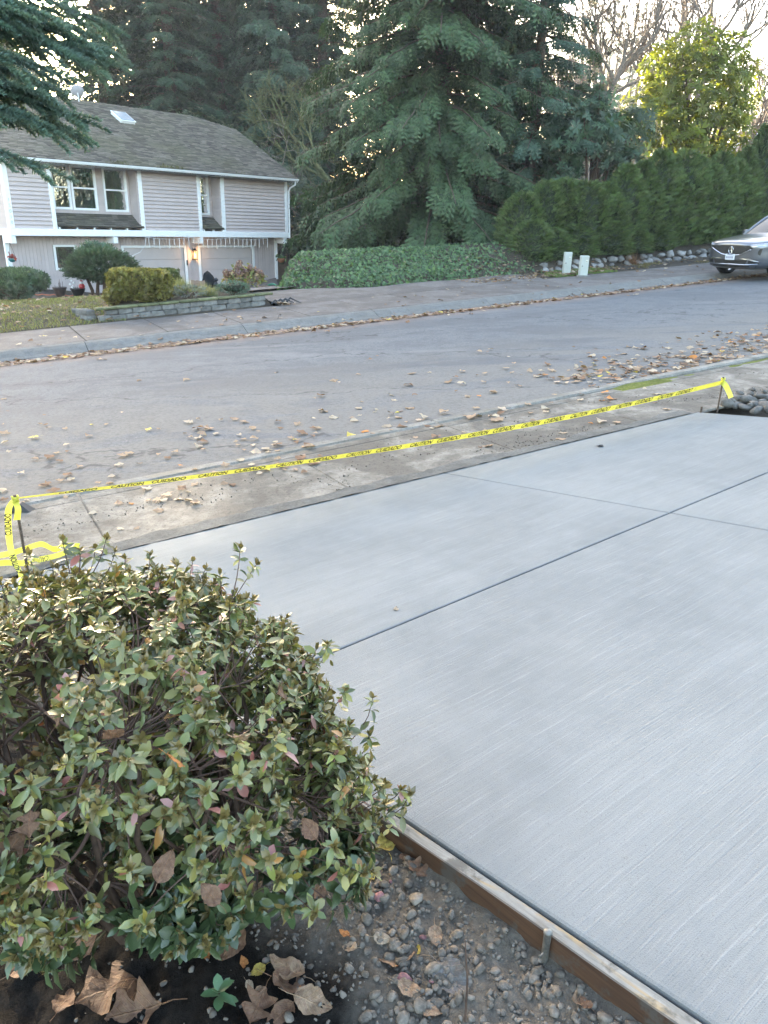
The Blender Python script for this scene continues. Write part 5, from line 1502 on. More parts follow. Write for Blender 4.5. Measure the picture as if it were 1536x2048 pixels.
pal = np.array([(0.26, 0.27, 0.07), (0.20, 0.22, 0.07), (0.24, 0.15, 0.10), (0.15, 0.18, 0.07), (0.28, 0.20, 0.10), (0.30, 0.24, 0.13)])
T_OV = (np.array([(0, 0, 0), (0.32, 0.5, 0.03), (0, 1, -0.12), (-0.32, 0.5, 0.03)], float), np.array([(0, 1, 2, 3)]))
V, F, C = scatter(*T_OV, lp, basis(r_.normal(size=(n, 3))+np.array([0, 0, -0.3]), r_.normal(size=(n, 3))+np.array([0, 0, 0.8])), 0.10*r_.uniform(0.7, 1.3, n), pal[r_.integers(6, size=n)]*r_.uniform(0.7, 1.2, (n, 1)))
link('leaves', np_mesh('leaves', V, F, M['leaf'], C), e)['kind'] = 'stuff'
hm = [np_mesh('flower_head', *(lambda q: (q[0], q[1]))(scatter(T_OV[0], T_OV[1], *(lambda d: (d*0.055, basis(np.cross(d, r_.normal(size=d.shape)), d), 0.045*np.ones(len(d)), tone((0.22, 0.135, 0.125), len(d), r_, 0.6, 1.3)))(unit(r_.normal(size=(40, 3)))))[:2]), M['leaf'], tone((0.22, 0.135, 0.12), 40, r_, 0.6, 1.3)) for _ in range(3)]
for i, t in enumerate(heads[:40]): put('flower_head', hm[i % 3], tuple(t), (0, 0, i), float(r_.uniform(0.85, 1.5)), e)
# mound, grass tufts and lavender in the bed
p = on_bed(466, 17.35); shoot_bush('heather', p, (msz(34, p[1]), 0.25, 0.26), 900, 0.045, (0.10, 0.155, 0.115), 107, 'low blue-green heather mound behind the wall cap', T_HEDGE, mat=M['needle'])
T_BLADE = (np.array([(-0.012, 0, 0), (0.012, 0, 0), (0.007, 0.55, 0.10), (-0.007, 0.55, 0.10), (0.0, 1.0, -0.10), (0.0, 1.0, -0.10)], float), np.array([(0, 1, 2, 3), (3, 2, 4, 5)]))
def grass_tuft(px, V_, n, ln, colr, label, seed, upness=1.2):
    p = on_bed(px, V_); r_ = np.random.default_rng(seed)
    e = None
    P0 = np.concatenate([r_.normal(0, 0.06, (n, 2)), np.zeros((n, 1))], 1)
    d = np.concatenate([r_.normal(0, 0.6, (n, 2)), np.full((n, 1), upness)], 1)
    V, F, C = scatter(*T_BLADE, P0, basis(d, d*np.array([1, 1, 0])+0.01), ln*r_.uniform(0.6, 1.15, n)[:, None]*np.array([[1.3, 1, 1]]), tone(colr, n, r_, 0.6, 1.4))
    o = link('grass_clump', np_mesh('grass_clump', V, F, M['leaf'], C)); o.location = p
    return tag(o, label, 'grass')
grass_tuft(362, 18.0, 420, 0.42, (0.24, 0.25, 0.11), 'yellow-green ornamental grass clump right of the boxwood', 1)
grass_tuft(408, 17.7, 260, 0.32, (0.26, 0.25, 0.13), 'small straw-coloured grass clump before the paper bag', 2)
grass_tuft(425, 17.5, 160, 0.25, (0.16, 0.18, 0.09), 'thin weedy grass tuft on the wall bed', 3)
p = on_bed(375, 17.45); shoot_bush('lavender', p, (0.42, 0.25, 0.22), 420, 0.06, (0.17, 0.19, 0.165), 108, 'grey-green lavender trailing along the wall bed', T_HEDGE, mat=M['needle'], inner=False)
p = on_bed(338, 17.5); shoot_bush('lavender', p, (0.30, 0.2, 0.16), 200, 0.05, (0.13, 0.15, 0.10), 109, 'sparse grey groundcover beside the boxwood foot', T_HEDGE, mat=M['needle'], inner=False)

# paper yard-waste bags, cloaked potted cypress, hose, pots
M['paper'] = plain('kraft_paper', (0.30, 0.205, 0.145), 0.9, 0.15, var=0.2, scale=6, bmp=0.3, bscale=14)
M['paperdark'] = plain('bag_inside', (0.12, 0.055, 0.035), 0.95, 0.1)
def bag(px, D, w, d, h, label, open_=True, seed=0):
    p = gp(px, D); r_ = np.random.default_rng(seed)
    e = empty('paper_bag', p, 0.5, label, 'bag', 'paper yard-waste bags')
    n = 7; ring = []
    prof = [(-w, -d), (-w*0.35, -d*1.08), (w*0.35, -d*1.05), (w, -d), (w*1.02, 0), (w, d), (0, d*1.05), (-w, d), (-w*1.02, 0)]
    V, F = [], []; m = len(prof)
    for j in range(n):
        for (x, y) in prof: V.append((x*(1+0.05*r_.normal()), y*(1+0.06*r_.normal()), h*j/(n-1)+(0.03*r_.normal() if j == n-1 else 0)))
    for j in range(n-1):
        for i in range(m): F.append((j*m+i, j*m+(i+1) % m, (j+1)*m+(i+1) % m, (j+1)*m+i))
    MB().add(V, F).build('sack', M['paper'], e)
    if open_: MB().prism([(x*0.9, y*0.9) for x, y in prof], h*0.86, h*0.9).build('leaf_fill', M['paperdark'], e)
    # folded rim
    mb = MB(); 
    top = [np.array(V[(n-1)*m+i]) for i in range(m)]
    for i in range(m):
        a, b = top[i], top[(i+1) % m]; o1 = np.array([a[0]*0.10, a[1]*0.10, -0.10]); o2 = np.array([b[0]*0.10, b[1]*0.10, -0.10])
        mb.add([a+(0, 0, .004), b+(0, 0, .004), b+o2, a+o1], [(0, 1, 2, 3)])
    mb.build('folded_rim', M['paper'], e)
    return e
bag(389, 29.0, 0.21, 0.17, at_depth(389, 561, 29.0)[2]-gp(389, 29.0)[2], 'open brown paper yard-waste bag before the garage wall', True, 1)
bag(521, 30.0, 0.20, 0.16, at_depth(521, 571, 30.0)[2]-gp(521, 30.0)[2], 'brown paper bag half hidden behind the hydrangea', True, 2)
D = 29.5; p = gp(414, D); zt = at_depth(410, 541, D)[2]-p[2]; zm = at_depth(414, 574, D)[2]-p[2]
e = empty('covered_plant', p, 0, 'black cloth-covered potted plant in a blue glazed pot', 'potted plant')
M['bluepot'] = plain('blue_glaze', (0.03, 0.05, 0.26), 0.2, 0.6, var=0.4)
M['blackcloth'] = plain('black_cloth', (0.012, 0.015, 0.018), 0.9, 0.1, bmp=0.4, bscale=9)
MB().lathe([(0.0001, 0.0), (0.13, 0.0), (0.16, 0.05), (0.24, zm*0.8), (0.26, zm), (0.23, zm), (0.0001, zm*0.9)], 18).build('pot', M['bluepot'], e, smooth=True)
hh = zt-zm; V, F = [], []
nr, ns = 9, 14
for j in range(nr):
    t = j/(nr-1); rr = 0.31*(1-t)**0.62+0.03*(t < 1)
    for i in range(ns):
        a = 2*math.pi*i/ns; q = rr*(1+0.16*math.sin(3*a+t*4)+0.06*r4.normal()); V.append((q*math.cos(a)-0.08*t, q*math.sin(a), zm-0.12+(hh+0.12)*t))
F = [(j*ns+i, j*ns+(i+1) % ns, (j+1)*ns+(i+1) % ns, (j+1)*ns+i) for j in range(nr-1) for i in range(ns)]
MB().add(V, F).build('cloth_cover', M['blackcloth'], e, smooth=True)
p2 = gp(425, 29.2); hh = at_depth(424, 556, 29.2)[2]-p2[2]
e = empty('iron_ornament', p2, 0, 'slim black iron garden ornament beside the blue pot', 'ornament')
mb = MB().tube([(0, 0, 0), (0.02, 0, hh*0.5), (0, 0, hh*0.9)], 0.03, 6)
mb.build('rod', M['black'], e)
for zc_, rr in ((0.25, 0.10), (0.5, 0.12), (0.72, 0.10), (0.93, 0.08)):
    MB().lathe([(0.0001, -rr), (rr*0.8, -rr*0.5), (rr, 0), (rr*0.7, rr*0.6), (0.0001, rr)], 9, lambda V, z=zc_: V+np.array([0.03*math.sin(z*9), 0, z*hh])).build('scroll', M['black'], e)
D = 33.0; p = gp(541, D); rr = msz(17, D)*0.8
hose = empty('garden_hose', p, 0, 'coiled green garden hose on its stand at the house corner', 'hose')
M['hoseg'] = plain('green_hose', (0.02, 0.23, 0.12), 0.35, 0.5)
for k in range(7):
    a0 = r4.uniform(0, 6); q = rr*(0.80+0.22*r4.random()); th = np.linspace(0, 2*math.pi, 26)
    MB().tube(np.stack([q*np.cos(th), 0.10*np.sin(th*1+a0)+0.02*k, rr*0.95+q*np.sin(th)], -1), 0.020, 6, caps=False).build('coil', M['hoseg'], hose)
MB().tube([(rr*0.7, 0, 0.1), (rr*1.4, -0.2, 0.03), (rr*2.4, -0.3, 0.025)], 0.02, 6).build('hose_end', M['hoseg'], hose)
# hanging pots
def hanging(px, py, D, label, potc, bowl, plantc, seed, r0=0.17, hook=0.55):
    p = at_depth(px, py, D); r_ = np.random.default_rng(seed)
    e = empty('hanging_basket', p, 0, label, 'hanging basket')
    MB().lathe([(0.0001, -r0*0.95), (r0*0.5, -r0*0.85), (r0*0.9, -r0*0.4), (r0, 0), (r0*0.93, 0.01), (0.0001, -0.03)], 16).build('bowl', potc, e, smooth=True)
    for a in (0.4, 2.5, 4.6): MB().tube([(r0*math.cos(a), r0*math.sin(a), 0), (0, 0, hook)], 0.006, 4).build('hanger', M['black'], e)
    n = 70
    P0 = r_.normal(0, r0*0.55, (n, 3))*np.array([1, 1, 0.5])+np.array([0, 0, 0.06])
    V, F, C = scatter(*T_OV, P0, basis(r_.normal(size=(n, 3)), r_.normal(size=(n, 3))+np.array([0, 0, 1.0])), 0.13*r_.uniform(0.6, 1.2, n), tone(plantc, n, r_, 0.6, 1.4))
    o = link('plant', np_mesh('plant', V, F, M['leaf'], C), e); tag(o, kind='stuff')
    return e
M['teal'] = plain('teal_glaze', (0.03, 0.17, 0.19), 0.25, 0.6, var=0.3)
M['terra'] = plain('terracotta', (0.30, 0.13, 0.07), 0.8, 0.2)
hanging(24, 517, 28.7, 'teal hanging bowl with red flowers by the left house corner', M['teal'], None, (0.30, 0.06, 0.05), 1, 0.14)
hanging(562, 517, 39.0, 'terracotta hanging basket with a green fern at the right house corner', M['terra'], None, (0.07, 0.15, 0.05), 2, 0.21)
def pot(px, py, D, r0, h, mat, label, planted, seed):
    p = gp(px, D); e = empty('planter_pot', p, 0, label, 'planter')
    MB().lathe([(0.0001, 0), (r0*0.55, 0), (r0*0.62, 0.03), (r0*0.95, h*0.75), (r0*1.05, h*0.9), (r0*1.05, h), (r0*0.92, h), (0.0001, h*0.9)], 20).build('bowl', mat, e, smooth=True)
    r_ = np.random.default_rng(seed)
    mb = MB()
    for k in range(7):
        a = r_.uniform(0, 6.28); q = r0*0.6*r_.random()
        mb.tube([(q*math.cos(a), q*math.sin(a), h*0.85), (q*1.2*math.cos(a), q*1.2*math.sin(a), h+0.25*planted*r_.random())], 0.006, 4)
    tag(mb.build('dry_stems', M['twig'], e), kind='stuff')
    return e
pot(104, 590, 27.2, 0.23, 0.34, plain('brown_glaze', (0.06, 0.04, 0.035), 0.4, 0.5, var=0.5), 'brown patterned planter pot with dry stems by the house wall', 1.4, 1)
pot(141, 590, 27.0, 0.24, 0.32, plain('black_plastic', (0.02, 0.018, 0.018), 0.45, 0.4), 'black planter pot holding small ornaments by the house wall', 0.5, 2)
# ornaments in the black pot
pb_ = gp(141, 27.0)
M['white'] = plain('white_enamel', (0.75, 0.74, 0.72), 0.4)
M['red'] = plain('red_enamel', (0.45, 0.03, 0.03), 0.4)
e = empty('garden_figurine', pb_+np.array([0.14, 0.05, 0.30]), 0, 'small red and white santa-like figurine in the black pot', 'figurine')
e['label'] = 'small red and white figurine standing in the black pot'
MB().lathe([(0.0001, 0), (0.09, 0.02), (0.11, 0.1), (0.06, 0.17), (0.0001, 0.18)], 12).build('body', M['red'], e, smooth=True)
MB().lathe([(0.0001, 0.15), (0.06, 0.17), (0.065, 0.23), (0.0001, 0.28)], 12, lambda V: V*np.array([1, 1, 1])).build('head', M['white'], e, smooth=True)
MB().lathe([(0.0001, 0.30), (0.05, 0.27), (0.055, 0.25)], 12).build('cap', M['red'], e, smooth=True)
e = empty('flower_ornament', pb_+np.array([-0.15, -0.02, 0.30]), 0, 'white flower-shaped ornament in the black pot', 'ornament')
for k, (dx, dz, rr) in enumerate(((0, 0.05, 0.07), (-0.09, 0.15, 0.05), (0.05, 0.2, 0.05), (-0.03, 0.27, 0.04))):
    MB().lathe([(0.0001, -rr), (rr, 0), (0.0001, rr)], 10, lambda V, dx=dx, dz=dz: V+np.array([dx, 0, dz])).build('petal', M['white'], e, smooth=True)
# orange extension cord / edging along the wall
P_ = [gp(px, 27.8)+np.array([0, 0, 0.03+0.02*math.sin(px*0.3)]) for px in range(50, 190, 8)]
MB_ = MB().tube(np.array(P_), 0.018, 5); c_ = MB_.build('extension_cord', plain('orange_cord', (0.45, 0.13, 0.06), 0.5)); tag(c_, 'orange extension cord lying along the house wall', 'cord')
# dead branch pile at the wall end
pp = ground(560, 610)
e = empty('leaf_pile', pp, 0, 'heap of dry leaves and black pods at the wall end on the driveway', 'leaf pile')
for k in range(4):
    a = 0.3+k*0.5; MB().tube([(0.1*k-0.2, 0, 0.02), (0.12*k-0.12, 0.05, 0.10+0.02*k), (0.16*k+0.02, 0.1, 0.04)], [0.03, 0.025, 0.006], 5).build('pod', M['black'], e)

# utility pedestals
M['padgreen'] = plain('pale_green_paint', (0.40, 0.42, 0.385), 0.55, 0.4, var=0.08, scale=3)
M['decal'] = plain('decal', (0.55, 0.53, 0.45), 0.6); M['decal2'] = plain('decal_dark', (0.10, 0.10, 0.09), 0.6)
M['pad'] = old_concrete('pad_concrete', (0.22, 0.21, 0.20), (0.30, 0.29, 0.27), (0.14, 0.13, 0.12))
def pedestal(px, py, ptop, label, w=0.15):
    p = ground(px, py); h = at_depth(px, ptop, p[1])[2]-p[2]
    e = empty('utility_pedestal', p, math.atan2(uY, uX)-0.45, label, 'utility box', 'green utility pedestals')
    MB().box((-w*1.5, -w*1.4, -0.08), (w*1.5, w*1.4, 0.03)).build('concrete_pad', M['pad'], e, bevel=0.01)
    MB().prism([(-w, -w*0.75), (w, -w*0.75), (w, w*0.75), (-w, w*0.75)], 0.031, h*0.93).build('cabinet', M['padgreen'], e, bevel=0.008)
    MB().add([(-w*1.06, -w*0.82, h*0.93), (w*1.06, -w*0.82, h*0.93), (w*1.06, w*0.82, h*0.93), (-w*1.06, w*0.82, h*0.93), (-w*0.95, -w*0.7, h), (w*0.95, -w*0.7, h), (w*0.95, w*0.7, h), (-w*0.95, w*0.7, h)], [(0, 3, 2, 1), (4, 5, 6, 7), (0, 1, 5, 4), (1, 2, 6, 5), (2, 3, 7, 6), (3, 0, 4, 7)]).build('lid', M['padgreen'], e, bevel=0.006)
    MB().box((w*0.2, -w*0.75-0.004, h*0.68), (w*0.7, -w*0.75-0.001, h*0.80)).build('decal', M['decal'], e)
    MB().box((w*0.3, -w*0.75-0.006, h*0.70), (w*0.55, -w*0.75-0.0045, h*0.74)).build('decal_mark', M['decal2'], e)
    MB().lathe([(0.0001, 0), (0.018, 0), (0.018, 0.02), (0.0001, 0.02)], 8, lambda V: V[:, [0, 2, 1]]*np.array([1, -1, 1])+np.array([-w*0.6, -w*0.75, h*0.5])).build('latch', M['stake'], e)
    return e
pedestal(1132, 548, 504, 'taller pale green utility pedestal on a pad before the hedge', 0.108)
pedestal(1165, 553, 511, 'shorter pale green utility pedestal with a decal by the sidewalk', 0.115)

# rockery stones along the hedge foot
big_t = [stone_tpl(200+k, 0.75) for k in range(6)]
big_me = [np_mesh('rockery_stone', V*0.1, F, M['bigstone'], smooth=False) for V, F in big_t]
k = 0
for U_ in np.arange(16.2, 26.0, 0.34):
    for row in range(2):
        if 18.6 < U_ < 19.6 and r4.random() < 0.6: continue
        if r4.random() < 0.12: continue
        Ux, Vx = U_+r4.normal(0, 0.06)+0.17*row, 18.15+0.18*row+r4.normal(0, 0.05)
        x, y = XY(Ux, Vx); s_ = float(r4.uniform(1.4, 2.6))
        if row: s_ *= 0.85
        o = put('rockery_stone', big_me[k % 6], (x, y, zfar(Ux)+0.08+0.16*row), tuple(r4.uniform(-0.5, 0.5, 2))+(r4.uniform(0, 6),), (s_, s_*0.8, s_*0.8))
        tag(o, 'grey angular boulder in the rough stone edging under the hedge', 'rock', 'boulders under the hedge'); k += 1

# neighbour house glimpsed over the hedge
nb = empty('far_house', (*at(1478, 60), -2.5), 0.3, 'pale pink house with white bargeboard glimpsed over the hedge', 'house')
M['pinkwall'] = paint('pink_wall', (0.50, 0.38, 0.34))
MB().box((-6, 0, 0), (5, 8, 6.2)).build('wall', M['pinkwall'], nb)
MB().add([(-6.5, -0.5, 6.2), (-6.5, 8.5, 6.2), (-0.5, -0.5, 9.6), (-0.5, 8.5, 9.6), (5.5, -0.5, 6.2), (5.5, 8.5, 6.2)], [(0, 2, 3, 1), (2, 4, 5, 3)]).build('roof', M['darkwood'], nb)
MB().add([(-6.0, 0, 6.2), (5, 0, 6.2), (-0.5, 0, 9.3)], [(0, 1, 2)]).build('gable', M['pinkwall'], nb)
for sx in (-1, 1): MB().add([(-0.5, -0.55, 9.6), (-0.5+6*sx, -0.55, 6.2), (-0.5+6*sx, -0.55, 5.85), (-0.5, -0.55, 9.2)], [(0, 1, 2, 3)]).build('bargeboard', M['trim'], nb)
MB().box((1.2, -0.03, 3.4), (2.4, -0.01, 5.0)).build('window', M['glass'], nb)
nb2 = empty('far_house', (*at(1130, 56), -2.5), -0.2, 'white house side showing through the gap beside the rhododendron', 'house')
MB().box((-6, 0, 0), (7, 8, 5.2)).build('wall', M['trim'], nb2)
MB().add([(-6.6, -0.5, 5.2), (7.6, -0.5, 5.2), (7.6, 4, 7.2), (-6.6, 4, 7.2)], [(0, 1, 2, 3)]).build('roof', M['darkwood'], nb2)
MB().box((-2, -0.03, 2.6), (-0.6, -0.01, 4.2)).build('window', M['glass'], nb2)

# ivy bank: mound + leaves
def ivy_q(U, V):
    """distance inside the ivy area from its front and from the driveway side"""
    front = V-ivy_front(U)
    side = (U-(8.05+(V-19.6)*0.427))*0.9
    return front, side
def ivyf(A, Bv):
    x, y = XY(A, Bv); f_, s_ = ivy_q(A, Bv); q = np.minimum(f_, s_)
    h = 0.16*sstep(0.0, 0.3, q)+0.80*sstep(0.0, 3.2, f_)*sstep(0.0, 0.7, s_)*(1-0.5*sstep(12.0, 16.0, A))
    z = G(x, y)
    return np.stack([x, y, np.where(q > 0, z+h+0.05*fbm(x*1.5, y*1.5, 3)*sstep(0, 0.4, q), z-0.16)], -1)
M['ivysoil'] = plain('ivy_undergrowth', (0.018, 0.028, 0.016), 0.95, 0.1)
ivb = link('ivy_mound', grid_mesh('ivy_mound', ivyf, np.arange(7.6, 19, 0.15), np.arange(17.6, 34, 0.2), M['soil'])); tag(ivb, 'shaded bank of earth under the ivy', kind='structure')
n = 32000; r_ = np.random.default_rng(303)
A = r_.uniform(7.9, 18.4, n); Bv = 17.6+(r_.random(n)**1.4)*10.5
f_, s_ = ivy_q(A, Bv); q = np.minimum(f_, s_)
keep = (q > 0.0) & ((A < 13.2) | (r_.random(n) < 0.8*np.clip(1-(A-13.2)/3.2, 0, 1)))
A, Bv = A[keep], Bv[keep]; n = len(A)
Pv = ivyf(A, Bv); Pv[:, 2] += 0.01+0.07*r_.random(n)
T_IVY = (np.array([(0, 0, 0), (0.5, 0.35, 0.05), (0.32, 0.8, 0), (0, 1.1, -0.08), (-0.32, 0.8, 0), (-0.5, 0.35, 0.05)], float), np.array([(0, 1, 2, 3), (0, 3, 4, 5)]))
fwd = r_.normal(size=(n, 3))*0.8+np.array([vX*-1, vY*-1, -0.9])
V, F, C = scatter(*T_IVY, Pv, basis(fwd, np.array([-vX, -vY, 0.9])[None]+0.55*r_.normal(size=(n, 3))), 0.085*r_.uniform(0.6, 1.3, n), tone((0.080, 0.135, 0.060), n, r_, 0.5, 1.6))
iv = link('ivy', np_mesh('ivy', V, F, M['leaf'], C)); tag(iv, 'bank of green ivy spilling to the far sidewalk', 'ivy', kind='stuff')

# lawn at the left and grass strip by the pedestals
def lawn(name, U0, U1, V0, V1, n, colr, label, seed, ln=0.06, mask=None):
    r_ = np.random.default_rng(seed)
    A = r_.uniform(U0, U1, n); Bv = r_.uniform(V0, V1, n)
    if mask is not None: k = mask(A, Bv); A, Bv = A[k], Bv[k]
    n = len(A); x, y = XY(A, Bv); P0 = np.stack([x, y, G(x, y)+0.0], -1)
    P0[:, 2] += 0.05*fbm(x*0.5, y*0.5, 3)*sstep(17, 19, Bv)
    d = np.concatenate([r_.normal(0, 0.5, (n, 2)), np.full((n, 1), 1.0)], 1)
    T = (np.array([(-0.10, 0, 0), (0.10, 0, 0), (0.03, 1.0, 0.15), (-0.03, 1.0, 0.15)], float), np.array([(0, 1, 2, 3)]))
    V, F, C = scatter(*T, P0, basis(d, r_.normal(size=(n, 3))), (ln*r_.uniform(0.5, 1.3, n))[:, None]*np.array([[1.6, 1, 1]]), tone(colr, n, r_, 0.55, 1.35, 0.25))
    o = link(name, np_mesh(name, V, F, M['leaf'], C)); tag(o, label, 'grass', kind='stuff')
lawn('lawn', -5, 6.2, 16.8, 26.0, 60000, (0.175, 0.18, 0.065), 'yellowish lawn strewn with fallen leaves', 5, 0.05, lambda A, Bv: ((A < 3.45) | (Bv > 18.4)) & (Bv < 17.5+(1.2*(3.45-A)+5)))
lawn('grass_strip', 15.6, 18.2, 16.8, 18.2, 9000, (0.12, 0.18, 0.04), 'small green grass patch beside the utility pedestals', 6, 0.045, lambda A, Bv: fbm(A*1.3, Bv*1.3, 2) > -0.12)
lawn('grass_strip', 18.6, 26, 16.8, 17.9, 5000, (0.17, 0.14, 0.06), 'dry brown grass strip under the hedge rocks', 7, 0.05, lambda A, Bv: fbm(A*1.3, Bv*1.3, 2) > 0.05)
# brown fern tuft by the rocks
grass_tuft(1262, 18.0, 160, 0.5, (0.24, 0.13, 0.08), 'dead brown fern tuft hanging before the hedge rocks', 9, 0.5)
# ---------------------------------------------------------------- parked SUV
def car_paint():
    m, nt, out = new_mat('silver_car_paint')
    v = coords(nt); f = noise(nt, v, 900, 2, 0.6)
    c = ramp(nt, f, [(0.3, (0.11, 0.12, 0.14)), (0.7, (0.17, 0.18, 0.205))])
    principled(nt, out, c, 0.28, 0.5, 0.75, **{'Coat Weight': 0.8, 'Coat Roughness': 0.06})
    return m
M['paint'] = car_paint()
M['carblack'] = plain('black_grille', (0.012, 0.012, 0.013), 0.35, 0.5)
M['rubber'] = plain('tyre_rubber', (0.018, 0.018, 0.018), 0.85, 0.3)
M['chrome'] = plain('chrome', (0.65, 0.66, 0.68), 0.15, 0.5, 1.0, var=0.02)
M['carglass'] = plain('car_glass', (0.012, 0.016, 0.017), 0.05, 0.35)
M['lens'] = plain('headlight_lens', (0.35, 0.34, 0.38), 0.08, 0.8)
M['plate'] = plain('plate_white', (0.62, 0.64, 0.68), 0.4)
M['plateink'] = plain('plate_ink', (0.10, 0.12, 0.22), 0.5)
LFT = np.array([-vX, -vY]); FWDc = np.array([-uX, -uY])
c0 = ground(1449, 549)
Pw = c0[:2]-LFT*(-0.84)*1.0
car_loc = (Pw[0], Pw[1], c0[2]+0.02)
car = empty('parked_suv', car_loc, 0, 'silver grey SUV parked facing us at the far curb by the hedge', 'car')
car.rotation_euler = (0, math.atan(SL), math.atan2(FWDc[1], FWDc[0])-R(3))
car.scale = (0.97, 0.97, 0.97)
ST = [(0.965, .46, .36, .84, .92), (0.945, .62, .30, .875, .955), (0.90, .775, .265, .90, .985), (0.82, .865, .24, .925, 1.015), (0.68, .93, .22, .955, 1.05), (0.42, .962, .21, .985, 1.085), (0.05, .975, .21, 1.01, 1.12), (-.35, .98, .21, 1.03, 1.15), (-.62, .98, .21, 1.04, 1.165), (-.9, .98, .21, 1.05, 1.13), (-1.8, .98, .21, 1.06, 1.10), (-2.8, .98, .21, 1.08, 1.12), (-3.4, .965, .23, 1.09, 1.13), (-3.75, .92, .28, 1.08, 1.12), (-3.98, .84, .36, 1.03, 1.08), (-4.05, .72, .45, .98, 1.02)]
V, F = [], []
for (x, w, zb, zs, zt) in ST:
    hp = [(0, zb), (w*.72, zb), (w*.93, zb+.06), (w*.985, zb+.17), (w, .56), (w*.985, .74), (w*.995, zs-.10), (w*.965, zs), (w*.84, zs+(zt-zs)*.45), (w*.5, zs+(zt-zs)*.85), (0, zt)]
    ring = [(x, y, z) for y, z in hp]+[(x, -y, z) for y, z in hp[-2:0:-1]]
    V += ring
n = len(ring)
for k in range(len(ST)-1):
    for i in range(n): F.append((k*n+i, k*n+(i+1) % n, (k+1)*n+(i+1) % n, (k+1)*n+i))
F += [tuple(range(n))[::-1], tuple(range((len(ST)-1)*n, len(ST)*n))]
bme = MB().add(V, F).mesh('body', M['paint'])
bm = bmesh.new(); bm.from_mesh(bme); bmesh.ops.recalc_face_normals(bm, faces=bm.faces); bm.to_mesh(bme); bm.free()
tmp = bpy.data.objects.new('tmp_body', bme); col.objects.link(tmp)
sm = tmp.modifiers.new('s', 'SUBSURF'); sm.levels = 2; sm.render_levels = 2
cyl = MB()
for wx in (0.0, -2.89):
    for sy in (-1, 1):
        th = np.linspace(0, 2*math.pi, 28, endpoint=False)
        q = [(wx+0.435*math.cos(a), 0.385+0.435*math.sin(a)) for a in th]
        cyl.add([(x, sy*0.62, z) for x, z in q]+[(x, sy*1.2, z) for x, z in q], [tuple(range(28)) if sy < 0 else tuple(range(28))[::-1], tuple(range(28, 56))[::-1] if sy < 0 else tuple(range(28, 56))]+[(i, (i+1) % 28, 28+(i+1) % 28, 28+i) if sy > 0 else (i, 28+i, 28+(i+1) % 28, (i+1) % 28) for i in range(28)])
cme = cyl.mesh('cut', M['carblack'])
bm = bmesh.new(); bm.from_mesh(cme); bmesh.ops.recalc_face_normals(bm, faces=bm.faces); bm.to_mesh(cme); bm.free()
cut = bpy.data.objects.new('tmp_cut', cme); col.objects.link(cut)
bo = tmp.modifiers.new('b', 'BOOLEAN'); bo.operation = 'DIFFERENCE'; bo.object = cut; bo.solver = 'EXACT'
dg = bpy.context.evaluated_depsgraph_get(); dg.update()
body_me = bpy.data.meshes.new_from_object(tmp.evaluated_get(dg))
bpy.data.objects.remove(tmp); bpy.data.objects.remove(cut)
body_me.polygons.foreach_set('use_smooth', np.ones(len(body_me.polygons), bool))
try: body_me.set_sharp_from_angle(angle=R(35))
except Exception: pass
body_me.name = 'body'
if not body_me.materials: body_me.materials.append(M['paint'])
link('body', body_me, car)
bv = BVHTree.FromPolygons([v.co.copy() for v in body_me.vertices], [tuple(p.vertices) for p in body_me.polygons])
def front(y, z, off=0.006):
    h = bv.ray_cast(Vector((3, y, z)), Vector((-1, 0, 0)))
    if h[0] is None: h = (Vector((0.7, y, z)), None)
    return (h[0].x+off, y, z)
def decal(name, poly, mat, off=0.006, parent=None, rings=4, dens=6, lift=0.0):
    pts = []
    for i in range(len(poly)):
        a, b = np.array(poly[i]), np.array(poly[(i+1) % len(poly)])
        for k in range(dens): pts.append(a+(b-a)*k/dens)
    pts = np.array(pts); c = pts.mean(0); m = len(pts); V, F = [], []
    for j in range(rings+1):
        for p in pts:
            q = c+(p-c)*(1-j/(rings+0.0)) if j < rings else c
            V.append(front(q[0], q[1], off-(0.012 if j == 0 and lift else 0)))
    for j in range(rings):
        for i in range(m): F.append((j*m+i, j*m+(i+1) % m, (j+1)*m+(i+1) % m, (j+1)*m+i))
    return MB().add(V, F).build(name, mat, parent or car)
gr = decal('grille', [(-.56, .885), (.56, .885), (.68, .80), (.30, .635), (0, .61), (-.30, .635), (-.68, .80)], M['carblack'], 0.008)
# grille mesh ribs and frame
mb = MB()
for k in range(-9, 10):
    y = k*0.062
    if abs(y) > 0.60 or abs(y) < 0.11: continue
    z1 = .865; z0 = .66+0.25*max(0, abs(y)-0.25)
    for zz in np.arange(z0, z1, 0.035):
        p = front(y+0.015*(int(zz*100) % 2), zz, 0.012); mb.box((p[0]-.004, p[1]-.018, p[2]-.007), (p[0]+.004, p[1]+.018, p[2]+.007))
tag(mb.build('grille_mesh', plain('gloss_black', (0.05, 0.05, 0.055), 0.2, 0.6), gr), kind='stuff')
path = [(-.68, .80), (-.5, .72), (-.30, .637), (0, .612), (.30, .637), (.5, .72), (.68, .80)]
pp = []
for a, b in zip(path[:-1], path[1:]):
    for k in range(4): pp.append(front(a[0]+(b[0]-a[0])*k/4, a[1]+(b[1]-a[1])*k/4, 0.012))
MB().tube(pp, 0.010, 5).build('grille_trim', M['chrome'], gr)
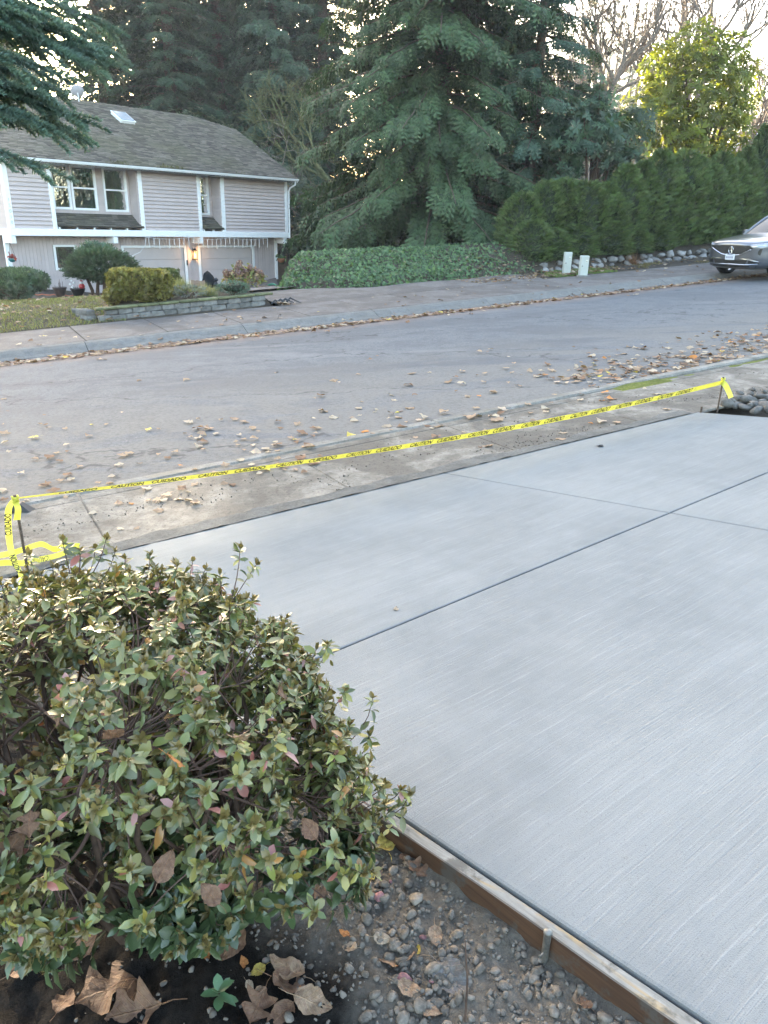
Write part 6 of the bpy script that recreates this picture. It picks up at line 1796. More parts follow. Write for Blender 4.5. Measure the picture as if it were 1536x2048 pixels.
# caliper-like emblem
th = np.linspace(0, 2*math.pi, 30)
ep = [front(0.075*math.sin(a), 0.755+0.092*math.cos(a), 0.022) for a in th]
em = MB().tube(ep, 0.009, 5, caps=False)
for sy in (-1, 1): em.tube([front(sy*0.012, .842, 0.024), front(sy*0.026, .76, 0.024), front(sy*0.05, .68, 0.024)], [0.010, 0.011, 0.013], 5)
em.tube([front(-0.03, .745, 0.024), front(0.03, .745, 0.024)], 0.007, 5)
em.build('emblem', M['chrome'], car)
for s in (-1, 1):
    hl = decal('headlight', [(s*.58, .905), (s*.80, .935), (s*.90, .945), (s*.905, .905), (s*.80, .875), (s*.66, .865)], M['lens'], 0.010)
    mb = MB()
    for y in (.68, .74, .80, .86): mb.lathe([(0.0001, -.018), (.018, 0), (.0001, .018)], 8, lambda Vv, y=y: Vv+np.array(front(s*y, .905+0.1*(y-.7), 0.006)))
    mb.build('headlight_led', M['chrome'], hl)
    decal('lamp_trim', [(s*.60, .858), (s*.66, .862), (s*.90, .895), (s*.90, .885), (s*.70, .845)], M['chrome'], 0.011)
    decal('side_vent', [(s*.80, .73), (s*.835, .80), (s*.87, .80), (s*.85, .62), (s*.80, .66)], M['carblack'], 0.006)
    decal('lower_crease', [(s*.30, .535), (s*.62, .545), (s*.88, .455), (s*.88, .435), (s*.60, .52), (s*.30, .515)], M['chrome'], 0.008)
    decal('fog_intake', [(s*.60, .50), (s*.84, .44), (s*.84, .40), (s*.58, .40)], M['carblack'], 0.007)
decal('lower_intake', [(-.56, .50), (.56, .50), (.50, .365), (-.50, .365)], M['carblack'], 0.008)
decal('bumper_lip', [(-.80, .345), (.80, .345), (.76, .30), (-.76, .30)], M['carblack'], 0.008)
pp = [front(y, .375-0.0*abs(y)+0.09*max(0, abs(y)-.55), 0.014) for y in np.linspace(-.82, .82, 26)]
MB().tube(pp, 0.009, 5).build('lip_trim', M['chrome'], car)
px_ = front(0, .54, 0.03)[0]
MB().box((px_-.015, -.155, .49), (px_, .155, .645)).build('licence_plate', M['plate'], car, bevel=0.003)
mb = MB().box((px_+.001, -.09, .62), (px_+.003, .09, .636))
for k in range(6): mb.box((px_+.001, -.115+k*.04, .525), (px_+.003, -.095+k*.04, .585))
mb.build('plate_marks', M['plateink'], car)
# cabin
def ring(x0, x1, hw, z, r=0.30, n=8):
    P = []
    for cx_, cy_, a0 in ((x1+r, hw-r*.5, math.pi/2), (x1+r, -hw+r*.5, math.pi), (x0-r, -hw+r*.5, 1.5*math.pi), (x0-r, hw-r*.5, 2*math.pi)):
        for k in range(n):
            a = a0+math.pi/2*k/(n-1); P.append((cx_+r*math.cos(a), cy_+r*.5*math.sin(a), z+0.05*((cx_+r*math.cos(a)) < -3)*0))
    return P
LV = [(-.52, -3.98, .93, 1.06), (-.86, -3.88, .87, 1.28), (-1.22, -3.74, .79, 1.50), (-1.40, -3.66, .745, 1.585)]
V, F = [], []
for a in LV: V += ring(*a)
n = len(V)//len(LV)
for k in range(len(LV)-1):
    for i in range(n): F.append((k*n+i, k*n+(i+1) % n, (k+1)*n+(i+1) % n, (k+1)*n+i))
MB().add(V, F).build('windows', M['carglass'], car, smooth=True)
V, F = [], []
RV = [(-1.38, -3.68, .755, 1.575), (-1.46, -3.62, .72, 1.63), (-1.62, -3.5, .62, 1.665), (-1.95, -3.2, .38, 1.685)]
for a in RV: V += ring(*a)
for k in range(len(RV)-1):
    for i in range(n): F.append((k*n+i, k*n+(i+1) % n, (k+1)*n+(i+1) % n, (k+1)*n+i))
F.append(tuple(range((len(RV)-1)*n, len(RV)*n)))
MB().add(V, F).build('roof', M['paint'], car, smooth=True)
for s in (-1, 1):
    MB().tube([(-.60, s*.90, 1.07), (-.92, s*.845, 1.28), (-1.25, s*.775, 1.49), (-1.5, s*.72, 1.60)], 0.042, 8).build('pillar', M['paint'], car, smooth=True)
    MB().tube([(-2.25, s*.925, 1.07), (-2.3, s*.83, 1.5)], 0.045, 6).build('pillar', M['carblack'], car)
    MB().tube([(-3.3, s*.925, 1.07), (-3.4, s*.78, 1.55)], 0.06, 6).build('pillar', M['paint'], car)
    mr = empty('wing_mirror', (-.85, s*1.02, 1.14)); mr.parent = car
    MB().lathe([(0.0001, -.12), (.07, -.10), (.085, 0), (.07, .10), (0.0001, .12)], 12, lambda Vv: Vv[:, [1, 2, 0]]*np.array([.7, 1, .9])).build('mirror_shell', M['paint'], mr, smooth=True)
    MB().box((-.02, -.10*s-.02, -.08), (.03, -.05*s+.02, -.03)).build('mirror_arm', M['carblack'], mr)
    for wx, nm in ((0.0, 'front'), (-2.89, 'rear')):
        wl_ = empty('wheel', (wx, s*.86, .385)); wl_.parent = car
        rot = lambda Vv: Vv[:, [0, 2, 1]]
        MB().lathe([(.27, -.125), (.365, -.125), (.385, -.09), (.388, 0), (.385, .09), (.365, .125), (.27, .125)], 32, rot).build('tyre', M['rubber'], wl_, smooth=True)
        MB().lathe([(.27, -.12), (.255, -.05), (.255, .08), (.272, .12)], 28, rot).build('rim', M['chrome'], wl_, smooth=True)
        mb = MB()
        for k in range(5):
            a = 2*math.pi*k/5
            c_, s_2 = math.cos(a), math.sin(a)
            mb.add([(.03*c_-.04*s_2, s*.085, .03*s_2+.04*c_), (.03*c_+.04*s_2, s*.085, .03*s_2-.04*c_), (.26*c_+.03*s_2, s*.105, .26*s_2-.03*c_), (.26*c_-.03*s_2, s*.105, .26*s_2+.03*c_)], [(0, 1, 2, 3)])
        mb.build('spokes', M['chrome'], wl_)
MB().tube([(-.70, -.75, 1.09), (-.72, -.2, 1.105), (-.70, .35, 1.10)], 0.010, 5).build('wiper', M['carblack'], car)
MB().box((-1.2, -.04, 1.44), (-1.17, .04, 1.49)).build('rear_view_mirror', M['carblack'], car)
# ---------------------------------------------------------------- caution tape on rebar stakes
def tape_mat():
    m, nt, out = new_mat('yellow_tape')
    v = coords(nt); f = noise(nt, v, 25, 4, 0.6)
    c = ramp(nt, f, [(0.3, (0.62, 0.58, 0.05)), (0.7, (0.74, 0.70, 0.10))])
    p = principled(nt, None, c, 0.35, 0.5, nrm=bump(nt, f, 0.3, 0.004))
    t = N(nt, 'ShaderNodeBsdfTranslucent'); nt.links.new(c, t.inputs['Color'])
    ms = N(nt, 'ShaderNodeMixShader', Fac=0.3); nt.links.new(p.outputs[0], ms.inputs[1]); nt.links.new(t.outputs[0], ms.inputs[2]); nt.links.new(ms.outputs[0], out.inputs[0])
    return m
M['tape'] = tape_mat()
M['ink'] = plain('black_ink', (0.012, 0.012, 0.012), 0.5, 0.4)
TW = 0.076
def rebar(base, top, label):
    base, top = np.array(base), np.array(top); L_ = np.linalg.norm(top-base)
    e = empty('rebar_stake', base, 0, label, 'stake')
    P = [base-(top-base)/L_*0.12+(top-base)*t*(1+0.12/L_) - base for t in np.linspace(0, 1, 12)]
    MB().tube(P, 0.0085, 8).build('bar', M['rust'], e, smooth=True)
    mb = MB(); d = (top-base)/L_
    for t in np.arange(0.02, 1.0, 0.03):
        c = d*L_*t; mb.tube([c-d*0.002, c+d*0.002], 0.0105, 8)
    tag(mb.build('ribs', M['rust'], e), kind='stuff')
    return e
sA = ground(57, 1151); tA = at_depth(29, 990, sA[1]-0.02)
sB = ground(1435, 821); tB = at_depth(1447, 754, sB[1])
rebar(sA, tA, 'rusty rebar stake with knotted yellow tape at the left driveway corner')
rebar(sB, tB, 'rusty rebar stake with a short tape tail beside the stones')
s3 = slabpt(1404, 826); s3 = np.array([s3[0], s3[1], zslab(s3[0], s3[1])])
st3 = MB().tube([(0, 0, -0.1), (0, 0, 0.06)], 0.011, 8).build('form_stake', M['rust']); st3.location = s3+np.array([0, 0.03, 0]); tag(st3, 'short steel form stub at the far driveway corner', 'stake')
class Ribbon:
    def __init__(s, P, Wv, n=200):
        P = np.array(P, float); t = np.linspace(0, 1, len(P)); u = np.linspace(0, 1, n)
        def cr(A):
            A = np.asarray(A, float); k = len(A); out = []
            for x in u*(k-1):
                i = min(int(x), k-2); f = x-i; p0, p1, p2, p3 = A[max(i-1, 0)], A[i], A[i+1], A[min(i+2, k-1)]
                out.append(0.5*((2*p1)+(-p0+p2)*f+(2*p0-5*p1+4*p2-p3)*f*f+(-p0+3*p1-3*p2+p3)*f**3))
            return np.array(out)
        s.P = cr(P); s.W = unit(cr(Wv)); seg = np.linalg.norm(np.diff(s.P, axis=0), axis=1); s.s = np.concatenate([[0], np.cumsum(seg)]); s.L = s.s[-1]
    def pt(s, d, w, off=0.0):
        d = np.clip(np.asarray(d, float), 0, s.L); w = np.asarray(w, float)
        P = np.stack([np.interp(d, s.s, s.P[:, j]) for j in range(3)], -1); W = unit(np.stack([np.interp(d, s.s, s.W[:, j]) for j in range(3)], -1))
        e = 0.01; T = unit(np.stack([np.interp(np.clip(d+e, 0, s.L), s.s, s.P[:, j])-np.interp(np.clip(d-e, 0, s.L), s.s, s.P[:, j]) for j in range(3)], -1))
        Nn = np.cross(T, W); flip = np.sign(-(np.einsum('ij,ij->i', Nn, P))); Nn = Nn*flip[:, None]
        return P+W*w[:, None]+Nn*off
    def mesh(s, wid, mb, m=2, curl=0.0):
        k = len(s.P); V = []
        ws = np.linspace(-0.5, 0.5, m+1)
        for w in ws: V.append(s.pt(s.s, np.full(k, w*wid), curl*(abs(w)-0.25)))
        V = np.stack(V, 1).reshape(-1, 3); q = m+1
        mb.add(V, [(i*q+j, (i+1)*q+j, (i+1)*q+j+1, i*q+j+1) for i in range(k-1) for j in range(m)])
    def text(s, txt, d, hgt, parent, flipx=1, flipy=1, sx=0.62, name='lettering', off=0.0012, org=None):
        co, F = text_mesh(txt, hgt*1.38, 'lettering', None, 0, sx, 0.035)
        P = s.pt(d+flipx*co[:, 0], flipy*co[:, 1], off)
        o = MB().add(P-org, F).build(name, M['ink'], parent); return o
tape = empty('caution_tape', tA, 0, 'long yellow caution tape with black lettering stretched between two rebar stakes', 'tape')
org = np.array(tA)
kA = tA+(sA-tA)*0.04; kB = tB+(sB-tB)*0.16
mids = []; Ws = []
hz_ = unit(np.array([kB[0]-kA[0], kB[1]-kA[1], 0])); aw = np.array([-hz_[1], hz_[0], 0])      # away from us
for t in np.linspace(0, 1, 9):
    p = kA+(kB-kA)*t; p = p-np.array([0, 0, 0.10*4*t*(1-t)]); mids.append(p)
    a = R(np.interp(t, [0, 0.06, 0.3, 0.6, 1.0], [66, 55, 50, 38, 36])); Ws.append(np.array([0, 0, 1])*math.cos(a)-aw*math.sin(a))
rb = Ribbon(mids, Ws, 160)
mb = MB(); rb.mesh(TW, mb); mb.v = [tuple(np.array(v)-org) for v in mb.v]; mb.build('tape_band', M['tape'], tape)
def s_of_px(px):
    q = rb.P; z = q @ FW; xs = 768+FPX*(q @ RT)/z; return float(np.interp(px, xs, rb.s))
sC = [s_of_px(x) for x in (255, 717)]; per = (sC[1]-sC[0])/3; offC = s_of_px(338)-sC[0]
k = -1
while True:
    d = sC[0]+k*per
    if d+offC > rb.L-0.05: break
    if d > 0.12: rb.text('CAUTION', d, 0.060, tape, org=org, sx=0.56)
    if d+offC > 0.15: rb.text('CUIDADO', d+offC, 0.060, tape, org=org, sx=0.60)
    dd = d+offC+(per-offC)*0.52
    if 0.1 < dd < rb.L-0.1: rb.text('E5', dd, 0.018, tape, org=org, sx=0.9, name='maker_mark') if False else None
    if 0.1 < dd < rb.L-0.1:
        mbx = MB()
        for j, (x0, y0) in enumerate(((-0.012, -0.006), (-0.004, 0.004), (0.006, -0.003))):
            P = rb.pt(dd+np.array([x0, x0+0.012, x0+0.014, x0+0.002]), np.array([y0, y0+0.003, y0+0.008, y0+0.005]), 0.0012); mbx.add(P-org, [(0, 1, 2, 3)])
        mbx.build('maker_mark', M['ink'], tape)
    k += 1
# knots
r6 = np.random.default_rng(17)
for c in (kA, kB):
    mbk = MB()
    for j in range(5):
        th = np.linspace(0, 2*math.pi, 14); rr = 0.014+0.004*r6.random()
        P = np.stack([rr*np.cos(th), rr*np.sin(th), 0.02*r6.normal()+0.008*np.sin(th*2+j)], -1)+c-org
        mbk.tube(P, 0.006, 5, caps=False)
    mbk.build('knot', M['tape'], tape)
# hanging end at the left stake
D0 = sA[1]
def pxl(lst): return [at_depth(x, y, d) for x, y, d in lst]
hang = Ribbon(pxl([(27, 1000, D0-.02), (17, 1020, D0-.04), (17, 1060, D0-.06), (21, 1095, D0-.09), (30, 1125, D0-.14), (42, 1152, D0-.20), (40, 1180, D0-.26)]), [(1, 0, 0.1), (1, .2, 0), (1, .3, 0), (.6, .8, 0), (1, .1, .2), (.9, -.2, .3), (.5, .6, .5)], 60)
mb = MB(); hang.mesh(TW*0.50, mb); mb.v = [tuple(np.array(v)-org) for v in mb.v]; mb.build('hanging_end', M['tape'], tape)
def vtext(rib, txt, d, hg, fl=1, fy=1): rib.text(txt, d, hg, tape, fl, fy, org=org, sx=0.6)
vtext(hang, 'CUIDADO', 0.16, 0.036, -1, -1)
vtext(hang, 'CAUTION', 0.42, 0.036, -1, -1)
h2 = Ribbon(pxl([(30, 1004, D0-.03), (36, 1018, D0-.05), (34, 1040, D0-.06)]), [(1, 0.2, 0), (1, .1, .1), (.9, .3, .0)], 20)
mb = MB(); h2.mesh(TW*0.5, mb); mb.v = [tuple(np.array(v)-org) for v in mb.v]; mb.build('hanging_end', M['tape'], tape)
# tail at the right stake
t2 = Ribbon([kB, kB+np.array([0.03, -0.02, -0.03]), kB+np.array([0.075, -0.03, -0.10]), kB+np.array([0.10, -0.04, -0.15])], [(.6, .2, .7), (.7, .1, .6), (.8, .2, .4), (.8, .2, .3)], 20)
mb = MB(); t2.mesh(TW*0.75, mb); mb.v = [tuple(np.array(v)-org) for v in mb.v]; mb.build('tape_tail', M['tape'], tape)
# loose tape lying on the ground behind the azalea
gt = empty('loose_tape', ground(60, 1135), 0, 'crumpled loose piece of caution tape lying by the left stake', 'tape')
og = np.array(gt.location)
def gl(lst): return [ground(x, y)+np.array([0, 0, h]) for x, y, h in lst]
for lst, wv, tx in (([(-40, 1150, .05), (10, 1140, .05), (50, 1138, .04), (85, 1128, .035), (120, 1118, .03), (160, 1098, .02)], [(0, .25, 1), (0, .2, 1), (-.1, .3, 1), (0, .45, .9), (.1, .6, .8), (0, .3, 1)], True),
                    ([(160, 1098, .02), (135, 1100, .03), (110, 1107, .03), (85, 1105, .06), (50, 1113, .05), (20, 1122, .05), (-40, 1128, .04)], [(0, .5, .8), (.2, .7, .6), (0, .2, 1), (0, .5, .8), (0, .2, 1), (0, .3, 1), (0, .3, 1)], False)):
    r_b = Ribbon(gl(lst), wv, 70); mb = MB(); r_b.mesh(TW*0.5, mb); mb.v = [tuple(np.array(v)-og) for v in mb.v]; mb.build('tape_band', M['tape'], gt)
    if tx:
        co, F = text_mesh('CAUTION', 0.05, 'lettering', None, 0, 0.6)
        sx_ = float(np.interp(75, [768+FPX*(q @ RT)/(q @ FW) for q in r_b.P], r_b.s))
        MB().add(r_b.pt(sx_-co[:, 0], -co[:, 1], 0.002)-og, F).build('lettering', M['ink'], gt)
# stone by the stake and a dark rubber wedge at the curb
o = put('boulder', big_me[1], ground(14, 1180)+np.array([0, 0, 0.02]), (0.2, 0.1, 0.8), (1.25, 1.0, 0.8)); tag(o, 'pale grey stone at the foot of the left rebar stake', 'rock')
wq = ground(44, 1022)
o = MB().add([(-.09, -.05, 0), (.09, -.05, 0), (.09, .05, 0), (-.09, .05, 0), (-.05, -.03, .07), (.0, -.03, .07), (.0, .03, .07), (-.05, .03, .07)], [(0, 3, 2, 1), (4, 5, 6, 7), (0, 1, 5, 4), (1, 2, 6, 5), (2, 3, 7, 6), (3, 0, 4, 7)]).build('rubber_wedge', M['black'], bevel=0.006); o.location = wq; tag(o, 'small black rubber wedge behind the left rebar stake', 'wedge')
# stones and dark soil right of the driveway
M['cobble'] = rock_mat('dark_cobble', (0.115, 0.108, 0.10), 7)
cob_me = [np_mesh('cobble', V*0.1, F, M['cobble']) for V, F in big_t]
k = 0
for (x, y, s_) in ((1455, 812, .9), (1475, 800, .8), (1492, 805, 1.0), (1510, 812, .9), (1530, 816, 1.3), (1545, 825, 1.2), (1500, 792, .7), (1520, 798, .8), (1470, 815, .7), (1488, 818, .8), (1512, 825, .9), (1460, 797, .6), (1535, 800, .8), (1548, 808, .9), (1480, 790, .5), (1528, 787, .5), (1505, 783, .5), (1465, 806, .5), (1500, 815, .6), (1520, 806, .6)):
    P_ = ground(x, y); o = put('cobble', cob_me[k % 6], P_+np.array([0, 0, 0.02]), tuple(r6.uniform(-.5, .5, 2))+(k*1.3,), (s_, s_*.8, s_*.7))
    tag(o, 'grey rounded cobble in the dark soil right of the new driveway', 'rock', 'cobbles beside the driveway'); k += 1
# ---------------------------------------------------------------- fallen leaves
def maple_tpl(seed):
    r_ = np.random.default_rng(seed)
    out = [(0, -.25), (.22, -.34), (.30, -.12), (.62, -.10), (.45, .10), (.72, .36), (.36, .34), (.26, .52), (0, .85), (-.26, .52), (-.36, .34), (-.72, .36), (-.45, .10), (-.62, -.10), (-.30, -.12), (-.22, -.34)]
    V = [(0, .1, 0.03)]+[(x*r_.uniform(.85, 1.15), y*r_.uniform(.85, 1.15), 0) for x, y in out]
    V = np.array(V); c1, c2, ph = r_.uniform(.0, .25), r_.uniform(-.15, .2), r_.uniform(0, 3)
    V[:, 2] += c1*V[:, 0]**2+c2*V[:, 1]**2+0.05*np.sin(4*V[:, 0]+ph)+0.05*r_.normal(size=len(V)); V[:, 2] -= V[:, 2].min()
    F = [(0, 1+i, 1+(i+1) % 16) for i in range(16)]
    k = len(V); V = np.concatenate([V, [(-.012, -.24, .03), (.012, -.24, .03), (.01, -.75, .05), (-.01, -.75, .05)]]); F += [(k, k+1, k+2), (k, k+2, k+3)]
    return V*0.75, np.array(F)
def oval_tpl(seed, w=0.40):
    r_ = np.random.default_rng(seed); V, F = [], []
    ys = np.linspace(0, 1, 6); ww = w*np.sin(np.pi*np.clip(ys*0.96+.03, 0, 1))**0.8*np.array([1, 1.1, 1.05, .9, .75, .2]); b = r_.uniform(-.5, .5); fd = r_.uniform(.05, .4)
    for y, q in zip(ys, ww):
        z = b*(y-.5)**2; V += [(-q, y-.5, z+fd*q+.05*r_.normal()), (0, y-.5, z), (q, y-.5, z+fd*q+.05*r_.normal())]
    for i in range(5):
        a = 3*i; F += [(a, a+1, a+4), (a, a+4, a+3), (a+1, a+2, a+5), (a+1, a+5, a+4)]
    V = np.array(V); V[:, 2] -= V[:, 2].min()
    k = len(V); V = np.concatenate([V, [(-.01, -.5, .02), (.01, -.5, .02), (.008, -.85, .05), (-.008, -.85, .05)]]); F += [(k, k+1, k+2), (k, k+2, k+3)]
    return V, np.array(F)
LT = [maple_tpl(s) for s in range(5)]+[oval_tpl(s, .42) for s in range(5)]
PAL = {'tan': (0.33, 0.225, 0.145), 'brown': (0.20, 0.115, 0.07), 'pale': (0.43, 0.335, 0.24), 'orange': (0.48, 0.20, 0.06), 'yellow': (0.55, 0.42, 0.10), 'grey': (0.17, 0.16, 0.15)}
LME = {}
rl = np.random.default_rng(55)
for c, q in PAL.items():
    for i, (V, F) in enumerate(LT):
        LME[c, i] = np_mesh('fallen_leaf', V, F, M['dryleaf'], tone(q, len(F), rl, 0.85, 1.15, 0.10))
def hero_tpl(seed, kind):
    """finely shaped leaf for the near bed: smooth outline, curled and wrinkled"""
    r_ = np.random.default_rng(900+seed); ny, nx = 15, 9; V, F = [], []
    curl, roll, ph = r_.uniform(-.35, .55), r_.uniform(.1, .9), r_.uniform(0, 6)
    for j in range(ny):
        t = j/(ny-1)
        if kind == 'oval': w = .36*math.sin(math.pi*t**.85)**.75*(1-.25*t)+.012
        else: w = .30*math.sin(math.pi*min(1, t*.97+.02))**.55*(1+.55*math.cos(t*3*math.pi*2/1.35+2.2)*(.3+.7*(t < .8)))+.015
        for i in range(nx):
            u = 2*i/(nx-1)-1; x = u*w*(1+.05*r_.normal()); y = t-.5+(.12*abs(u)**1.5*(kind != 'oval'))*(.5-t)
            z = curl*(t-.5)**2+roll*x*x*1.6+.035*math.sin(7*x+9*t+ph)+.03*math.sin(16*t+ph*2)*abs(u)+.012*r_.normal()
            V.append((x, y, z))
    for j in range(ny-1):
        for i in range(nx-1): a = j*nx+i; F.append((a, a+1, a+nx+1, a+nx))
    V = np.array(V); V[:, 2] -= np.quantile(V[:, 2], .1)
    tv, tf = tube_np([(0, -.48, .02), (.02, -.68, .05), (-.02, -.92, .03)], [.014, .010, .008], 4)
    return np.concatenate([V, tv]), np.concatenate([np.array(F), tf+len(V)])
HT = [hero_tpl(s, 'lobed') for s in range(5)]+[hero_tpl(s, 'oval') for s in range(5, 10)]
HLME = {}
def hero_at(P, size, colr, i, label, group, tilt, loc_only=False, rot=None):
    if (colr, i) not in HLME:
        V, F = HT[i]; HLME[colr, i] = np_mesh('fallen_leaf', V, F, M['heroleaf'], tone(PAL[colr], len(F), rl, .95, 1.05, .05), smooth=True)
    o = put('fallen_leaf', HLME[colr, i], (P[0], P[1], P[2]+.003), rot or (rl.normal(0, tilt), rl.normal(0, tilt), rl.uniform(0, 6.28)), float(size))
    return tag(o, label, 'leaf', group)
def leaf_at(P, size, colr, i, label, group, tilt=0.10, nrm=None, rz=None):
    o = put('fallen_leaf', LME[colr, i], (P[0], P[1], P[2]+0.004), (rl.normal(0, tilt), rl.normal(0, tilt), rl.uniform(0, 6.28) if rz is None else rz), float(size))
    return tag(o, label, 'leaf', group)
where = {'road': 'on the damp asphalt street', 'walk': 'on the dusty near sidewalk', 'gutter': 'in the drift along the near curb'}
words = {'tan': 'tan', 'brown': 'dark brown', 'pale': 'pale beige', 'orange': 'orange', 'yellow': 'yellow', 'grey': 'grey'}
cnt = 0; more_pos = []
def pick(r_): return ['tan', 'pale', 'brown', 'tan', 'pale', 'orange', 'yellow'][int(np.searchsorted([.34, .62, .84, .9, .95, .975, 1], r_.random()))]
def dens(px, py):
    U, V = UV(*ground(px, py)[:2]); return U, V
cands = []
specs = [(0, 420, 820, 1010, 58), (380, 640, 840, 950, 70), (620, 1000, 720, 880, 26), (950, 1250, 690, 850, 44), (1150, 1536, 650, 765, 200), (0, 900, 700, 820, 12), (640, 900, 800, 880, 26), (700, 1150, 830, 900, 10), (60, 700, 955, 1060, 12), (1150, 1440, 770, 830, 8)]
for (x0, x1, y0, y1, nn) in specs:
    k = 0
    while k < nn:
        px, py = rl.uniform(x0, x1), rl.uniform(y0, y1)
        P_ = ground(px, py); U, V = UV(P_[0], P_[1])
        if V < V_SW0+0.1 or V > 13.6: continue
        if x0 >= 1150 and y0 < 700 and not (V_CURB+.05 < V < 6.6+1.9*(0.35+0.65*rl.random())): continue
        cands.append((P_, U, V)); k += 1
r_big = []
for P_, U, V in cands:
    sz = .05+.085*rl.random()**1.5; c = pick(rl); i = int(rl.integers(10))
    w = 'walk' if V < V_CURB else ('gutter' if V < 7.0 else 'road')
    if cnt < 228:
        k_ = 'maple' if i < 5 else 'oval'
        leaf_at(P_+np.array([0, 0, 0.012 if V > V_CURB else 0.004]), sz, c, i, '%s %s leaf lying %s' % (words[c], k_, where[w]), 'fallen %s leaves %s' % (words[c], where[w])); cnt += 1
    else: more_pos.append((P_, sz, c, i))
# litter in the far gutter, on the lawn, in the curb drift and on the banks: one mass
def litter(gen, n):
    for _ in range(n):
        P_ = gen(); more_pos.append((P_, rl.uniform(.05, .14), pick(rl) if rl.random() > .3 else 'brown', int(rl.integers(10))))
def g_far():
    U = rl.uniform(-2, 24); V = 13.85+abs(rl.normal(0, .26)) if rl.random() < .9 else rl.uniform(13.2, 16.7); x, y = XY(U, V); return np.array([x, y, g1(x, y)+.012])
def g_lawn():
    U, V = rl.uniform(-3, 4.5), 16.8+rl.random()**1.3*6; x, y = XY(U, V); return np.array([x, y, g1(x, y)+.05])
def g_bank():
    U, V = rl.uniform(12.8, 18.5), 16.9+abs(rl.normal(0, 1.1)); x, y = XY(U, V); return np.array([x, y, max(g1(x, y), float(ivyf(np.array([U]), np.array([V]))[0, 2]) if V > 17.7 else -9)+.03])
def g_drift():
    U = rl.uniform(6.6, 13); V = V_CURB+.06+abs(rl.normal(0, .7)); x, y = XY(U, V); return np.array([x, y, g1(x, y)+.015])
def g_pile():
    q = ground(566+rl.normal(0, 9), 612); return q+np.array([0, 0, .02+.05*rl.random()])
def g_strip():
    U, V = rl.uniform(18, 26), rl.uniform(16.8, 18.1); x, y = XY(U, V); return np.array([x, y, g1(x, y)+.03])
litter(g_far, 1900); litter(g_lawn, 330); litter(g_bank, 600); litter(g_drift, 330); litter(g_pile, 40); litter(g_strip, 120)
parts = []
for i in range(10):
    sel = [m for m in more_pos if m[3] == i]
    if not sel: continue
    n = len(sel); P_ = np.array([m[0] for m in sel]); a = rl.uniform(0, 6.28, n)
    up_ = np.array([[0, 0, 1.0]])+0.22*rl.normal(size=(n, 3)); fw_ = np.stack([np.cos(a), np.sin(a), 0*a], -1)
    c = np.array([PAL[m[2]] for m in sel])*rl.uniform(.7, 1.2, (n, 1))
    parts.append(scatter(*LT[i], P_, basis(fw_, up_), np.array([m[1] for m in sel]), c))
V, F, C = cat(parts)
tag(link('leaf_litter', np_mesh('leaf_litter', V, F, M['dryleaf'], C)), 'scattered dry leaf litter in the gutters, on the lawn and banks', 'leaf litter', kind='stuff')
# two leaves on the new slab
for px, py, c, lb in ((1200, 893, 'grey', 'curled greenish leaf lying alone on the far part of the new concrete'), (792, 1219, 'pale', 'tiny pale leaf lying on the near part of the new concrete')):
    P_ = slabpt(px, py); hero_at(P_, 0.10 if px > 1000 else 0.04, c, 6, lb, None, .1)
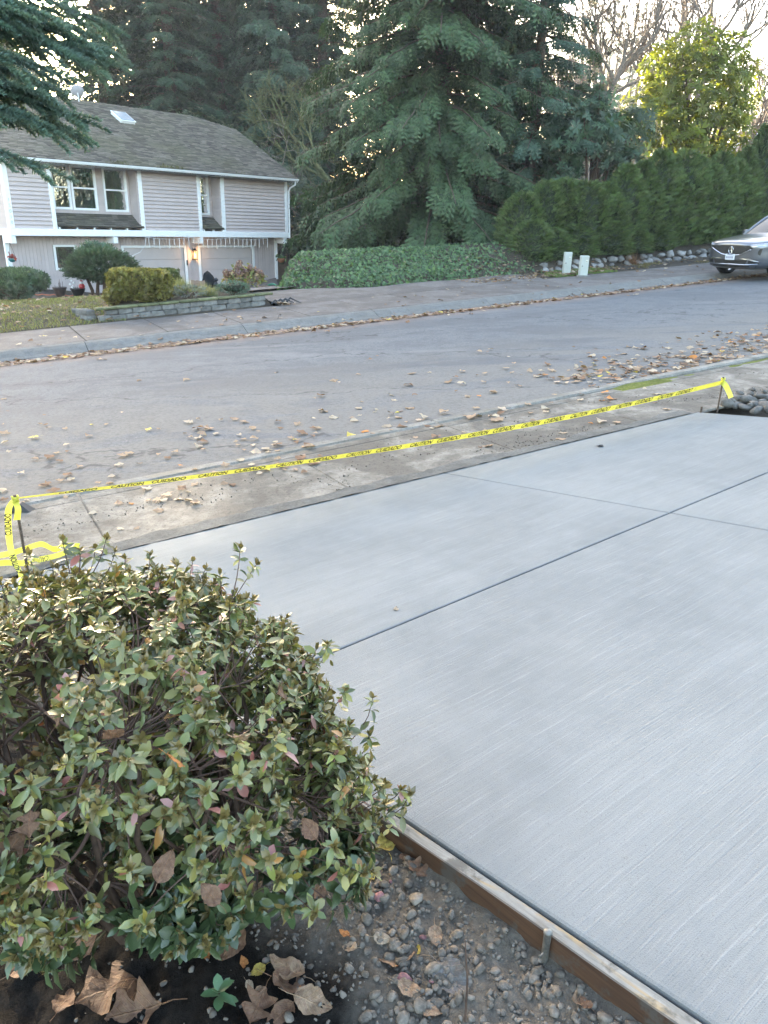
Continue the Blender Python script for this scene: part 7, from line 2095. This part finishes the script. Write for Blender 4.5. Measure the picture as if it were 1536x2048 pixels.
# leaves in the planting bed (photo x, y, size in m, colour, template, words)
BL = [(105, 1880, .16, 'tan', 5, 'large curled tan leaf under the azalea, left of the seedling'), (150, 1905, .15, 'brown', 6, 'brown curled leaf beside the large tan one under the azalea'), (60, 1930, .11, 'brown', 7, 'brown leaf on black soil at the far left of the bed'), (225, 1985, .19, 'brown', 0, 'big brown upright maple leaf on black soil before the azalea'), (270, 2030, .15, 'brown', 1, 'crumpled brown maple leaf at the bed edge below the azalea'), (130, 2010, .08, 'brown', 8, 'small brown oval leaf left of the big maple leaf'), (465, 1895, .10, 'brown', 6, 'brown oval leaf on black soil behind the tan pair'), (460, 1855, .09, 'brown', 5, 'dark oval leaf tucked under the azalea skirt'), (415, 1905, .06, 'orange', 9, 'small orange-brown leaf on the black soil'), (572, 1940, .105, 'tan', 6, 'tan speckled leaf lying with a brown one on black soil'), (578, 1975, .10, 'brown', 5, 'brown speckled leaf overlapping the tan one'), (515, 2020, .10, 'brown', 1, 'brown lobed leaf near the seedling'), (560, 2040, .085, 'brown', 7, 'brown leaf curled beside the lobed leaf'), (625, 2012, .10, 'tan', 8, 'pale tan leaf with long stalk at the soil edge'), (605, 1992, .04, 'orange', 5, 'tiny orange leaf on top of the stalked leaf'), (516, 1945, .045, 'yellow', 9, 'small yellow-green leaf on the black soil'), (487, 1928, .035, 'orange', 5, 'small orange bud leaf on the black soil'), (500, 1975, .03, 'pale', 6, 'tiny pale leaf on the black soil by the seedling'), (520, 1985, .03, 'tan', 8, 'tiny tan leaf on the black soil by the seedling'), (795, 1925, .10, 'tan', 5, 'pinkish tan speckled leaf on the gravel'), (822, 1985, .075, 'tan', 6, 'tan oval leaf on the grey gravel below the speckled one'), (905, 1965, .12, 'grey', 8, 'wet grey flat leaf pressed in the mud'), (865, 2025, .07, 'tan', 7, 'broken tan leaf at the bottom of the gravel'), (838, 1905, .035, 'yellow', 9, 'small yellow curled leaf between gravel stones'), (770, 1693, .085, 'yellow', 6, 'orange-yellow spotted leaf leaning at the steel stake'), (835, 1745, .075, 'brown', 1, 'crumpled brown leaf beside the form board'), (810, 1722, .04, 'brown', 9, 'narrow brown leaf against the form board'), (688, 1870, .035, 'orange', 7, 'small orange leaf at the azalea edge'), (742, 1757, .03, 'yellow', 6, 'small bright yellow leaf on grey soil'), (1155, 2010, .05, 'tan', 2, 'torn tan leaf between pebbles by the form board'), (1170, 2015, .04, 'brown', 7, 'small brown leaf beside the torn one'), (700, 1900, .05, 'pale', 8, 'pale flat leaf half buried in gravel'), (870, 1880, .06, 'tan', 9, 'long tan leaf curled over a stone'), (765, 1885, .05, 'pale', 6, 'pale pinkish leaf on the gravel'), (640, 1790, .05, 'brown', 2, 'brown scrap of leaf under the azalea branches'), (1235, 2000, .04, 'brown', 5, 'brown leaf fragment at the foot of the board')]
for px, py, s_, c, i, lb in BL:
    hero_at(ground(px, py, bed_fn)+np.array([0, 0, .004]), s_*1.0, c, i, lb, None, 0.30)
# dry stick and seedling
P_ = ground(930, 2045, bed_fn); T_ = at_depth(930, 1880, P_[1]+.07)
o = MB().tube([np.zeros(3), (T_-P_)*.5+np.array([.006, 0, 0]), T_-P_], [.003, .0028, .0018], 5).build('stick', M['twig']); o.location = P_; tag(o, 'thin dry stick standing up from the gravel', 'stick')
# ---------------------------------------------------------------- azalea in the near bed
ra = np.random.default_rng(2024)
def azleaf_tpl(seed, w=0.19, fold=0.35, bend=0.35):
    r_ = np.random.default_rng(seed); V, F = [], []
    ys = np.array([0.0, 0.12, 0.36, 0.62, 0.84, 1.0]); ww = w*np.array([0.10, 0.50, 0.95, 1.05, 0.78, 0.10])
    for y, q in zip(ys, ww):
        z = -bend*y*y+0.06; V += [(-q, y, z+fold*q), (0, y, z), (q, y, z+fold*q)]
    for i in range(5):
        a = 3*i; F += [(a, a+1, a+4, a+3), (a+1, a+2, a+5, a+4)]
    V = np.array(V); V[:, 0] += 0.04*np.sin(V[:, 1]*3+seed); return V, np.array(F)
def azlite_tpl(seed, w, fold, bend):
    V, F = [], []
    for y, q in zip((0.0, 0.3, 0.68, 1.0), w*np.array([.12, .88, 1.0, .14])):
        z = -bend*y*y+.06; V += [(-q, y, z+fold*q), (0, y, z), (q, y, z+fold*q)]
    for i in range(3):
        a = 3*i; F += [(a, a+1, a+4, a+3), (a+1, a+2, a+5, a+4)]
    V = np.array(V); V[:, 0] += 0.04*np.sin(V[:, 1]*3+seed); return V, np.array(F)
T_AL = [azlite_tpl(0, .24, .30, .35), azlite_tpl(1, .20, .6, .75), azlite_tpl(2, .27, .2, .12), azlite_tpl(3, .21, .45, -.2)]
T_AZ = [azleaf_tpl(0, .24, .30, .35), azleaf_tpl(1, .20, .6, .75), azleaf_tpl(2, .27, .2, .12), azleaf_tpl(3, .21, .45, -.2)]
base_b = ground(330, 1830, bed_fn)
AC = np.array([at_depth(262, 1505, 1.66)]) [0]
AR_ = np.array([0.545, 0.52, 0.475])
BLOBS = [(AC, AR_), (at_depth(465, 1575, 1.60), np.array([.33, .34, .33])), (at_depth(600, 1650, 1.46), np.array([.22, .24, .22])), (at_depth(110, 1330, 1.98), np.array([.42, .38, .26])), (at_depth(300, 1310, 2.0), np.array([.38, .34, .23])), (at_depth(170, 1690, 1.40), np.array([.34, .25, .22])), (at_depth(500, 1385, 1.92), np.array([.22, .24, .18]))]
tips, dirs_ = [], []
def inside(P):
    k = 0
    for c, r in BLOBS:
        if (((P-c)/r)**2).sum() < 0.80: return True
    return False
while len(tips) < 1800:
    c, r = BLOBS[ra.choice(len(BLOBS), p=np.array([.36, .16, .07, .13, .12, .10, .06]))]
    d = unit(ra.normal(size=3)); 
    if d[2] < -0.75: continue
    P = c+r*d*ra.uniform(.80, 1.08)
    if inside(P) and ra.random() < .72: continue
    q = P[:2]-CL
    if P[2] < bed_at(P)+0.10+0.10*ra.random(): continue
    zc0 = P @ FW; pxx = 768+FPX*(P @ RT)/zc0; pyy = 1024-FPX*(P @ UP)/zc0
    if pyy > 1850+60*ra.random()+70*math.sin(pxx*.021): continue                        # open, twiggy foot
    gap = float(fbm(np.array([P[0]*3.2+P[2]*1.3+3.7]), np.array([P[1]*3.2-P[2]*3.4+1.2]), 2)[0])
    if gap < -.14 and ra.random() < .88: continue                                      # ragged holes
    tips.append(P); dirs_.append(unit(d*np.array([1, 1, .6])+np.array([0, 0, .75])+.25*ra.normal(size=3)))
# long shoots that stand out of the outline in the photograph
for (x, y, D) in ((125, 1082, 2.2), (212, 1080, 2.2), (160, 1100, 2.2), (190, 1098, 2.25), (300, 1112, 2.15), (290, 1140, 2.15), (385, 1125, 2.1), (410, 1140, 2.1), (480, 1098, 2.05), (512, 1130, 2.05), (440, 1150, 2.05), (505, 1200, 2.0), (545, 1245, 1.95), (580, 1250, 1.95), (632, 1300, 1.9), (655, 1290, 1.9), (690, 1380, 1.8), (745, 1398, 1.8), (738, 1470, 1.75), (720, 1530, 1.65), (770, 1570, 1.6), (802, 1580, 1.6), (818, 1592, 1.6), (770, 1610, 1.55), (745, 1650, 1.5), (60, 1110, 2.2), (20, 1170, 2.2), (350, 1130, 2.1), (250, 1120, 2.15), (230, 1105, 2.2), (620, 1360, 1.85), (700, 1450, 1.75)):
    tips.append(at_depth(x, y, D)); dirs_.append(unit(np.array([0.15, 0, 1.0])+.2*ra.normal(size=3)))
tips = np.array(tips); dirs_ = np.array(dirs_); nt_ = len(tips)
# branches: main stems from the base, twigs to every tip
stem = MB(); mains = []
for k in range(13):
    a = 2*math.pi*k/13+.3; tgt = AC+AR_*np.array([.55*math.cos(a), .55*math.sin(a), .15+.25*ra.random()])
    b_ = base_b+np.array([.07*math.cos(a), .07*math.sin(a), -.02]); md = b_*.5+tgt*.5+np.array([.1*math.cos(a), .1*math.sin(a), -.06])
    P = np.array([(1-u)**2*b_+2*u*(1-u)*md+u*u*tgt for u in np.linspace(0, 1, 8)]); P[1:-1] += .012*ra.normal(size=(6, 3))
    mains.append(P)
subs = []
for k in ra.choice(len(tips)-30, 120, replace=False):
    m = mains[int(ra.integers(13))]; m = min(mains, key=lambda q: ((q[5]-tips[k])**2).sum()) if ra.random() < .8 else m
    s0 = m[int(ra.integers(3, 8))]; e0 = s0+(tips[k]-s0)*ra.uniform(.55, .8); md = .5*(s0+e0)+.04*ra.normal(size=3)
    subs.append(np.array([(1-u)**2*s0+2*u*(1-u)*md+u*u*e0 for u in np.linspace(0, 1, 7)]))
allm = np.concatenate([m[3:] for m in mains]+[q[2:] for q in subs])
az = empty('azalea', base_b, 0, 'large leafy azalea bush with bronze tips overhanging the driveway board', 'shrub')
ob = np.array(az.location)
for P in mains: MB().tube(P-ob, np.linspace(.013, .006, 8), 7).build('branch', M['twig'], az, smooth=True)
TV, TF, kk = [], [], 0
for q in subs:
    tv, tf = tube_np(q, np.linspace(.0055, .003, 7), 5); TV.append(tv); TF.append(tf[:, :]+kk); kk += len(tv)
for t, d in zip(tips, dirs_):
    i = np.argsort(((allm-t)**2).sum(1))[int(ra.integers(3))]; s0 = allm[i]
    L_ = np.linalg.norm(t-s0); md = t-d*min(.5*L_, .16)
    P = np.array([(1-u)**2*s0+2*u*(1-u)*md+u*u*t for u in np.linspace(0, 1, 6)])
    tv, tf = tube_np(P, np.linspace(.0026, .0012, 6), 4); TV.append(tv); TF.append(tf+kk); kk += len(tv)
tw = link('twigs', np_mesh('twigs', np.concatenate(TV)-ob, np.concatenate(TF), M['azstem'] if 'azstem' in M else plain('azalea_twig', (0.10, 0.06, 0.045), .7, .3)), az); tag(tw, kind='stuff')
LP, LD, LN, LS, LC, LT_ = [], [], [], [], [], []
greens = np.array([(0.125, 0.140, 0.040), (0.090, 0.110, 0.038), (0.170, 0.175, 0.055), (0.24, 0.215, 0.06), (0.13, 0.150, 0.060), (0.085, 0.09, 0.030), (0.22, 0.21, 0.09)])
odd = np.array([(0.36, 0.30, 0.06), (0.42, 0.16, 0.13), (0.46, 0.24, 0.20), (0.40, 0.20, 0.06), (0.30, 0.33, 0.09)])
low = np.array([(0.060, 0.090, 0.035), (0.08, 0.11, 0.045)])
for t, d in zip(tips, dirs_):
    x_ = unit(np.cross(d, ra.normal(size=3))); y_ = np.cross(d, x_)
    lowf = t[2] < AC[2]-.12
    big_ = 1.0 if lowf else 0.76
    for (n_, off, el, sz) in ((int(ra.integers(5, 8)), 0.0, 1.05, .021), (int(ra.integers(5, 8)), .012, .25, .036), (int(ra.integers(3, 6)), .036, -.05, .041), (int(ra.integers(1, 4)), .07, -.1, .040)):
        a0 = ra.uniform(0, 6.28)
        for j in range(n_):
            a = a0+2*math.pi*j/n_+ra.normal(0, .25); e = el+ra.normal(0, .25)
            dd = (x_*math.cos(a)+y_*math.sin(a))*math.cos(e)+d*math.sin(e)
            LP.append(t-d*off); LD.append(dd); LN.append(d+.35*ra.normal(size=3)); LS.append(sz*float(np.clip(ra.lognormal(0, .26), .5, 1.5))*(big_ if off else 1)); LT_.append(int(ra.integers(4)))
            if off == 0.0: c = np.array((0.19, 0.145, 0.05))*ra.uniform(.7, 1.3)
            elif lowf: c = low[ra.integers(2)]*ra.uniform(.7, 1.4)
            elif ra.random() < .075: c = odd[ra.integers(5)]*ra.uniform(.8, 1.1)
            else: c = greens[ra.integers(7)]*ra.uniform(.75, 1.65)
            LC.append(c)
LP, LD, LN, LS, LC, LT_ = map(np.array, (LP, LD, LN, LS, LC, LT_))
B_ = basis(LD, LN)
# the 290 leaves that show largest become parts of their own
tipc = LP+LD*LS[:, None]*.5
dist = np.linalg.norm(tipc, axis=1); zc_ = tipc @ FW; px_ = 768+FPX*(tipc @ RT)/zc_; py_ = 1024-FPX*(tipc @ UP)/zc_
vis = (px_ > 5) & (px_ < 1530) & (py_ < 2040); score = LS/dist*np.abs(np.einsum('ij,ij->i', B_[:, :, 2], unit(tipc)))
front_d = np.array([min(np.linalg.norm(c)-r.max()*.2 for c, r in BLOBS)]*len(LP))
score = np.where(vis & (dist < np.quantile(dist[vis], .45)), score, 0)
sel = set(np.argsort(-score)[:290].tolist())
msk = np.array([i in sel for i in range(len(LP))])
parts = []
for t in range(4):
    k = (LT_ == t) & ~msk
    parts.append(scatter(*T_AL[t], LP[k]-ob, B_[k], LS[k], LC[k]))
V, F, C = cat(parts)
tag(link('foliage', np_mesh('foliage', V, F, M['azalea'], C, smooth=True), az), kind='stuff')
cache = {}
for i in np.where(msk)[0]:
    q = np.round(LC[i]/np.array([.03, .03, .02])).astype(int); key = (int(LT_[i]), *map(int, q))
    if key not in cache:
        Vt, Ft = T_AZ[LT_[i]]; cache[key] = np_mesh('leaf', Vt, Ft, M['azalea'], np.tile(LC[i], (len(Ft), 1)), smooth=True)
    o = bpy.data.objects.new('leaf', cache[key]); col.objects.link(o); o.parent = az
    m4 = Matrix([[*(B_[i][r]*LS[i]), LP[i][r]-ob[r]] for r in range(3)]+[[0, 0, 0, 1]]); o.matrix_local = m4
# dead maple leaves caught in the bush
for k, (x, y, D, s_, c, i) in enumerate(((395, 1300, 1.75, .10, 'brown', 0), (230, 1475, 1.25, .07, 'brown', 6), (130, 1425, 1.40, .09, 'brown', 2), (480, 1480, 1.35, .07, 'tan', 3), (560, 1385, 1.6, .07, 'brown', 4), (620, 1660, 1.22, .06, 'brown', 8), (330, 1735, 1.10, .07, 'brown', 7), (20, 1700, 1.25, .10, 'brown', 6), (105, 1235, 1.8, .06, 'tan', 5), (420, 1790, 1.08, .06, 'brown', 9), (60, 1650, 1.25, .07, 'brown', 3), (350, 1525, 1.22, .06, 'orange', 7))):
    hero_at(at_depth(x, y, D), s_*.9, c, i, '%s crumpled leaf caught among the azalea twigs' % words[c], 'dead leaves caught in the azalea', 0, rot=tuple(ra.uniform(-1.0, 1.0, 3)))
# seedling beside the azalea
sp_ = ground(440, 2005, bed_fn); e = empty('seedling', sp_, 0, 'small green seedling with a whorl of leaves on black soil', 'seedling')
for k in range(9):
    a = k*2.4; el = .15+.09*k; dd = np.array([math.cos(a)*math.cos(el), math.sin(a)*math.cos(el), math.sin(el)])
    Vt, Ft = T_AZ[k % 4]; Bq = basis(dd[None], np.array([[0, 0, 1.0]]))[0]
    link('leaf', np_mesh('leaf', (Vt*.045) @ Bq.T+np.array([0, 0, .012+.003*k]), Ft, M['azalea'], np.tile(np.array([.10, .18, .08])*ra.uniform(.8, 1.3), (len(Ft), 1)), smooth=True), e)
MB().tube([(0, 0, -.01), (0, 0, .04)], .002, 5).build('stem', M['twig'], e)

# ---------------------------------------------------------------- blue spruce boughs hanging in at the top left
rs = np.random.default_rng(77)
def brush_tpl(seed, n=190, ln=1.0):
    """needle-clad branchlet along +y"""
    r_ = np.random.default_rng(seed); V, F = [], []
    zf = lambda y: .10*y-.16*y*y
    for i in range(n):
        y = r_.random()**.9; a = r_.uniform(-2.4, 2.4)+math.pi/2; L_ = .155*r_.uniform(.75, 1.1)*(1-.35*y**3)
        d = np.array([math.cos(a)*.80, .62, math.sin(a)*.80]); p = np.array([0, y, zf(y)]); s = unit(np.cross(d, r_.normal(size=3)))*.018
        k = len(V); V += [p-s, p+s, p+d*L_]; F.append((k, k+1, k+2))
    # woody core
    for k_ in range(3):
        a0, a1 = 2*math.pi*k_/3, 2*math.pi*(k_+1)/3
    return np.array(V), np.array(F)
T_BR = [brush_tpl(s) for s in range(3)]
tx, ty = -4.3, 2.5
spr = empty('blue_spruce', (tx, ty, g1(tx, ty)), 0, 'blue-green spruce with needle boughs hanging in over the sidewalk corner', 'tree')
so = np.array(spr.location)
MB().tube([(0, 0, -.2), (.03, 0, 3), (0, .03, 7), (0, 0, 11)], [.20, .16, .09, .02], 10).build('trunk', M['bark'], spr, smooth=True)
bough_tips = [(212, 52, 4.7), (188, 95, 4.5), (158, 120, 4.4), (112, 95, 4.2), (140, 232, 4.2), (95, 205, 4.1), (62, 240, 4.0), (42, 320, 3.9), (125, 255, 4.25), (60, 20, 4.2), (90, 140, 4.2), (40, 180, 4.0), (185, 112, 4.6), (25, 120, 3.9), (175, 70, 4.8), (70, 70, 4.3), (30, 60, 4.1), (75, 250, 4.1), (150, 105, 4.5), (15, 230, 3.9), (60, 160, 4.1), (120, 60, 4.4), (10, 20, 4.0), (80, 165, 4.3)]
for bi, (x, y, D) in enumerate(bough_tips):
    tip = at_depth(x, y, D); st0 = np.array([tx, ty, tip[2]+rs.uniform(.1, .5)])
    u = np.linspace(0, 1, 14)[:, None]; md = st0*.45+tip*.55+np.array([0, 0, .22])
    P = (1-u)**2*st0+2*u*(1-u)*md+u*u*tip
    MB().tube(P-so, np.linspace(.022, .004, 14), 5).build('bough', M['bark'], spr)
    Tn = unit(np.gradient(P, axis=0)); pos, dr, nr, sc = [], [], [], []
    for s in np.concatenate([np.linspace(.50, .99, 15), [1.0]]):
        i = s*13; j = min(int(i), 12); p = P[j]+(P[j+1]-P[j])*(i-j); t = Tn[j]; sd = unit(np.cross(t, [0, 0, 1.0]))
        for sg in ((-1, 1) if s < 1 else (0,)):
            dd = unit(t*.85+sd*sg*.75+np.array([0, 0, -.18])+.15*rs.normal(size=3)); pos.append(p); dr.append(dd); nr.append(np.array([0, 0, 1.0])+.2*rs.normal(size=3)); sc.append(.29*rs.uniform(.75, 1.2)*(1.1-.35*s))
        if s < .99: pos.append(p); dr.append(t); nr.append(np.array([0, 0, 1.0])); sc.append(.22)
    pos, dr, nr, sc = map(np.array, (pos, dr, nr, sc)); Bq = basis(dr, nr); n = len(pos)
    V, F, C = scatter(*T_BR[bi % 3], pos-so, Bq, sc, tone((0.115, 0.175, 0.145), n, rs, .7, 1.35))
    o = link('needles', np_mesh('needles', V, F, M['needle'], C), spr)
    o['kind'] = 'stuff'
# ---------------------------------------------------------------- morning haze
hz, nt, out = new_mat('haze')
pv = N(nt, 'ShaderNodeVolumePrincipled', Density=0.0006, Anisotropy=0.25)
pv.inputs['Color'].default_value = (0.92, 0.95, 1.0, 1)
nt.links.new(pv.outputs[0], out.inputs['Volume'])
hx = MB().box((-160, -60, -8), (160, 190, 34)).build('haze', hz)
tag(hx, 'thin pale morning haze filling the whole street scene', kind='stuff')
